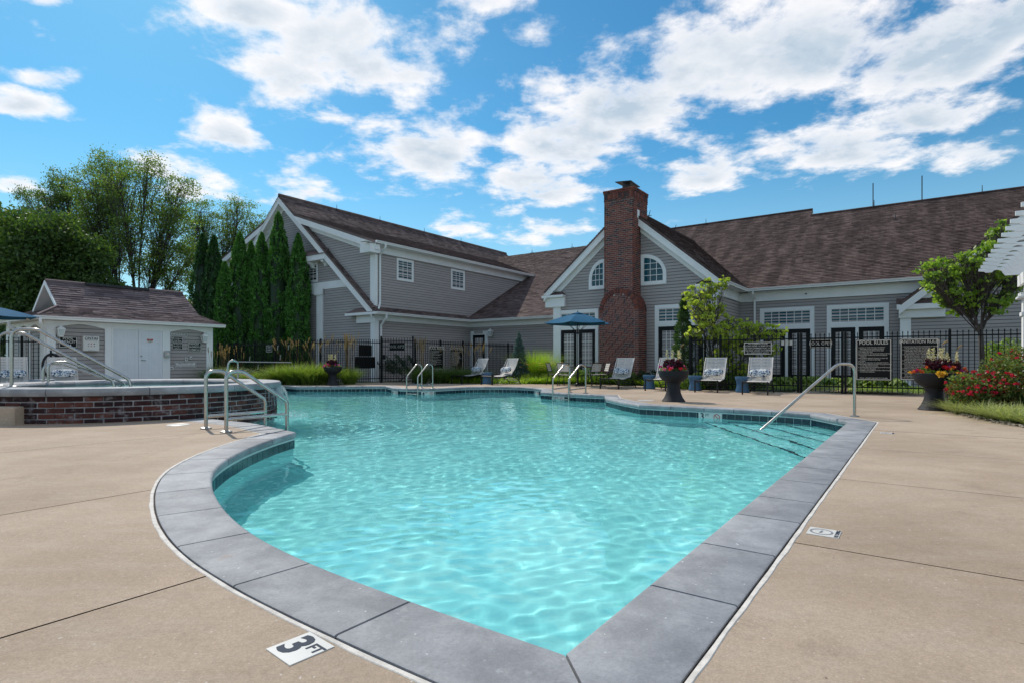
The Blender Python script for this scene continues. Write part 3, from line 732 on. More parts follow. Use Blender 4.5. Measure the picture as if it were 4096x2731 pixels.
for k in range(260):      # drops and froth where the pour lands
    th = rnd.gauss(R(12), R(10)); rr = 2.7 + abs(rnd.gauss(0, .22)); zz = WZ + abs(rnd.gauss(0, .05)) * (1.6 if rnd.random() < .15 else 1); s = rnd.uniform(.004, .012)
    c0 = (rr * math.cos(th), rr * math.sin(th), zz); fall.lathe([(0.0005, -s), (s * .8, -s * .4), (s * .8, s * .4), (.0005, s)], 5, c0)
wf = fall.build('spillway_water', 'water_drop', None, True, loc=SPA + (0,)); tag(wf, 'thin water streams spilling off the spa rim into the pool', 'waterfall')

# ------------------------------------------------------------------ buildings (local axes: x = u along the facades, y = v away from the pool)
def building(name, label, u0, v0):
    x, y = W2(u0, v0); b = thing(name, label, 'building', (x, y, 0), -ANG); b['_o'] = 0; del b['_o']; return b
class Loc:      # wall frames of one building
    def __init__(s, root, u0, v0): s.r, s.u0, s.v0 = root, u0, v0
    def fv(s, v): return lambda a, z, o=0: (a - s.u0, v - s.v0 - o, z)      # wall facing the pool
    def fu(s, u, sg=1): return lambda a, z, o=0: (u - s.u0 + sg * o, a - s.v0, z)      # wall facing right (sg 1) or left
    def p(s, u, v, z): return (u - s.u0, v - s.v0, z)
def plate(f, a0, a1, z0, z1, o0, o1, m=None):      # board on a wall between offsets o0..o1
    m = m or MB(); return m.prism([(a0, z0), (a1, z0), (a1, z1), (a0, z1)], lambda a, z: f(a, z, o0), lambda a, z: f(a, z, o1))
def casing(f, a0, a1, z0, z1, w, o0, o1, m=None, bottom=True):
    m = m or MB(); plate(f, a0, a0 + w, z0, z1 - w, o0, o1, m); plate(f, a1 - w, a1, z0, z1 - w, o0, o1, m); plate(f, a0, a1, z1 - w, z1, o0, o1, m)
    if bottom: plate(f, a0 + w, a1 - w, z0, z0 + w, o0, o1, m)
    return m
def glazing(parent, f, a0, a1, z0, z1, cols, rows, o, mun=.022, glass='glass', mat='trim'):
    pw, ph = (a1 - a0) / cols, (z1 - z0) / rows; m = MB()
    for c_ in range(1, cols): plate(f, a0 + c_ * pw - mun / 2, a0 + c_ * pw + mun / 2, z0, z1, o + .004, o + .018, m)
    for r_ in range(1, rows): plate(f, a0, a1, z0 + r_ * ph - mun / 2, z0 + r_ * ph + mun / 2, o + .006, o + .021, m)
    if m.v: m.build('muntin_grid', mat, parent)
    for c_ in range(cols):
        for r_ in range(rows):
            plate(f, a0 + c_ * pw + .004, a0 + (c_ + 1) * pw - .004, z0 + r_ * ph + .004, z0 + (r_ + 1) * ph - .004, o, o + .005).build('pane', glass, parent)
def window(root, f, a0, a1, z0, z1, cols, rows, w=.09, glass='glass', label=None):
    fr = casing(f, a0, a1, z0, z1, w, .0, .045); fr = casing(f, a0 + w, a1 - w, z0 + w, z1 - w, .03, .0, .03, fr).build('window', 'trim', root)
    glazing(fr, f, a0 + w + .03, a1 - w - .03, z0 + w + .03, z1 - w - .03, cols, rows, .012, glass=glass)
    if label: fr['label'] = label
    return fr
def french(root, f, a0, a1, z0, zt, ztr0, ztr1, ztop, w=.15, glass='glass', doors=((0, .47), (.53, 1)), hw=.1):
    """white cased opening: transom grid above a pair of black glazed doors"""
    m = casing(f, a0, a1, z0, ztop, w, .0, .05, None, False); plate(f, a0 + w, a1 - w, zt, ztr0, 0, .05, m)
    ia, ib = a0 + w, a1 - w
    for k in range(len(doors) - 1): plate(f, ia + (ib - ia) * doors[k][1], ia + (ib - ia) * doors[k + 1][0], z0, zt, 0, .045, m)
    fr = m.build('door_surround', 'trim', root)
    tr = casing(f, ia, ib, ztr0, ztop - w, .022, .0, .04).build('transom_window', 'trim', root)
    glazing(tr, f, ia + .022, ib - .022, ztr0 + .022, ztop - w - .022, 6, 2, .012)
    for d0, d1 in doors:
        x0, x1 = ia + (ib - ia) * d0, ia + (ib - ia) * d1; st = (x1 - x0) * .19
        m = MB(); plate(f, x0, x0 + st, z0, zt, 0, .03, m); plate(f, x1 - st, x1, z0, zt, 0, .03, m); plate(f, x0 + st, x1 - st, zt - .17, zt, 0, .03, m); plate(f, x0 + st, x1 - st, z0, z0 + .28, 0, .03, m)
        d = m.build('door', 'black_paint', root); glazing(d, f, x0 + st, x1 - st, z0 + .28, zt - .17, 3, 5, .008, .022, 'glass_dark')
        MB().tube([f(x0 + st * .5, z0 + .95, .03), f(x0 + st * .5, z0 + .95, .09), f(x0 + st * .5 + .1, z0 + .95, .09)], .011, 6).build('handle', 'steel', d)
def gutter(root, f3, a0, a1, z, out0, dz=.115, dep=.12, name='gutter'):
    pr = [(0, 0), (0, -dz), (dep * .62, -dz), (dep * .72, -dz * .55), (dep, -dz * .2), (dep, 0), (dep - .02, 0), (dep - .02, -.02), (.02, -.02), (.02, 0)]
    m = MB(); n = len(pr); V = [f3(a0, z + b, out0 + a) for a, b in pr] + [f3(a1, z + b, out0 + a) for a, b in pr]
    m.add(V, [(k, (k + 1) % n, n + (k + 1) % n, n + k) for k in range(n)] + [(0, 1, 2, 3, 4, 5), (n, n + 5, n + 4, n + 3, n + 2, n + 1)]); return m.build(name, 'trim', root)
def rake(root, f, a0, z0, a1, z1, ht, o0, o1, name='rake_board', mat='trim', drop=0.0):
    """sloping board under a roof edge from (a0, z0) to (a1, z1)"""
    return MB().prism([(a0, z0 - drop), (a1, z1 - drop), (a1, z1 - drop - ht), (a0, z0 - drop - ht)], lambda a, z: f(a, z, o0), lambda a, z: f(a, z, o1)).build(name, mat, root)
def lantern(name, label, loc, rz, s=1.0):
    l = thing(name, label, 'lantern', loc, rz)
    MB().box(-.05 * s, .05 * s, -.02, 0, -.1 * s, .12 * s).tube([(0, -.01, .03), (0, -.09 * s, .05 * s)], .012, 6).build('bracket', 'trim', l)
    m = MB(); c = (0, -.13 * s, 0)
    def sq(h, z): return [(c[0] + a * h, c[1] + b * h, z) for a, b in ((-1, -1), (1, -1), (1, 1), (-1, 1))]
    def fr(h0, z0, h1, z1): m.add(sq(h0, z0) + sq(h1, z1), [(0, 1, 5, 4), (1, 2, 6, 5), (2, 3, 7, 6), (3, 0, 4, 7), (3, 2, 1, 0), (4, 5, 6, 7)])
    fr(.06 * s, -.17 * s, .065 * s, -.14 * s); fr(.12 * s, .07 * s, .12 * s, .085 * s); fr(.115 * s, .085 * s, .06 * s, .15 * s); fr(.05 * s, .15 * s, .03 * s, .19 * s); fr(.014 * s, .19 * s, .010 * s, .22 * s)
    for a in (-1, 1):
        for b in (-1, 1): m.tube([(c[0] + a * .064 * s, c[1] + b * .064 * s, -.14 * s), (c[0] + a * .1 * s, c[1] + b * .1 * s, .07 * s)], .012 * s, 4)
    m.build('lamp_frame', 'trim', l)
    m = MB(); m.add(sq(.058 * s, -.14 * s) + sq(.093 * s, .07 * s), [(0, 1, 5, 4), (1, 2, 6, 5), (2, 3, 7, 6), (3, 0, 4, 7)]); m.build('glass_pane', 'lantern_glass', l)
    return l
def downspout(root, pts, name='downspout'):
    return MB().tube(bend_path(pts, .06, 3), .05, 4).build(name, 'trim', root)
def rod(parent, p, h=.22, lean=0):      # little roof anchors and rods
    MB().tube([p, (p[0] + lean, p[1], p[2] + h)], [.02, .012], 5).tube([(p[0] - .1, p[1] - .04, p[2] + .02), (p[0] + .12, p[1] + .05, p[2] + .02)], .015, 4).build('roof_anchor', 'iron_dull', parent)

# ================= main clubhouse: chimney gable, right wing, right gable
CU, CV = -10.145, 22.65
club = building('clubhouse', 'grey sided clubhouse with brown shingle roof, brick chimney and arched windows', CU, CV); LC = Loc(club, CU, CV)
SL = .844; GE = 4.015; APZ = 7.49; EZ = 4.10; GV = 22.65; RV = 22.38
uL, uR = CU - GE, CU + GE
fg = LC.fv(GV); fr_ = LC.fv(RV)
wl, wr = uL + .42, uR - .42      # wall corners under the eaves
def gz(u): return APZ - .30 - SL * abs(u - CU)
siding(club, [(wl, -.03), (wr, -.03), (wr, gz(wr)), (CU, gz(CU)), (wl, gz(wl))], fg)
# gable side wall facing right, its eave
RW = 26.6      # right wing wall
fs = LC.fu(wr); siding(club, [(GV + .0, -.03), (RW, -.03), (RW, 3.55), (GV, 3.55)], fs)
fsl = LC.fu(wl, -1); MB().poly([fsl(GV, -.03), fsl(31, -.03), fsl(31, 3.9), fsl(GV, 3.9)]).build('wall_sheathing', 'siding', club)
# gable roof slopes
roof(club, 'roof', [LC.p(uR, RV, EZ), LC.p(uR, 33.2, EZ), LC.p(CU, 33.2, APZ), LC.p(CU, RV, APZ)], 'shingle', seed=2)
roof(club, 'roof', [LC.p(uL, RV, EZ), LC.p(uL, 33.2, EZ), LC.p(CU, 33.2, APZ), LC.p(CU, RV, APZ)], 'shingle', seed=3)
MB().tube([LC.p(CU, RV, APZ + .01), LC.p(CU, 32, APZ + .01)], .07, 6).build('ridge_cap', 'shingle', club)
for v in (24.9, 28.3): rod(club, LC.p(CU + .05, v, APZ + .05), .26, .08)
for sg in (-1, 1):
    ue = CU + sg * (GE - .0)
    rake(club, fr_, CU, APZ - .13, ue, EZ - .13, .30, -.02, .012)                      # bright outer board
    rake(club, fr_, CU, APZ - .13, ue, EZ - .13, .04, .012, .035, 'rake_crown')
    rake(club, LC.fv(GV), CU, APZ - .42, CU + sg * 3.5, APZ - .42 - SL * 3.5, .24, .02, .06, 'frieze_board')
    # soffit under the rake
    MB().poly([fr_(CU, APZ - .42, -.02), fr_(ue, EZ - .42, -.02), fg(ue, EZ - .42, .02), fg(CU, APZ - .42, .02)]).build('soffit', 'trim', club)
    # eave return with little shingle cap
    e = CU + sg * 4.12; i_ = CU + sg * 2.98; a0, a1 = min(e, i_), max(e, i_)
    plate(LC.fv(GV), a0 + (.12 if sg < 0 else 0), a1 - (.12 if sg > 0 else 0), 3.40, 3.86, -.2, .16).build('eave_return', 'trim', club)
    plate(LC.fv(GV), a0, a1, 3.83, 3.93, -.3, .30).build('return_cornice', 'trim', club)
    cap = [(e, 3.935), (i_, 3.935)]
    m = MB(); A = fg(e, 3.935, .29); B = fg(i_, 3.935, .29); Cc = fg(i_ + sg * .25, 4.14, .02); Dd = fg(e, 4.14, .02); m.poly([A, B, Cc, Dd]); m.poly([B, fg(i_, 3.935, .0), Cc]); m.build('return_roof', 'shingle', club)
    # corner pilaster
    pu = CU + sg * (4.015 - .42); p0, p1 = min(pu, pu - sg * .33), max(pu, pu - sg * .33)
    plate(LC.fv(GV), p0 - .03, p1 + .03, -.03, 3.40, 0, .07).build('corner_board', 'trim', club)
plate(fs, GV, GV + .3, -.03, 3.4, 0, .05).build('corner_board', 'trim', club)
# right eave of the gable and right wing eave meet at the inner corner
fe = LC.fu(uR - .30); plate(LC.fu(wr), GV - .02, RW - .02, 3.55, 3.92, .02, .07).build('frieze_board', 'trim', club)
MB().poly([fs(GV, 3.92, .0), fs(RW, 3.92, 0), fs(RW, 3.92, .42), fs(GV, 3.92, .42)]).build('soffit', 'trim', club)
gutter(club, LC.fu(uR - .03), RV + .1, 26.1, 4.05, 0)
WE = 26.14; WEZ = 4.05; RS = .66
fw = LC.fv(RW)
u_r0, u_r1 = wr, 14.0
siding(club, [(u_r0, -.03), (u_r1, -.03), (u_r1, 3.55), (u_r0, 3.55)], fw)
plate(fw, u_r0, 1.0, 3.55, 3.92, .02, .07).build('frieze_board', 'trim', club)
plate(fw, u_r0, 1.0, 3.52, 3.56, .02, .10).build('frieze_moulding', 'trim', club)
MB().poly([fw(u_r0, 3.92, 0), fw(1, 3.92, 0), fw(1, 3.92, .42), fw(u_r0, 3.92, .42)]).build('soffit', 'trim', club)
gutter(club, LC.fv(WE), uR + .0, 1.2, 4.05, 0)
MB().prism([(0, 0), (.06, 0), (.06, .05), (0, .05)], lambda a, b: fw(-3.9 + a, 3.70 + b, .07), lambda a, b: fw(-3.9 + a, 3.70 + b, .12)).build('camera_dome', 'rubber', club)
# wing roof: higher ridge to the left, lower to the right
UB, _z = onv(3251, 838, 33.3)
hv, hz = 33.3, WEZ + RS * (33.3 - WE); lv, lz = 32.6, WEZ + RS * (32.6 - WE)
slab, f3, p2 = roof(club, 'roof', [LC.p(CU - 5, WE, WEZ), LC.p(UB, WE, WEZ), LC.p(UB, hv, hz), LC.p(CU - 5, hv, hz)], 'shingle', seed=4)
roof(club, 'roof', [LC.p(UB, WE, WEZ), LC.p(15, WE, WEZ), LC.p(15, lv, lz), LC.p(UB, lv, lz)], 'shingle', seed=5)
MB().poly([LC.p(UB, lv, lz), LC.p(UB, hv, hz), LC.p(UB, hv + 1, hz - .6), LC.p(UB, lv + 1.2, lz - .6)]).build('ridge_gable_end', 'trim', club)
MB().poly([LC.p(CU - 5, hv, hz), LC.p(UB, hv, hz), LC.p(UB, hv + 7, hz - 4.6), LC.p(CU - 5, hv + 7, hz - 4.6)]).poly([LC.p(UB, lv, lz), LC.p(15, lv, lz), LC.p(15, lv + 7, lz - 4.6), LC.p(UB, lv + 7, lz - 4.6)]).build('back_roof', 'shingle', club)
MB().tube([LC.p(CU - 5, hv, hz + .01), LC.p(UB, hv, hz + .01)], .08, 6).tube([LC.p(UB, lv, lz + .01), LC.p(15, lv, lz + .01)], .08, 6).build('ridge_cap', 'shingle', club)
for px, py, h in ((3497, 838, .35), (3928, 776, .35), (2826, 905, .3)):
    u_, z_ = onv(px, py, lv if px > 3251 else hv); rod(club, LC.p(u_, (lv if px > 3251 else hv) - .1, (lz if px > 3251 else hz)), h)
for px in (3493, 3688):
    u_, z_ = onv(px, 830, lv); MB().tube([LC.p(u_, lv - .15, lz - .1), LC.p(u_, lv - .15, lz + 1.15)], .022, 6).build('antenna', 'iron_dull', club)
rod(club, f3(0, 0, 0) if False else LC.p(onv(3582, 925, 31.0)[0], 31.0, WEZ + RS * (31.0 - WE) + .02), .3)
# inner corner downspout
ui, _ = onv(3022, 1200, RW); downspout(club, [fw(ui, 3.93, .47), fw(ui, 3.83, .47), fw(ui, 3.62, .13), fw(ui, .0, .13)])
# right front gable
G2V = 26.2; G2R = 25.9; a2 = -.65; ap2 = a2 + 5.2; z2 = 3.10; az2 = z2 + SL * 5.2
f2 = LC.fv(G2V); f2r = LC.fv(G2R)
siding(club, [(-.35, -.03), (11, -.03), (11, z2), (ap2, az2 - .35), (a2 + .35, z2 - .1)], f2)
roof(club, 'roof', [LC.p(a2, G2R, z2), LC.p(a2, 33.5, z2), LC.p(ap2, 33.5, az2), LC.p(ap2, G2R, az2)], 'shingle', seed=6)
roof(club, 'roof', [LC.p(ap2 + 5.2, G2R, z2), LC.p(ap2 + 5.2, 33.5, z2), LC.p(ap2, 33.5, az2), LC.p(ap2, G2R, az2)], 'shingle', seed=8)
for sg in (-1, 1):
    rake(club, f2r, ap2, az2 - .13, ap2 + sg * 5.2, z2 - .13, .30, -.02, .012); rake(club, f2, ap2, az2 - .42, ap2 + sg * 4.6, az2 - .42 - SL * 4.6, .22, .02, .06, 'frieze_board')
    MB().poly([f2r(ap2, az2 - .42, -.02), f2r(ap2 + sg * 5.2, z2 - .42, -.02), f2(ap2 + sg * 5.2, z2 - .42, .02), f2(ap2, az2 - .42, .02)]).build('soffit', 'trim', club)
plate(f2, -.72, .75, 2.86, 3.05, -.4, .28).build('return_cornice', 'trim', club)
plate(f2, -.66, .75, 2.55, 2.86, -.3, .13).build('eave_return', 'trim', club)
MB().poly([f2(-.74, 3.06, .28), f2(.8, 3.06, .28), f2(.5, 3.30, .02), f2(-.74, 3.30, .02)]).poly([f2(.8, 3.06, .28), f2(.8, 3.06, 0), f2(.5, 3.30, .02)]).build('return_roof', 'shingle', club)
plate(f2, -.62, -.28, -.03, 2.55, 0, .07).build('corner_board', 'trim', club)
# doors
DZ = .20
def px_u(px, v): return onv(px, 1300, v)[0]
def px_z(px, py, v): return onv(px, py, v)[1]
gv = GV
a0, a1 = px_u(2234.3, gv), px_u(2395, gv)
ztop = px_z(2300, 1240, gv); zt = px_z(2254, 1321, gv)
french(club, fg, a0, a1, DZ - .1, zt, zt + .20, 0, ztop)
b0, b1 = px_u(2620.7, gv), px_u(2826, gv); french(club, fg, b0, b1, DZ - .1, zt, zt + .20, 0, px_z(2690, 1218.5, gv))
c0, c1 = px_u(3040.7, RW), px_u(3258, RW); zq = px_z(3150, 1317, RW); french(club, fw, c0, c1, DZ - .1, zq, zq + .20, 0, px_z(3150, 1230.5, RW))
d0, d1 = px_u(3307.7, RW), px_u(3556, RW); french(club, fw, d0, d1, DZ - .1, zq, zq + .20, 0, px_z(3430, 1217, RW))
# quarter round windows either side of the chimney
def arch_window(u_in, u_out, zb, ztp, left):
    n = 14; sg = -1 if left else 1; wd = abs(u_out - u_in); ht = ztp - zb
    def outline(mar):
        w_, h_ = wd - mar, ht - mar; zb_ = zb + mar; rx = w_ * .88; 
        pts = [(u_in + sg * mar * .9, zb_), (u_in + sg * w_, zb_)]; zs = zb_ + (h_ - mar) * .30; 
        for k in range(n + 1): th = math.pi / 2 * k / n; pts.append((u_in + sg * (w_ - rx + rx * math.cos(th)), zs + (zb + ht - mar - zs) * math.sin(th)))
        pts.append((u_in + sg * mar * .9, zb + ht - mar)); return pts
    O, I = outline(0), outline(.15); m = MB(); nn = len(O)
    for k in range(nn):
        j = (k + 1) % nn; q = [O[k], O[j], I[j], I[k]]; m.prism(q, lambda a, z: fg(a, z, 0), lambda a, z: fg(a, z, .055))
    fr = m.build('arched_window', 'trim', club)
    us = sorted((I[0][0], I[1][0])); cols = 3; rows = 4; z0 = I[0][1]; z1 = I[-1][1]; pw, ph = (us[1] - us[0]) / cols, (z1 - z0) / rows; g_ = MB()
    for c_ in range(cols):
        for r_ in range(rows):
            q = clip(clip(clip(clip(I, 1, 0, True, us[0] + c_ * pw + .01), 1, 0, False, us[0] + (c_ + 1) * pw - .01), 0, 1, True, z0 + r_ * ph + .01), 0, 1, False, z0 + (r_ + 1) * ph - .01)
            if len(q) > 2 and area(q) > .004: MB().prism(q, lambda a, z: fg(a, z, .02), lambda a, z: fg(a, z, .026)).build('pane', 'glass', fr)
    for c_ in range(1, cols):
        x = us[0] + c_ * pw; zz = max(p[1] for p in clip(clip(I, 1, 0, True, x - .011), 1, 0, False, x + .011)); plate(fg, x - .011, x + .011, z0, zz, .026, .04, g_)
    for r_ in range(1, rows):
        z = z0 + r_ * ph; xs = [p[0] for p in clip(clip(I, 0, 1, True, z - .011), 0, 1, False, z + .011)]; plate(fg, min(xs), max(xs), z - .011, z + .011, .027, .042, g_)
    g_.build('muntin_grid', 'trim', fr)
zb, ztw = px_z(2615, 1140, gv), px_z(2600, 1017, gv)
arch_window(px_u(2565, gv), px_u(2667, gv), zb, ztw, False); arch_window(px_u(2425, gv) + .0, px_u(2357, gv), zb, ztw, True)

# chimney: mortar core with bricks
CH0, CH1 = -10.85, -9.52; CF = 21.90; LCH0, LCH1 = -11.04, -9.264; LF = 21.81; CTOP = 8.05; ARC = 3.02; ARCH_R = .98
mc = MB(); 
def cb(u0, u1, v0, v1, z0, z1): A = LC.p(u0, v0, z0); B = LC.p(u1, v1, z1); mc.box(A[0], B[0], A[1], B[1], z0, z1)
cb(CH0 + .012, CH1 - .012, CF + .012, GV + .7, 0, CTOP); cb(LCH0 + .012, LCH1 - .012, LF + .012, GV, 0, ARC)
cuc = (LCH0 + LCH1) / 2
mc.prism([(cuc + (LCH1 - LCH0) / 2 * .97 * math.cos(t), ARC + .90 * math.sin(t)) for t in [math.pi * k / 20 for k in range(21)]], lambda a, z: LC.p(a, LF + .012, z), lambda a, z: LC.p(a, GV, z))
chim = mc.build('chimney', 'mortar', club)
cells = []      # (centre u, v, z, length along u or v, height, orient)
CO = .0812; BL = .2032; J = .014
# herringbone panel under the arch
pu0, pu1 = cuc - .705, cuc + .705; wq = .0677; hb = []
nx, nz = int((pu1 - pu0) / wq), int(3.75 / wq)
for i in range(-4, nx + 4):
    for j in range(-4, nz + 1):
        d = (i - j) % 6
        if d == 0: r4 = (pu0 + i * wq, pu0 + (i + 3) * wq, .25 + j * wq, .25 + (j + 1) * wq)
        elif d == 5: r4 = (pu0 + i * wq, pu0 + (i + 1) * wq, .25 + j * wq, .25 + (j + 3) * wq)
        else: continue
        x0, x1, z0, z1 = max(r4[0], pu0), min(r4[1], pu1), max(r4[2], .25), r4[3]
        if x1 - x0 < .03 or z1 - z0 < .03: continue
        cu_, cz_ = (x0 + x1) / 2, (z0 + z1) / 2
        if cz_ > ARC and math.hypot((cu_ - cuc) / .74, (cz_ - ARC) / .74) > 1: continue
        hb.append((x0, x1, z0, z1))
bcache = {}
def brick_obj(parent, u0, u1, v0, v1, z0, z1, mat='brick'):
    k = (round(u1 - u0, 3), round(v1 - v0, 3), round(z1 - z0, 3), mat)
    if k not in bcache: a, b, c_ = [x / 2 for x in k[:3]]; bcache[k] = MB().box(-a, a, -b, b, -c_, c_).mesh('brick', mat)
    p = LC.p((u0 + u1) / 2, (v0 + v1) / 2, (z0 + z1) / 2); return link('brick', bcache[k], parent, p)
hb.sort(key=lambda b: -b[2])
more = MB()
def brick_stuff(u0, u1, v0, v1, z0, z1): A = LC.p(u0, v0, z0); B = LC.p(u1, v1, z1); more.box(A[0], B[0], A[1], B[1], z0, z1)
for n, (x0, x1, z0, z1) in enumerate(hb):
    dv = random.uniform(0, .006); fn = (lambda *a: brick_obj(chim, *a)) if n < 300 else brick_stuff
    fn(x0 + J / 2, x1 - J / 2, LF - .002 + dv, LF + .05, z0 + J / 2, z1 - J / 2)
# piers beside the panel and the plain shaft above, running bond front and side
def face_bricks(u0, u1, v, z0, z1, cut=None, ph=0):
    r = 0; z = z0
    while z < z1 - .02:
        x = u0 - (BL / 2 if (r + ph) % 2 else 0)
        while x < u1:
            a, b = max(x, u0), min(x + BL, u1)
            if b - a > .03 and (cut is None or not cut((a + b) / 2, z + CO / 2)): dv = random.uniform(0, .005); brick_stuff(a + J / 2, b - J / 2, v + dv, v + .05, z + J / 2, min(z + CO, z1) - J / 2)
            x += BL
        z += CO; r += 1
def side_bricks(v0, v1, u, z0, z1, cut=None, sg=1):
    r = 0; z = z0
    while z < z1 - .02:
        x = v0 - (0 if r % 2 else BL / 2)
        while x < v1:
            a, b = max(x, v0), min(x + BL, v1)
            if b - a > .03: dv = random.uniform(0, .005); brick_stuff(min(u, u - sg * .05), max(u, u - sg * .05) - sg * 0 - dv, a + J / 2, b - J / 2, z + J / 2, min(z + CO, z1) - J / 2)
            x += BL
        z += CO; r += 1
face_bricks(LCH0, pu0, LF, .02, ARC); face_bricks(pu1, LCH1, LF, .02, ARC); side_bricks(LF + .002, GV, LCH1, .02, ARC); side_bricks(LF + .002, GV, LCH0, .02, ARC, None, -1)
face_bricks(pu0, pu1, LF, .0, .25)
arc_cut = lambda u, z: math.hypot((u - cuc) / .86, (z - ARC) / .88) < 1 or z < ARC
face_bricks(CH0, CH1, CF, ARC, CTOP - .45, arc_cut); side_bricks(CF, GV + .7, CH1, ARC + .55, CTOP - .45); side_bricks(CF, GV + .7, CH0, ARC + .55, CTOP - .45, None, -1)
# corbelled head: soldier course and stepped top
for k, (pr, z0, z1) in enumerate(((.012, CTOP - .45, CTOP - .37), (.03, CTOP - .14, CTOP - .06), (.045, CTOP - .06, CTOP + .02))):
    A = LC.p(CH0 - pr, CF - pr, z0); B = LC.p(CH1 + pr, GV + .7 + pr, z1)
    face_bricks(CH0 - pr, CH1 + pr, CF - pr, z0, z1, None, k); side_bricks(CF - pr, GV + .7 + pr, CH1 + pr, z0, z1); side_bricks(CF - pr, GV + .7 + pr, CH0 - pr, z0, z1, None, -1)
x = CH0
while x < CH1 - .03: brick_stuff(x + J / 2, min(x + CO, CH1) - J / 2, CF - .012, CF + .04, CTOP - .37 + J / 2, CTOP - .14 - J / 2); x += CO
y = CF
while y < GV + .66: A = brick_stuff(CH1 - .04, CH1 + .012, y + J / 2, y + CO - J / 2, CTOP - .37 + J / 2, CTOP - .14 - J / 2); brick_stuff(CH0 - .012, CH0 + .04, y + J / 2, y + CO - J / 2, CTOP - .37 + J / 2, CTOP - .14 - J / 2); y += CO
# rowlock arch, two rings, each voussoir a wedge running back to the wall
na = 46
for k in range(na):
    t0, t1 = math.pi * (k + .06) / na, math.pi * (k + .94) / na
    q = [(cuc + r_ * .93 * math.cos(t) / .95, ARC + r_ * math.sin(t)) for r_, t in ((.715, t0), (.90, t0), (.90, t1), (.715, t1))]
    more.prism(q, lambda a, z: LC.p(a, LF - .025, z), lambda a, z: LC.p(a, LF + .06, z))
    for y0 in range(7):
        va = LF + .06 + y0 * .11; q2 = [(cuc + r_ * .93 * math.cos(t) / .95, ARC + r_ * math.sin(t)) for r_, t in ((.86, t0), (.905 + random.uniform(0, .006), t0), (.905, t1), (.86, t1))]
        if va + .1 < GV: more.prism(q2, lambda a, z: LC.p(a, va + .006, z), lambda a, z: LC.p(a, va + .104, z))
tag(more.build('brickwork', 'brick', chim), kind='stuff')
MB().box(*[c_ for pr in zip(LC.p(CH0 + .1, CF + .1, 0)[:2], LC.p(CH1 - .1, GV + .6, 0)[:2]) for c_ in pr], CTOP, CTOP + .05).build('chimney_crown', 'mortar', chim)
m = MB(); A = LC.p(-10.35, CF + .25, 0); B = LC.p(-9.75, GV + .4, 0); m.tube([(A[0] + .25, A[1] + .3, CTOP), (A[0] + .25, A[1] + .3, CTOP + .30)], .16, 12)
m.add([(A[0] - .12, A[1], CTOP + .40), (B[0], A[1], CTOP + .33), (B[0] + .02, B[1], CTOP + .28), (A[0], B[1], CTOP + .36), (A[0] - .12, A[1], CTOP + .43), (B[0], A[1], CTOP + .36), (B[0] + .02, B[1], CTOP + .31), (A[0], B[1], CTOP + .39)], [(3, 2, 1, 0), (4, 5, 6, 7), (0, 1, 5, 4), (1, 2, 6, 5), (2, 3, 7, 6), (3, 0, 4, 7)])
m.build('flue_cap', 'chim_metal', chim)
plate(LC.fu(CH1), RV - .12, RV + .1, px_z(2558, 868, RV) - .05, px_z(2558, 850, RV) + .1, 0, .01).build('flashing', 'trim', chim)

# ================= two storey wing with the restroom link
K = 1.1
WU, WV = -21.34, 18.59
wing = building('clubhouse_wing', 'two storey grey sided wing with steep white trimmed gable behind the columnar evergreens', WU, WV); LW = Loc(wing, WU, WV)
RKV = 18.22; rU, rZ = -28.8, 10.06; bU, bZ = -27.4, 8.85; sU, sZ = -21.15, 3.47; uU, uZ = -20.9, 6.62
DV = 18.54      # dormer front, set back from the gable
f_g = LW.fv(WV); f_d = LW.fv(DV); f_rk = LW.fv(RKV); f_u = LW.fu(WU)
st_ = (rZ - sZ) / (sU - rU)
def stz(u): return rZ - st_ * abs(u - rU)
siding(wing, [(-36.2, -.03), (WU, -.03), (WU, 3.2), (-21.5, stz(-21.5) - .3), (rU, rZ - .35), (-36.2, stz(-36.2) - .3)], f_g)
siding(wing, [(WU, stz(WU) - .25), (WU, 6.40), (bU + .1, bZ - .3), (bU + .1, stz(bU))], f_d)
siding(wing, [(DV, 3.42), (33.5, 3.42), (33.5, 6.35), (DV, 6.35)], f_u)
siding(wing, [(WV, -.03), (25.74, -.03), (25.74, 2.92), (WV, 2.92)], f_u)
RSV = 25.74; f_r = LW.fv(RSV)
siding(wing, [(WU, -.03), (-13.3, -.03), (-13.3, 2.92), (WU, 2.92)], f_r)
# roofs
roof(wing, 'roof', [LW.p(uU, RKV, uZ), LW.p(uU, 39.5, uZ), LW.p(bU, 39.5, bZ), LW.p(bU, RKV, bZ)], 'shingle_left', seed=11)
roof(wing, 'roof', [LW.p(bU, RKV, bZ), LW.p(bU, 39.5, bZ), LW.p(rU, 39.5, rZ), LW.p(rU, RKV, rZ)], 'shingle_left', seed=12)
roof(wing, 'roof', [LW.p(sU, RKV, sZ), LW.p(sU, DV + .02, sZ), LW.p(bU + .05, DV + .02, stz(bU + .05)), LW.p(bU + .05, RKV, stz(bU + .05))], 'shingle_left', seed=13, th=.1)
lU = 2 * rU - bU
roof(wing, 'roof', [LW.p(lU, RKV, bZ), LW.p(lU, 39.5, bZ), LW.p(rU, 39.5, rZ), LW.p(rU, RKV, rZ)], 'shingle_left', seed=14)
roof(wing, 'roof', [LW.p(2 * rU - sU, RKV, sZ), LW.p(2 * rU - sU, 20, sZ), LW.p(lU, 20, bZ), LW.p(lU, RKV, bZ)], 'shingle_left', seed=15)
roof(wing, 'roof', [LW.p(2 * rU - uU, RKV + .02, uZ), LW.p(2 * rU - uU, 39.5, uZ), LW.p(lU, 39.5, bZ), LW.p(lU, RKV + .02, bZ)], 'shingle_left', seed=16)
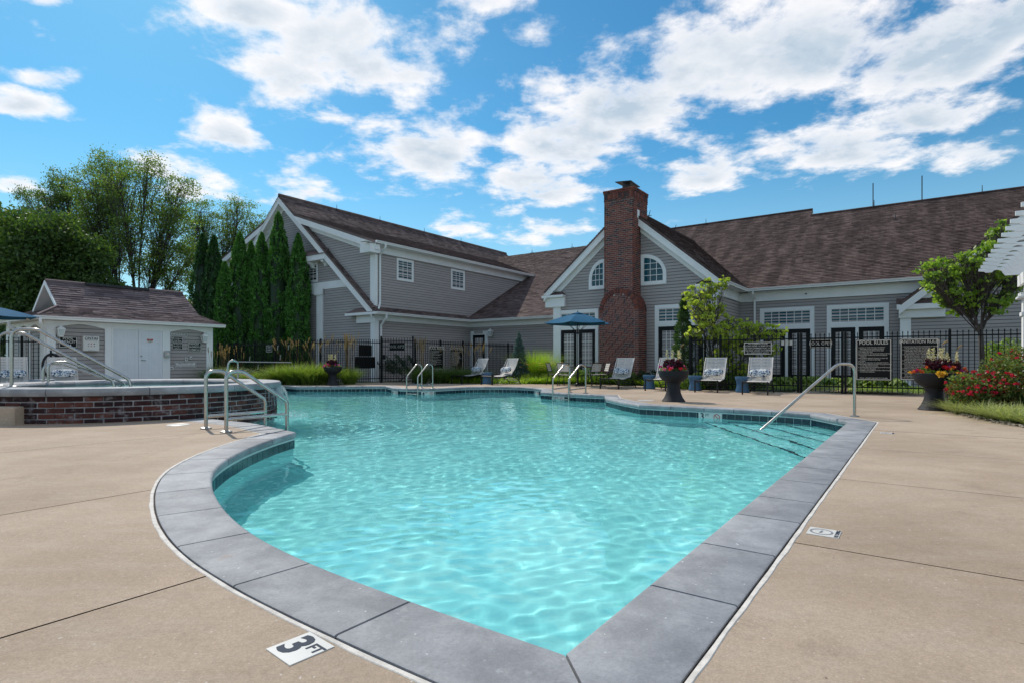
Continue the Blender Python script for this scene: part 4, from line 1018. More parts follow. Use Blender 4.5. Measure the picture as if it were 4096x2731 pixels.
MB().tube([LW.p(rU, RKV, rZ + .02), LW.p(rU, 39.5, rZ + .02)], .09, 6).build('ridge_cap', 'shingle_left', wing)
for v in (22.0, 25.4, 29.5, 33.5): rod(wing, LW.p(rU + .1, v, rZ), .30)
# middle roof over the restroom link
MEV, MEZ, MRV, MRZ = 25.2, 3.27, 37.4, 9.37
roof(wing, 'roof', [LW.p(-28, MEV, MEZ), LW.p(-12.5, MEV, MEZ), LW.p(-12.5, MRV, MRZ), LW.p(-28, MRV, MRZ)], 'shingle_left', seed=17)
MB().poly([LW.p(-28, MRV, MRZ), LW.p(-10.5, MRV, MRZ), LW.p(-10.5, MRV + 8, MRZ - 4), LW.p(-28, MRV + 8, MRZ - 4)]).build('back_roof', 'shingle_left', wing)
for px in (2131, 2291): u_ = onv(px, 1000, MRV)[0]; rod(wing, LW.p(u_, MRV - .1, MRZ), .3)
# pent strip under the upper wall, gutters
roof(wing, 'pent_roof', [LW.p(-20.88, WV - .35, 3.27), LW.p(-20.88, 25.3, 3.27), LW.p(WU, 25.3, 3.52), LW.p(WU, WV - .35, 3.52)], 'shingle_left', seed=18, th=.05)
gutter(wing, LW.fu(-20.9), WV - .35, 25.1, 3.27, 0); gutter(wing, LW.fv(25.22), -20.9, -13.75, 3.27, 0)
gutter(wing, LW.fu(uU + .0), RKV, 33, uZ - .0, 0)
plate(f_u, WV, RSV - .02, 2.92, 3.16, .02, .07).build('frieze_board', 'trim', wing); plate(f_u, WV, RSV - .02, 2.88, 2.93, .02, .10).build('frieze_moulding', 'trim', wing)
plate(f_r, WU + .08, -13.3, 2.92, 3.16, .02, .07).build('frieze_board', 'trim', wing); plate(f_r, WU + .1, -13.3, 2.88, 2.93, .02, .10).build('frieze_moulding', 'trim', wing)
MB().poly([f_u(WV - .3, 3.16, 0), f_u(RSV, 3.16, 0), f_u(RSV, 3.16, .5), f_u(WV - .3, 3.16, .5)]).poly([f_r(WU, 3.155, 0), f_r(-13.3, 3.155, 0), f_r(-13.3, 3.155, .55), f_r(WU, 3.155, .55)]).build('soffit', 'trim', wing)
plate(f_u, DV, 33, 6.18, 6.5, .02, .07).build('frieze_board', 'trim', wing); plate(f_u, DV, 33, 6.14, 6.19, .02, .10).build('frieze_moulding', 'trim', wing)
MB().poly([f_u(DV - .9, 6.50, 0), f_u(33, 6.50, 0), f_u(33, 6.50, .46), f_u(DV - .9, 6.50, .46)]).build('soffit', 'trim', wing)
# rakes
for sg in (1, -1):
    u1 = rU + sg * (sU - rU); rake(wing, f_rk, rU, rZ - .13, u1, sZ - .13, .34, -.02, .015); rake(wing, f_rk, rU, rZ - .13, u1, sZ - .13, .05, .015, .04, 'rake_crown')
    rake(wing, f_g, rU, rZ - .46, rU + sg * 6.7, rZ - .46 - st_ * 6.7, .28, .02, .06, 'frieze_board')
    MB().poly([f_rk(rU, rZ - .46, -.02), f_rk(u1, sZ - .46, -.02), f_g(u1, sZ - .46, .02), f_g(rU, rZ - .46, .02)]).build('soffit', 'trim', wing)
    ub = rU + sg * (bU - rU); ue = rU + sg * (uU - rU)
    rake(wing, f_rk, ub, bZ - .13, ue, uZ - .13, .30, -.03, .005, 'dormer_rake'); rake(wing, f_d, ub, bZ - .40, ue - sg * .45, uZ - .25, .24, .02, .07, 'dormer_frieze')
    MB().poly([f_rk(ub, bZ - .42, -.02), f_rk(ue, uZ - .42, -.02), f_d(ue, uZ - .42, .02), f_d(ub, bZ - .42, .02)]).build('soffit', 'trim', wing)
# upper corner post with capital, lower corner
plate(f_d, WU - .24, WU + .02, 3.55, 6.05, 0, .06).build('corner_board', 'trim', wing); plate(f_u, DV - .055, DV + .14, 3.55, 6.05, .021, .07).build('corner_board', 'trim', wing)
plate(f_d, WU - .34, WU + .40, 6.05, 6.46, 0, .60).build('corner_capital', 'trim', wing)
plate(f_g, WU - .27, WU + .02, -.03, 2.92, 0, .07).build('corner_board', 'trim', wing); plate(f_u, WV - .065, WV + .16, -.03, 2.92, .021, .07).build('corner_board', 'trim', wing)
plate(f_g, WU - 1.25, WU + .10, 2.78, 3.16, 0, .12).build('eave_return', 'trim', wing); plate(f_g, WU - 1.75, WU + .45, 3.14, 3.26, 0, .42).build('return_cornice', 'trim', wing)
MB().poly([f_g(WU - 1.75, 3.265, .42), f_g(WU + .45, 3.265, .42), f_g(WU + .2, 3.55, 0), f_g(WU - 1.3, 3.55, 0)]).build('return_roof', 'shingle_left', wing)
downspout(wing, [f_u(DV + .24, 6.5, .5), f_u(DV + .24, 6.35, .5), f_u(DV + .24, 6.05, .12), f_u(DV + .24, 3.75, .12), f_u(DV - .1, 3.42, .42)])
downspout(wing, [f_u(WV + .26, 3.2, .5), f_u(WV + .26, 3.0, .5), f_u(WV + .26, 2.65, .12), f_u(WV + .26, 0, .12)])
# upstairs windows on the right facing wall
for x0, x1, yt, yb in ((1585.7, 1652.3, 1032.3, 1121), (1803, 1857, 1075.7, 1156)):
    va, zt_ = onu(x0, yt, WU); vb, _ = onu(x1, yt, WU); _, zb_ = onu(x0, yb, WU); window(wing, f_u, va, vb, zb_, zt_, 3, 4)
# gable front details: small pent roof and bracketed beam, window, band, pilaster
GZ = onv(1270, 1030, WV)[1]
hw = (rZ - GZ) / st_
MB().prism([(rU - hw + .25, GZ - .25), (rU + hw - .15, GZ - .25), (rU + hw - .15, GZ + .02), (rU - hw + .25, GZ + .02)], lambda a, z: f_g(a, z, .02), lambda a, z: f_g(a, z, .42)).build('gable_beam', 'trim', wing)
MB().poly([f_g(rU - hw, GZ + .03, .46), f_g(rU + hw, GZ + .03, .46), f_g(rU + hw - .3, GZ + .40, .02), f_g(rU - hw + .3, GZ + .40, .02)]).build('pent_roof', 'shingle_left', wing)
for k in range(5):
    a = rU + hw - .55 - k * 1.15; MB().prism([(0, 0), (.36, 0), (.36, -.1), (.2, -.16), (.12, -.3), (0, -.3)], lambda o, z: f_g(a, GZ - .26 + z, o), lambda o, z: f_g(a + .16, GZ - .26 + z, o)).build('bracket', 'trim', wing)
x0, zt_ = onv(1224, 1058, WV); x1, zb_ = onv(1272, 1128, WV); window(wing, f_g, x0, x1, zb_, zt_, 3, 4, .07, 'glass_dark')
b0, bz1 = onv(1225, 1122, WV); b1, bz0 = onv(1383, 1147, WV); plate(f_g, rU - 5, rU + (rZ - bz0) / st_ - .35, bz0 - .02, bz0 + .36, .02, .06).build('band_board', 'trim', wing)
p0, _ = onv(1272, 1200, WV); p1, _ = onv(1295, 1200, WV)
plate(f_g, p0, p1, -.03, bz0 - .02, .02, .10).build('pilaster', 'trim', wing); plate(f_g, p0 - .09, p1 + .09, bz0 - .30, bz0 + .02, .10, .18).build('pilaster_capital', 'trim', wing)
arc = [(p0 - 2.6 + 2.6 * k / 12, bz0 - .02 - .34 * (1 - math.sin(math.pi * k / 12))) for k in range(13)]
MB().prism([(p0 - 2.6, bz0)] + arc + [(p0, bz0)], lambda a, z: f_g(a, z, .02), lambda a, z: f_g(a, z, .05)).build('porch_arch', 'trim', wing)
# restroom door
r0, rz_ = onv(1881.7, 1325, RSV); r1, _ = onv(1952.7, 1325, RSV); q0, dz_ = onv(1893, 1340, RSV); q1, _ = onv(1941, 1340, RSV); rz_ = onv(1915, 1325, RSV)[1]; dz_ = onv(1915, 1340, RSV)[1]
m = MB(); plate(f_r, r0 + .05, q0, -.0, dz_, 0, .05, m); plate(f_r, q1, r1, 0, dz_, 0, .05, m); plate(f_r, r0 + .05, r1, dz_, rz_, 0, .05, m); m.build('door_surround', 'trim', wing)
m = MB(); s_ = .14; plate(f_r, q0, q0 + s_, .1, dz_, 0, .03, m); plate(f_r, q1 - s_, q1, .1, dz_, 0, .03, m); plate(f_r, q0 + s_, q1 - s_, dz_ - .16, dz_, 0, .03, m); plate(f_r, q0 + s_, q1 - s_, .1, .38, 0, .03, m)
d = m.build('door', 'black_paint', wing); glazing(d, f_r, q0 + s_, q1 - s_, .38, dz_ - .16, 3, 5, .008, .02, 'glass_dark')
x, y = W2(onv(1914, 1340, RSV - .06)[0], RSV - .065); sign('restroom_sign', 'small RESTROOM sign above the black side door', .62, .17, (x, y, onv(1914, 1336, RSV)[1]), -ANG, [('RESTROOM', 0, .085, .105)], 'sign_cream', 'ink_grey')
u_, z_ = onv(1967.7, 1332, RSV - .02); lantern('wall_lantern', 'white wall lantern beside the restroom door', W2(u_, RSV - .02) + (z_,), -ANG, 1.15)

# ================= pool equipment shed
SU = -22.4; SV0, SV1 = 6.15, 11.3
shed = building('pool_shed', 'low grey shed with white double doors and mauve shingle roof', SU, SV0); LS = Loc(shed, SU, SV0)
f_s = LS.fu(SU); f_e = LS.fv(SV0); SB = -26.3
EZS = 2.33; EU = -22.0; EV0, EV1 = 5.82, 11.62; BU_, BZ_ = -23.5, 2.76; RU_, RZ_ = -24.73, 3.72; GV0, GV1 = 6.76, 11.3
siding(shed, [(SV0, -.03), (SV1, -.03), (SV1, 2.2), (SV0, 2.2)], f_s); siding(shed, [(SB, -.03), (SU, -.03), (SU, 2.2), (SB, 2.2)], f_e)
MB().poly([LS.p(SB, SV0, 0), LS.p(SB, SV1, 0), LS.p(SB, SV1, 2.2), LS.p(SB, SV0, 2.2)]).poly([LS.p(SB, SV1, 0), LS.p(SU, SV1, 0), LS.p(SU, SV1, 2.2), LS.p(SB, SV1, 2.2)]).build('wall_sheathing', 'siding', shed)
EUb = 2 * RU_ - EU; BUb = 2 * RU_ - BU_
# front slope: steep part then flared skirt; each tab a piece on the front
def roof_pieces(quad, n_keep, seed, name='roof'):
    P = [Vector(p) for p in quad]; e = (P[1] - P[0]).normalized(); nr = e.cross(P[2] - P[1]).normalized(); nr = nr if nr.z > 0 else -nr; s = nr.cross(e); s = s if s.z > 0 else -s
    f3 = lambda x, y, h: tuple(P[0] + e * x + s * y + nr * h); p2 = [((p - P[0]).dot(e), (p - P[0]).dot(s)) for p in P]
    slab = MB().prism(p2, lambda x, y: f3(x, y, -.06), lambda x, y: f3(x, y, -.002)).build(name, 'shingle_shed', shed); tabs = shingles(p2, f3, .135, .30, seed)
    rest = MB()
    for k, (V, lip) in enumerate(tabs):
        if k < n_keep: m = MB(); weld_tab(m, V, lip); m.build('shingle', 'shingle_shed', slab)
        else: weld_tab(rest, V, lip)
    if rest.v: tag(rest.build('shingle_courses', 'shingle_shed', slab), kind='stuff')
    return slab
roof_pieces([LS.p(EU, EV0, EZS), LS.p(EU, EV1, EZS), LS.p(BU_, GV1 + .05, BZ_), LS.p(BU_, GV0, BZ_)], 150, 21)
roof_pieces([LS.p(BU_, GV0, BZ_), LS.p(BU_, GV1 + .05, BZ_), LS.p(RU_, GV1, RZ_), LS.p(RU_, GV0, RZ_)], 150, 22)
roof_pieces([LS.p(EU, EV0, EZS), LS.p(EUb, EV0, EZS), LS.p(BUb, GV0 + .2, BZ_), LS.p(BU_, GV0 + .2, BZ_)], 0, 23)
roof_pieces([LS.p(EUb, EV0, EZS), LS.p(EUb, EV1, EZS), LS.p(BUb, GV1, BZ_), LS.p(BUb, GV0, BZ_)], 0, 24)
roof_pieces([LS.p(BUb, GV0, BZ_), LS.p(BUb, GV1, BZ_), LS.p(RU_, GV1, RZ_), LS.p(RU_, GV0, RZ_)], 0, 25)
MB().poly([LS.p(EU, EV1, EZS), LS.p(EUb, EV1, EZS), LS.p(BUb, GV1, BZ_), LS.p(RU_, GV1, RZ_), LS.p(BU_, GV1, BZ_)]).build('end_roof', 'shingle_shed', shed)
MB().tube([LS.p(RU_, GV0, RZ_ + .01), LS.p(RU_, GV1, RZ_ + .01)], .06, 6).build('ridge_cap', 'shingle_shed', shed)
MB().box(*[c_ for pr in zip(LS.p(RU_ - .15, 7.9, 0)[:2], LS.p(RU_ + .15, 10.0, 0)[:2]) for c_ in pr], RZ_ - .03, RZ_ + .055).build('ridge_vent', 'rubber', shed)
MB().tube([LS.p(EU, EV0, EZS + .02), LS.p(BU_, GV0, BZ_ + .02)], .05, 5).build('hip_cap', 'shingle_shed', shed)
fgl = LS.fv(GV0); hh = (RZ_ - BZ_)
for sg in (-1, 1): rake(shed, fgl, RU_, RZ_, RU_ + sg * 1.235, BZ_, .14, -.02, .03)
MB().poly([fgl(RU_ - 1.0, BZ_, -.5), fgl(RU_ + 1.0, BZ_, -.5), fgl(RU_, RZ_ - .15, -.5)]).build('gablet_wall', 'siding', shed)
for sg in (-1, 1): MB().poly([fgl(RU_, RZ_ - .14, 0), fgl(RU_ + sg * 1.2, BZ_ - .1, 0), fgl(RU_ + sg * 1.2, BZ_ - .1, -.5), fgl(RU_, RZ_ - .14, -.5)]).build('soffit', 'trim', shed)
m = MB()
for k in range(6): plate(fgl, RU_ - .12, RU_ + .22, BZ_ + .18 + k * .06, BZ_ + .22 + k * .06, -.49, -.46, m)
m.build('gable_louvre', 'trim', shed)
gutter(shed, LS.fu(EU), EV0 - .02, EV1, EZS, 0, .10, .11); gutter(shed, LS.fv(EV0), EUb, EU + .1, EZS, 0, .10, .11)
MB().poly([LS.p(EU, EV0, 2.23), LS.p(EU, EV1, 2.23), LS.p(SU, EV1, 2.23), LS.p(SU, EV0, 2.23)]).poly([LS.p(EU, EV0, 2.232), LS.p(EUb, EV0, 2.232), LS.p(EUb, SV0, 2.232), LS.p(EU, SV0, 2.232)]).build('soffit', 'trim', shed)
# white posts, arched bays and door frame of the front
def sv(px): return onu(px, 1400, SU)[0]
v_p0, v_b0, v_b1, v_d0, v_d1, v_b2, v_b3, v_e = sv(186), sv(220), sv(417), sv(449), sv(647), sv(677), sv(823), sv(848)
zd = onu(550, 1320, SU)[1]; zsp = 2.05
for a, b in ((SV0 - .02, v_b0), (v_b1, v_d0), (v_d1, v_b2), (v_b3, SV1 + .03)): plate(f_s, a, b, -.03, 2.22, .02, .07).build('post', 'trim', shed)
def bay(f, a, b, z0, zs):
    arcp = [(a + (b - a) * k / 16, zs - .13 + .12 * math.sin(math.pi * k / 16)) for k in range(17)]
    MB().prism([(a, 2.22)] + arcp + [(b, 2.22)], lambda p, z: f(p, z, .02), lambda p, z: f(p, z, .068)).build('arched_header', 'trim', shed)
bay(f_s, v_b0, v_b1, 0, 2.14); bay(f_s, v_b2, v_b3, 0, 2.13)
plate(f_s, v_d0, v_d1, zd, 2.22, .02, .068).build('door_header', 'trim', shed)
casing(f_s, v_d0 - .05, v_d1 + .05, 0, zd + .05, .05, .07, .09, None, False).build('door_frame', 'trim', shed)
for k, (a, b) in enumerate(((v_d0, (v_d0 + v_d1) / 2 - .004), ((v_d0 + v_d1) / 2 + .004, v_d1))):
    d = plate(f_s, a, b, .01, zd, .02, .05).build('door', 'door_white', shed); wd = b - a
    for c0_, c1_ in ((.12, .45), (.55, .88)):
        for z0, z1 in ((.12, .42), (.47, .80), (.85, .95)): casing(f_s, a + wd * c0_, a + wd * c1_, zd * z0, zd * z1, .022, .05, .056).build('door_panel', 'door_white', d)
    if k: MB().tube([f_s(a + .09, .98, .05), f_s(a + .09, .98, .10), f_s(a + .21, .975, .10)], .014, 6).tube([f_s(a + .09, 1.12, .05), f_s(a + .09, 1.12, .075)], .03, 10).build('handle', 'steel_dull', d)
for a, b in ((SU - .32, SU + .06), (SB, SB + .3)): plate(f_e, a, b, -.03, 2.22, .02, .07).build('post', 'trim', shed)
for k in range(3):
    a = SB + .3 + (SU - .32 - SB - .3) * k / 3; b = SB + .3 + (SU - .32 - SB - .3) * (k + 1) / 3
    if k: plate(f_e, a - .07, a + .07, -.03, 2.1, .02, .06).build('post', 'trim', shed)
    bay(f_e, a, b, 0, 2.12)
downspout(shed, [LS.p(EU + .08, EV0 + .05, 2.24), LS.p(EU + .08, EV0 + .05, 2.12), LS.p(SU + .09, SV0 + .02, 1.72), LS.p(SU + .09, SV0 + .02, 0)]); downspout(shed, [LS.p(-24.6, EV0 - .05, 2.24), LS.p(-24.6, EV0 - .05, 2.1), LS.p(-24.3, SV0 - .08, 1.75), LS.p(-24.3, SV0 - .08, 0)])
RZS = R(54.5)
def on_shed(px0, px1, py0, py1, o=.03):      # centre bottom position, width and height of a board on the shed front
    v0, z1 = onu(px0, py0, SU + o); v1, z0 = onu(px1, py1, SU + o); zc0 = onu((px0 + px1) / 2, py1, SU + o)[1]; zc1 = onu((px0 + px1) / 2, py0, SU + o)[1]
    return W2(SU + o, (v0 + v1) / 2) + (zc0,), v1 - v0, zc1 - zc0
p, w_, h_ = on_shed(235, 309, 1346, 1391); sign('capacity_sign', 'black POOL CAPACITY 124 sign on the shed', w_, h_, p, RZS, [('POOL', 0, h_ * .80, h_ * .30), ('CAPACITY', 0, h_ * .52, h_ * .30), ('124', 0, h_ * .22, h_ * .30)], ink='sign_white')
p, w_, h_ = on_shed(325, 389, 1345, 1403); fa = thing('first_aid_box', 'white first aid cabinet on the shed wall beside the capacity sign', 'cabinet', p, RZS); MB().cbox(-w_ / 2, w_ / 2, -.17, -.005, 0, h_, .01).build('cabinet', 'tile_white', fa)
MB().box(-w_ / 2 + .004, w_ / 2 - .004, -.176, -.171, .01, h_ - .012).build('cabinet_door', 'sign_white', fa)
put_text(fa, 'CiNTAS', 0, h_ * .84, .115, 'ink_blue', -.179, .02, 'CENTER', .95); put_text(fa, 'First Aid Center', 0, h_ * .72, .052, 'ink_grey', -.179)
for k in range(6):
    x = (k % 3 - 1) * w_ * .18; z = h_ * (.48 if k < 3 else .32); m = MB(); s = .022
    m.prism([(x - s, z - s * .5), (x, z - s * .9), (x + s, z + s * .2), (x + s * .6, z + s * .8), (x - s * .3, z + s * .6)], lambda a, b: (a, -.1765, b), lambda a, b: (a, -.179, b)); m.build('icon', ['ink_grey', 'ink_red', 'ink_blue', 'ink_grey', 'ink_red', 'ink_grey'][k], fa)
MB().box(-.1, .1, -.179, -.177, h_ * .06, h_ * .075).build('icon', 'ink_grey', fa)
p, w_, h_ = on_shed(678, 749, 1331, 1345); sign('telephone_sign', 'white TELEPHONE sign above the call box notices', w_, h_, p, RZS, [('TELEPHONE', 0, h_ / 2, h_ * .85)], 'sign_white', 'ink_grey')
p, w_, h_ = on_shed(689, 731, 1345.5, 1370); sign('call_box_sign', 'black Emergency Call Box sign on the shed', w_, h_, p, RZS, [('Emergency', 0, h_ * .68, h_ * .33), ('Call Box', 0, h_ * .30, h_ * .33)], ink='sign_white')
p, w_, h_ = on_shed(689, 731, 1371, 1397); sign('emergency_sign', 'black In Case of Emergency Dial 911 sign', w_, h_, p, RZS, [('In Case of', 0, h_ * .78, h_ * .26), ('Emergency', 0, h_ * .50, h_ * .26), ('Dial 911', 0, h_ * .22, h_ * .26)], ink='sign_white')
p, w_, h_ = on_shed(752, 806, 1368, 1407); sign('hazard_sign', 'black DANGER HAZARDOUS CHEMICALS sign on the shed', w_, h_, p, RZS, [('DANGER -', 0, h_ * .79, h_ * .27, 'CENTER', .9), ('HAZARDOUS', 0, h_ * .51, h_ * .27, 'CENTER', .8), ('CHEMICALS', 0, h_ * .22, h_ * .27, 'CENTER', .8)], ink='sign_white')
p, w_, h_ = on_shed(700, 784, 1445, 1469); sign('shut_down_sign', 'white EMERGENCY SPA SHUT DOWN DEVICE sign low on the shed', w_, h_, p, RZS, [('EMERGENCY SPA', 0, h_ * .68, h_ * .33), ('SHUT DOWN DEVICE', 0, h_ * .30, h_ * .33, 'CENTER', .9)], 'sign_white', 'ink_grey')
p, w_, h_ = on_shed(588, 612, 1356, 1370, .06); s_ = sign('restricted_notice', 'small red and white notice on the shed door', w_, h_, p, RZS, [('EMPLOYEES', 0, h_ * .32, h_ * .26, 'CENTER', .8), ('ONLY', 0, h_ * .08, h_ * .24)], 'sign_white', 'ink_blue', False, .004)
MB().box(-w_ / 2, w_ / 2, -.0045, -.002, h_ * .52, h_).build('red_band', 'ink_red', s_); put_text(s_, 'RESTRICTED', 0, h_ * .84, h_ * .2, 'sign_white', -.006, .01, 'CENTER', .75); put_text(s_, 'AREA', 0, h_ * .64, h_ * .2, 'sign_white', -.006)
p, w_, h_ = on_shed(653, 677, 1403, 1427, .07); pb = thing('phone_box', 'grey emergency phone box on the shed door post', 'phone box', p, RZS); MB().cbox(-w_ / 2, w_ / 2, -.14, 0, 0, h_, .02).build('box', 'steel_dull', pb); MB().box(-.05, .05, -.146, -.14, h_ * .35, h_ * .75).build('badge', 'sign_white', pb); put_text(pb, '911', 0, h_ * .55, .07, 'ink_red', -.149)
for nm, lb, q in (('emergency_switch', 'white emergency switch plate on the shed', (739, 750, 1428, 1443)), ('key_switch', 'small ivory key switch beside the emergency switch', (758, 767, 1425, 1437)), ('outlet_cover', 'white outlet cover low on the shed wall', (675, 693, 1466, 1478))):
    p, w_, h_ = on_shed(*q); e_ = thing(nm, lb, 'switch', p, RZS); MB().cbox(-w_ / 2, w_ / 2, -.035, 0, 0, h_, .008).build('plate', 'sign_white', e_); MB().box(-w_ * .22, w_ * .22, -.05, -.035, h_ * .25, h_ * .75).build('button', 'ink_grey', e_)
for px, py, lb in ((237, 1327, 'white wall lantern above the pool capacity sign'), (812, 1353, 'white wall lantern above the hazard sign')):
    v_, z_ = onu(px, py, SU + .03); lantern('wall_lantern', lb, W2(SU + .03, v_) + (z_,), RZS, .95)
v_, z_ = onu(204, 1432, SU + .1); ho = thing('garden_hose', 'coiled dark garden hose hung on the shed corner post', 'hose', W2(SU + .08, v_) + (z_ - .95,), RZS); m = MB()
for k in range(7):
    r_ = .24 + random.uniform(-.02, .02); o_ = -.04 - k * .022; m.tube([(r_ * math.sin(2 * math.pi * j / 24), o_, .72 + r_ * 1.5 * math.cos(2 * math.pi * j / 24) - .08 * (r_ - .2)) for j in range(25)], .013, 6)
m.build('hose_coil', 'rubber', ho); MB().box(-.02, .02, -.03, 0, .95, 1.2).box(-.02, .02, -.2, -.03, 1.06, 1.09).build('hanger', 'iron', ho)

# ================= far house behind the trees
hx, hy = att(660, 62); hs_ = thing('far_house', 'pale tan roofed house seen through the trees behind the shed', 'house', (hx, hy, 0), -ANG); 
MB().box(-7, 7, 0, 9, 0, 5.2).build('wall', 'siding', hs_); MB().add([(-7.6, -.6, 5.2), (7.6, -.6, 5.2), (7.6, 4.5, 8.2), (-7.6, 4.5, 8.2), (-7.6, 9.6, 5.2), (7.6, 9.6, 5.2)], [(0, 1, 2, 3), (3, 2, 5, 4), (0, 3, 4), (1, 5, 2)]).build('roof', 'shingle_far', hs_)
for k in range(4): casing(lambda a, z, o=0: (a, -o, z), -6 + k * 3.3, -4.6 + k * 3.3, 2.6, 4.2, .12, 0, .05).build('window', 'trim', hs_)

# ------------------------------------------------------------------ iron fences, gates and their signs
def picket_mesh(h, r=.0095):
    m = MB(); m.box(-r, r, -r, r, .05, h - .055)
    s = .019; m.add([(-s, -s * .6, h - .055), (s, -s * .6, h - .055), (s, s * .6, h - .055), (-s, s * .6, h - .055), (0, 0, h)], [(3, 2, 1, 0), (0, 1, 4), (1, 2, 4), (2, 3, 4), (3, 0, 4)]); return m.mesh('picket', 'iron')
_pk = {}
def fence(label, p0, p1, zr=1.62, posts=(), name='iron_fence', cat='fence', mid=False, post_h=None, off0=.06, sp=.1195):
    d = math.dist(p0, p1); a = math.atan2(p1[1] - p0[1], p1[0] - p0[0]); f = thing(name, label, cat, p0, a, 'black iron fence runs round the pool' if cat == 'fence' else None)
    h = zr + .155
    if h not in _pk: _pk[h] = picket_mesh(h)
    MB().box(0, d, -.019, .019, zr - .018, zr + .018).build('rail', 'iron', f); MB().box(0, d, -.019, .019, .185, .22).build('rail', 'iron', f)
    if mid: MB().box(0, d, -.019, .019, zr - .24, zr - .21).build('rail', 'iron', f)
    n = int((d - .04) / sp)
    for k in range(n):
        x = off0 + k * sp
        if any(abs(x - q) < .055 for q in posts) or x > d - .03: continue
        link('picket', _pk[h], f, (x, 0, 0))
    for q in posts:
        s = .032; ph = post_h or h + .02; m = MB(); m.box(q - s, q + s, -s, s, -.02, ph - .03); m.add([(q - s * 1.2, -s * 1.2, ph - .03), (q + s * 1.2, -s * 1.2, ph - .03), (q + s * 1.2, s * 1.2, ph - .03), (q - s * 1.2, s * 1.2, ph - .03), (q, 0, ph + .02)], [(3, 2, 1, 0), (0, 1, 4), (1, 2, 4), (2, 3, 4), (3, 0, 4)]); m.build('post', 'iron', f)
    return f
FV = 19.2
def fu_(px): return onv(px, 1400, FV)[0]
uA, uG0, uG1, uE = fu_(2760), fu_(3193), fu_(3382), 2.62
d1 = uG0 - uA; fence('black iron fence behind the chaises with the no swimming alone sign', W2(uA, FV), W2(uG0, FV), 1.62, (0, 1.0, d1 * .62, d1))
gate = fence('black iron gate with the POOL OPEN sign near the slanting handrail', W2(uG0 + .05, FV), W2(uG1 - .05, FV), 1.62, (.03, uG1 - uG0 - .13), 'iron_gate', 'gate')
d2 = uE - uG1; fence('black iron fence carrying the large rules boards beside the rose bush', W2(uG1, FV), W2(uE, FV), 1.62, (0, fu_(3799) - uG1, d2))
fence('short black iron fence running back to the clubhouse behind the young redbud', W2(uA, FV + .06), W2(uA, 22.4), 1.62, (0, 1.6))
LV = 15.4
def lp(px, t): return att(px, t)
P1 = W2(*(lambda u: (u, LV))(onv(872, 1400, LV)[0])); P2_ = W2(onv(1386, 1400, LV)[0], LV); P3 = (-5.70, 24.95); P4 = (-4.32, 24.95); P5 = (-4.22 + SA * 7.5, 24.95 + CA * 7.5)
dl = math.dist(P1, P2_); fence('black iron fence in front of the columnar evergreens', P1, P2_, 1.73, tuple(dl * k / 6 for k in range(7)))
d3 = math.dist(P2_, P3); fence('short black iron fence left of the far gate with blank black boards', P2_, P3, 1.73, (.02, d3), sp=.105)
fg_ = fence('taller black iron gate with POOL OPEN sign by the wing corner', P3, P4, 1.80, (0, math.dist(P3, P4)), 'iron_gate', 'gate', True, 2.02)
MB().box(.05, .16, -.04, .04, .95, 1.22).build('lock_box', 'iron', fg_); MB().tube([(.1, -.04, 1.0), (.1, -.1, 1.0), (.23, -.1, 1.0)], .014, 6).build('handle', 'steel', fg_)
fence('black iron fence along the restroom wall behind the brown grass plumes', (-4.22, 24.95), P5, 1.73, (0, 1.6, 3.2, 4.8, 6.9), off0=.03)
# small fence and gate behind the spa at the left frame edge
q0 = att(-60, 17.3); q1 = att(172, 18.3); fence('black iron fence by the shed corner at the left edge', q0, q1, 1.55, (0, .85, math.dist(q0, q1)))

def on_f(px0, px1, py0, py1, v=FV - .045):
    u0 = onv(px0, py0, v)[0]; u1 = onv(px1, py0, v)[0]; c_ = (px0 + px1) / 2; z1 = onv(c_, py0, v)[1]; z0 = onv(c_, py1, v)[1]; return W2((u0 + u1) / 2, v) + (z0,), u1 - u0, z1 - z0
def rules(name, label, box_, title, lines, foot, ts, v=FV - .045, rz=-ANG, place=None, lh=None):
    p, w_, h_ = place or on_f(*box_, v); L = [(title, 0, h_ * .915, ts, 'CENTER', .82)]
    s = lh or h_ * .0345; z = h_ * .80; 
    for l in lines: L.append((l, -w_ / 2 + .055 + (0 if l[0].isdigit() else .04), z, s, 'LEFT', .74)); z -= s * 1.07
    if foot: L.append((foot, 0, h_ * .055, h_ * .046, 'CENTER', .82))
    return sign(name, label, w_, h_, p, rz, L)
PR = ['1. USE POOL AT YOUR OWN RISK.  WE ARE NOT', ' RESPONSIBLE FOR ACCIDENTS OR INJURIES.', '2. NO GLASS, FOOD OR DRINK IN POOL AREA.', '3. NO ANIMALS ALLOWED.', '4. BE CONSIDERATE - NO YELLING OR OTHER LOUD NOISES.', '5. NO RUNNING, PUSHING OR OTHER DANGEROUS', ' HORSEPLAY.', '6. MANAGEMENT RESERVES THE RIGHT TO DENY USE', ' OF POOL TO ANYONE AT ANY TIME.', '7. NO DIVING.', '8. USE POOL AT OWN RISK  NO LIFEGUARD ON DUTY.', '9. MANAGEMENT RESERVES THE RIGHT TO CLOSE THE POOL', ' AT ANY TIME FOR ANY REASON.', '10. ANYONE USING THE POOL BEFORE OR AFTER HOURS', ' WILL LOSE POOL PRIVILEGES.', '11. SWIMMING IS NOT PERMITTED WHEN THERE IS THUNDER', ' OR LIGHTNING OBSERVED.']
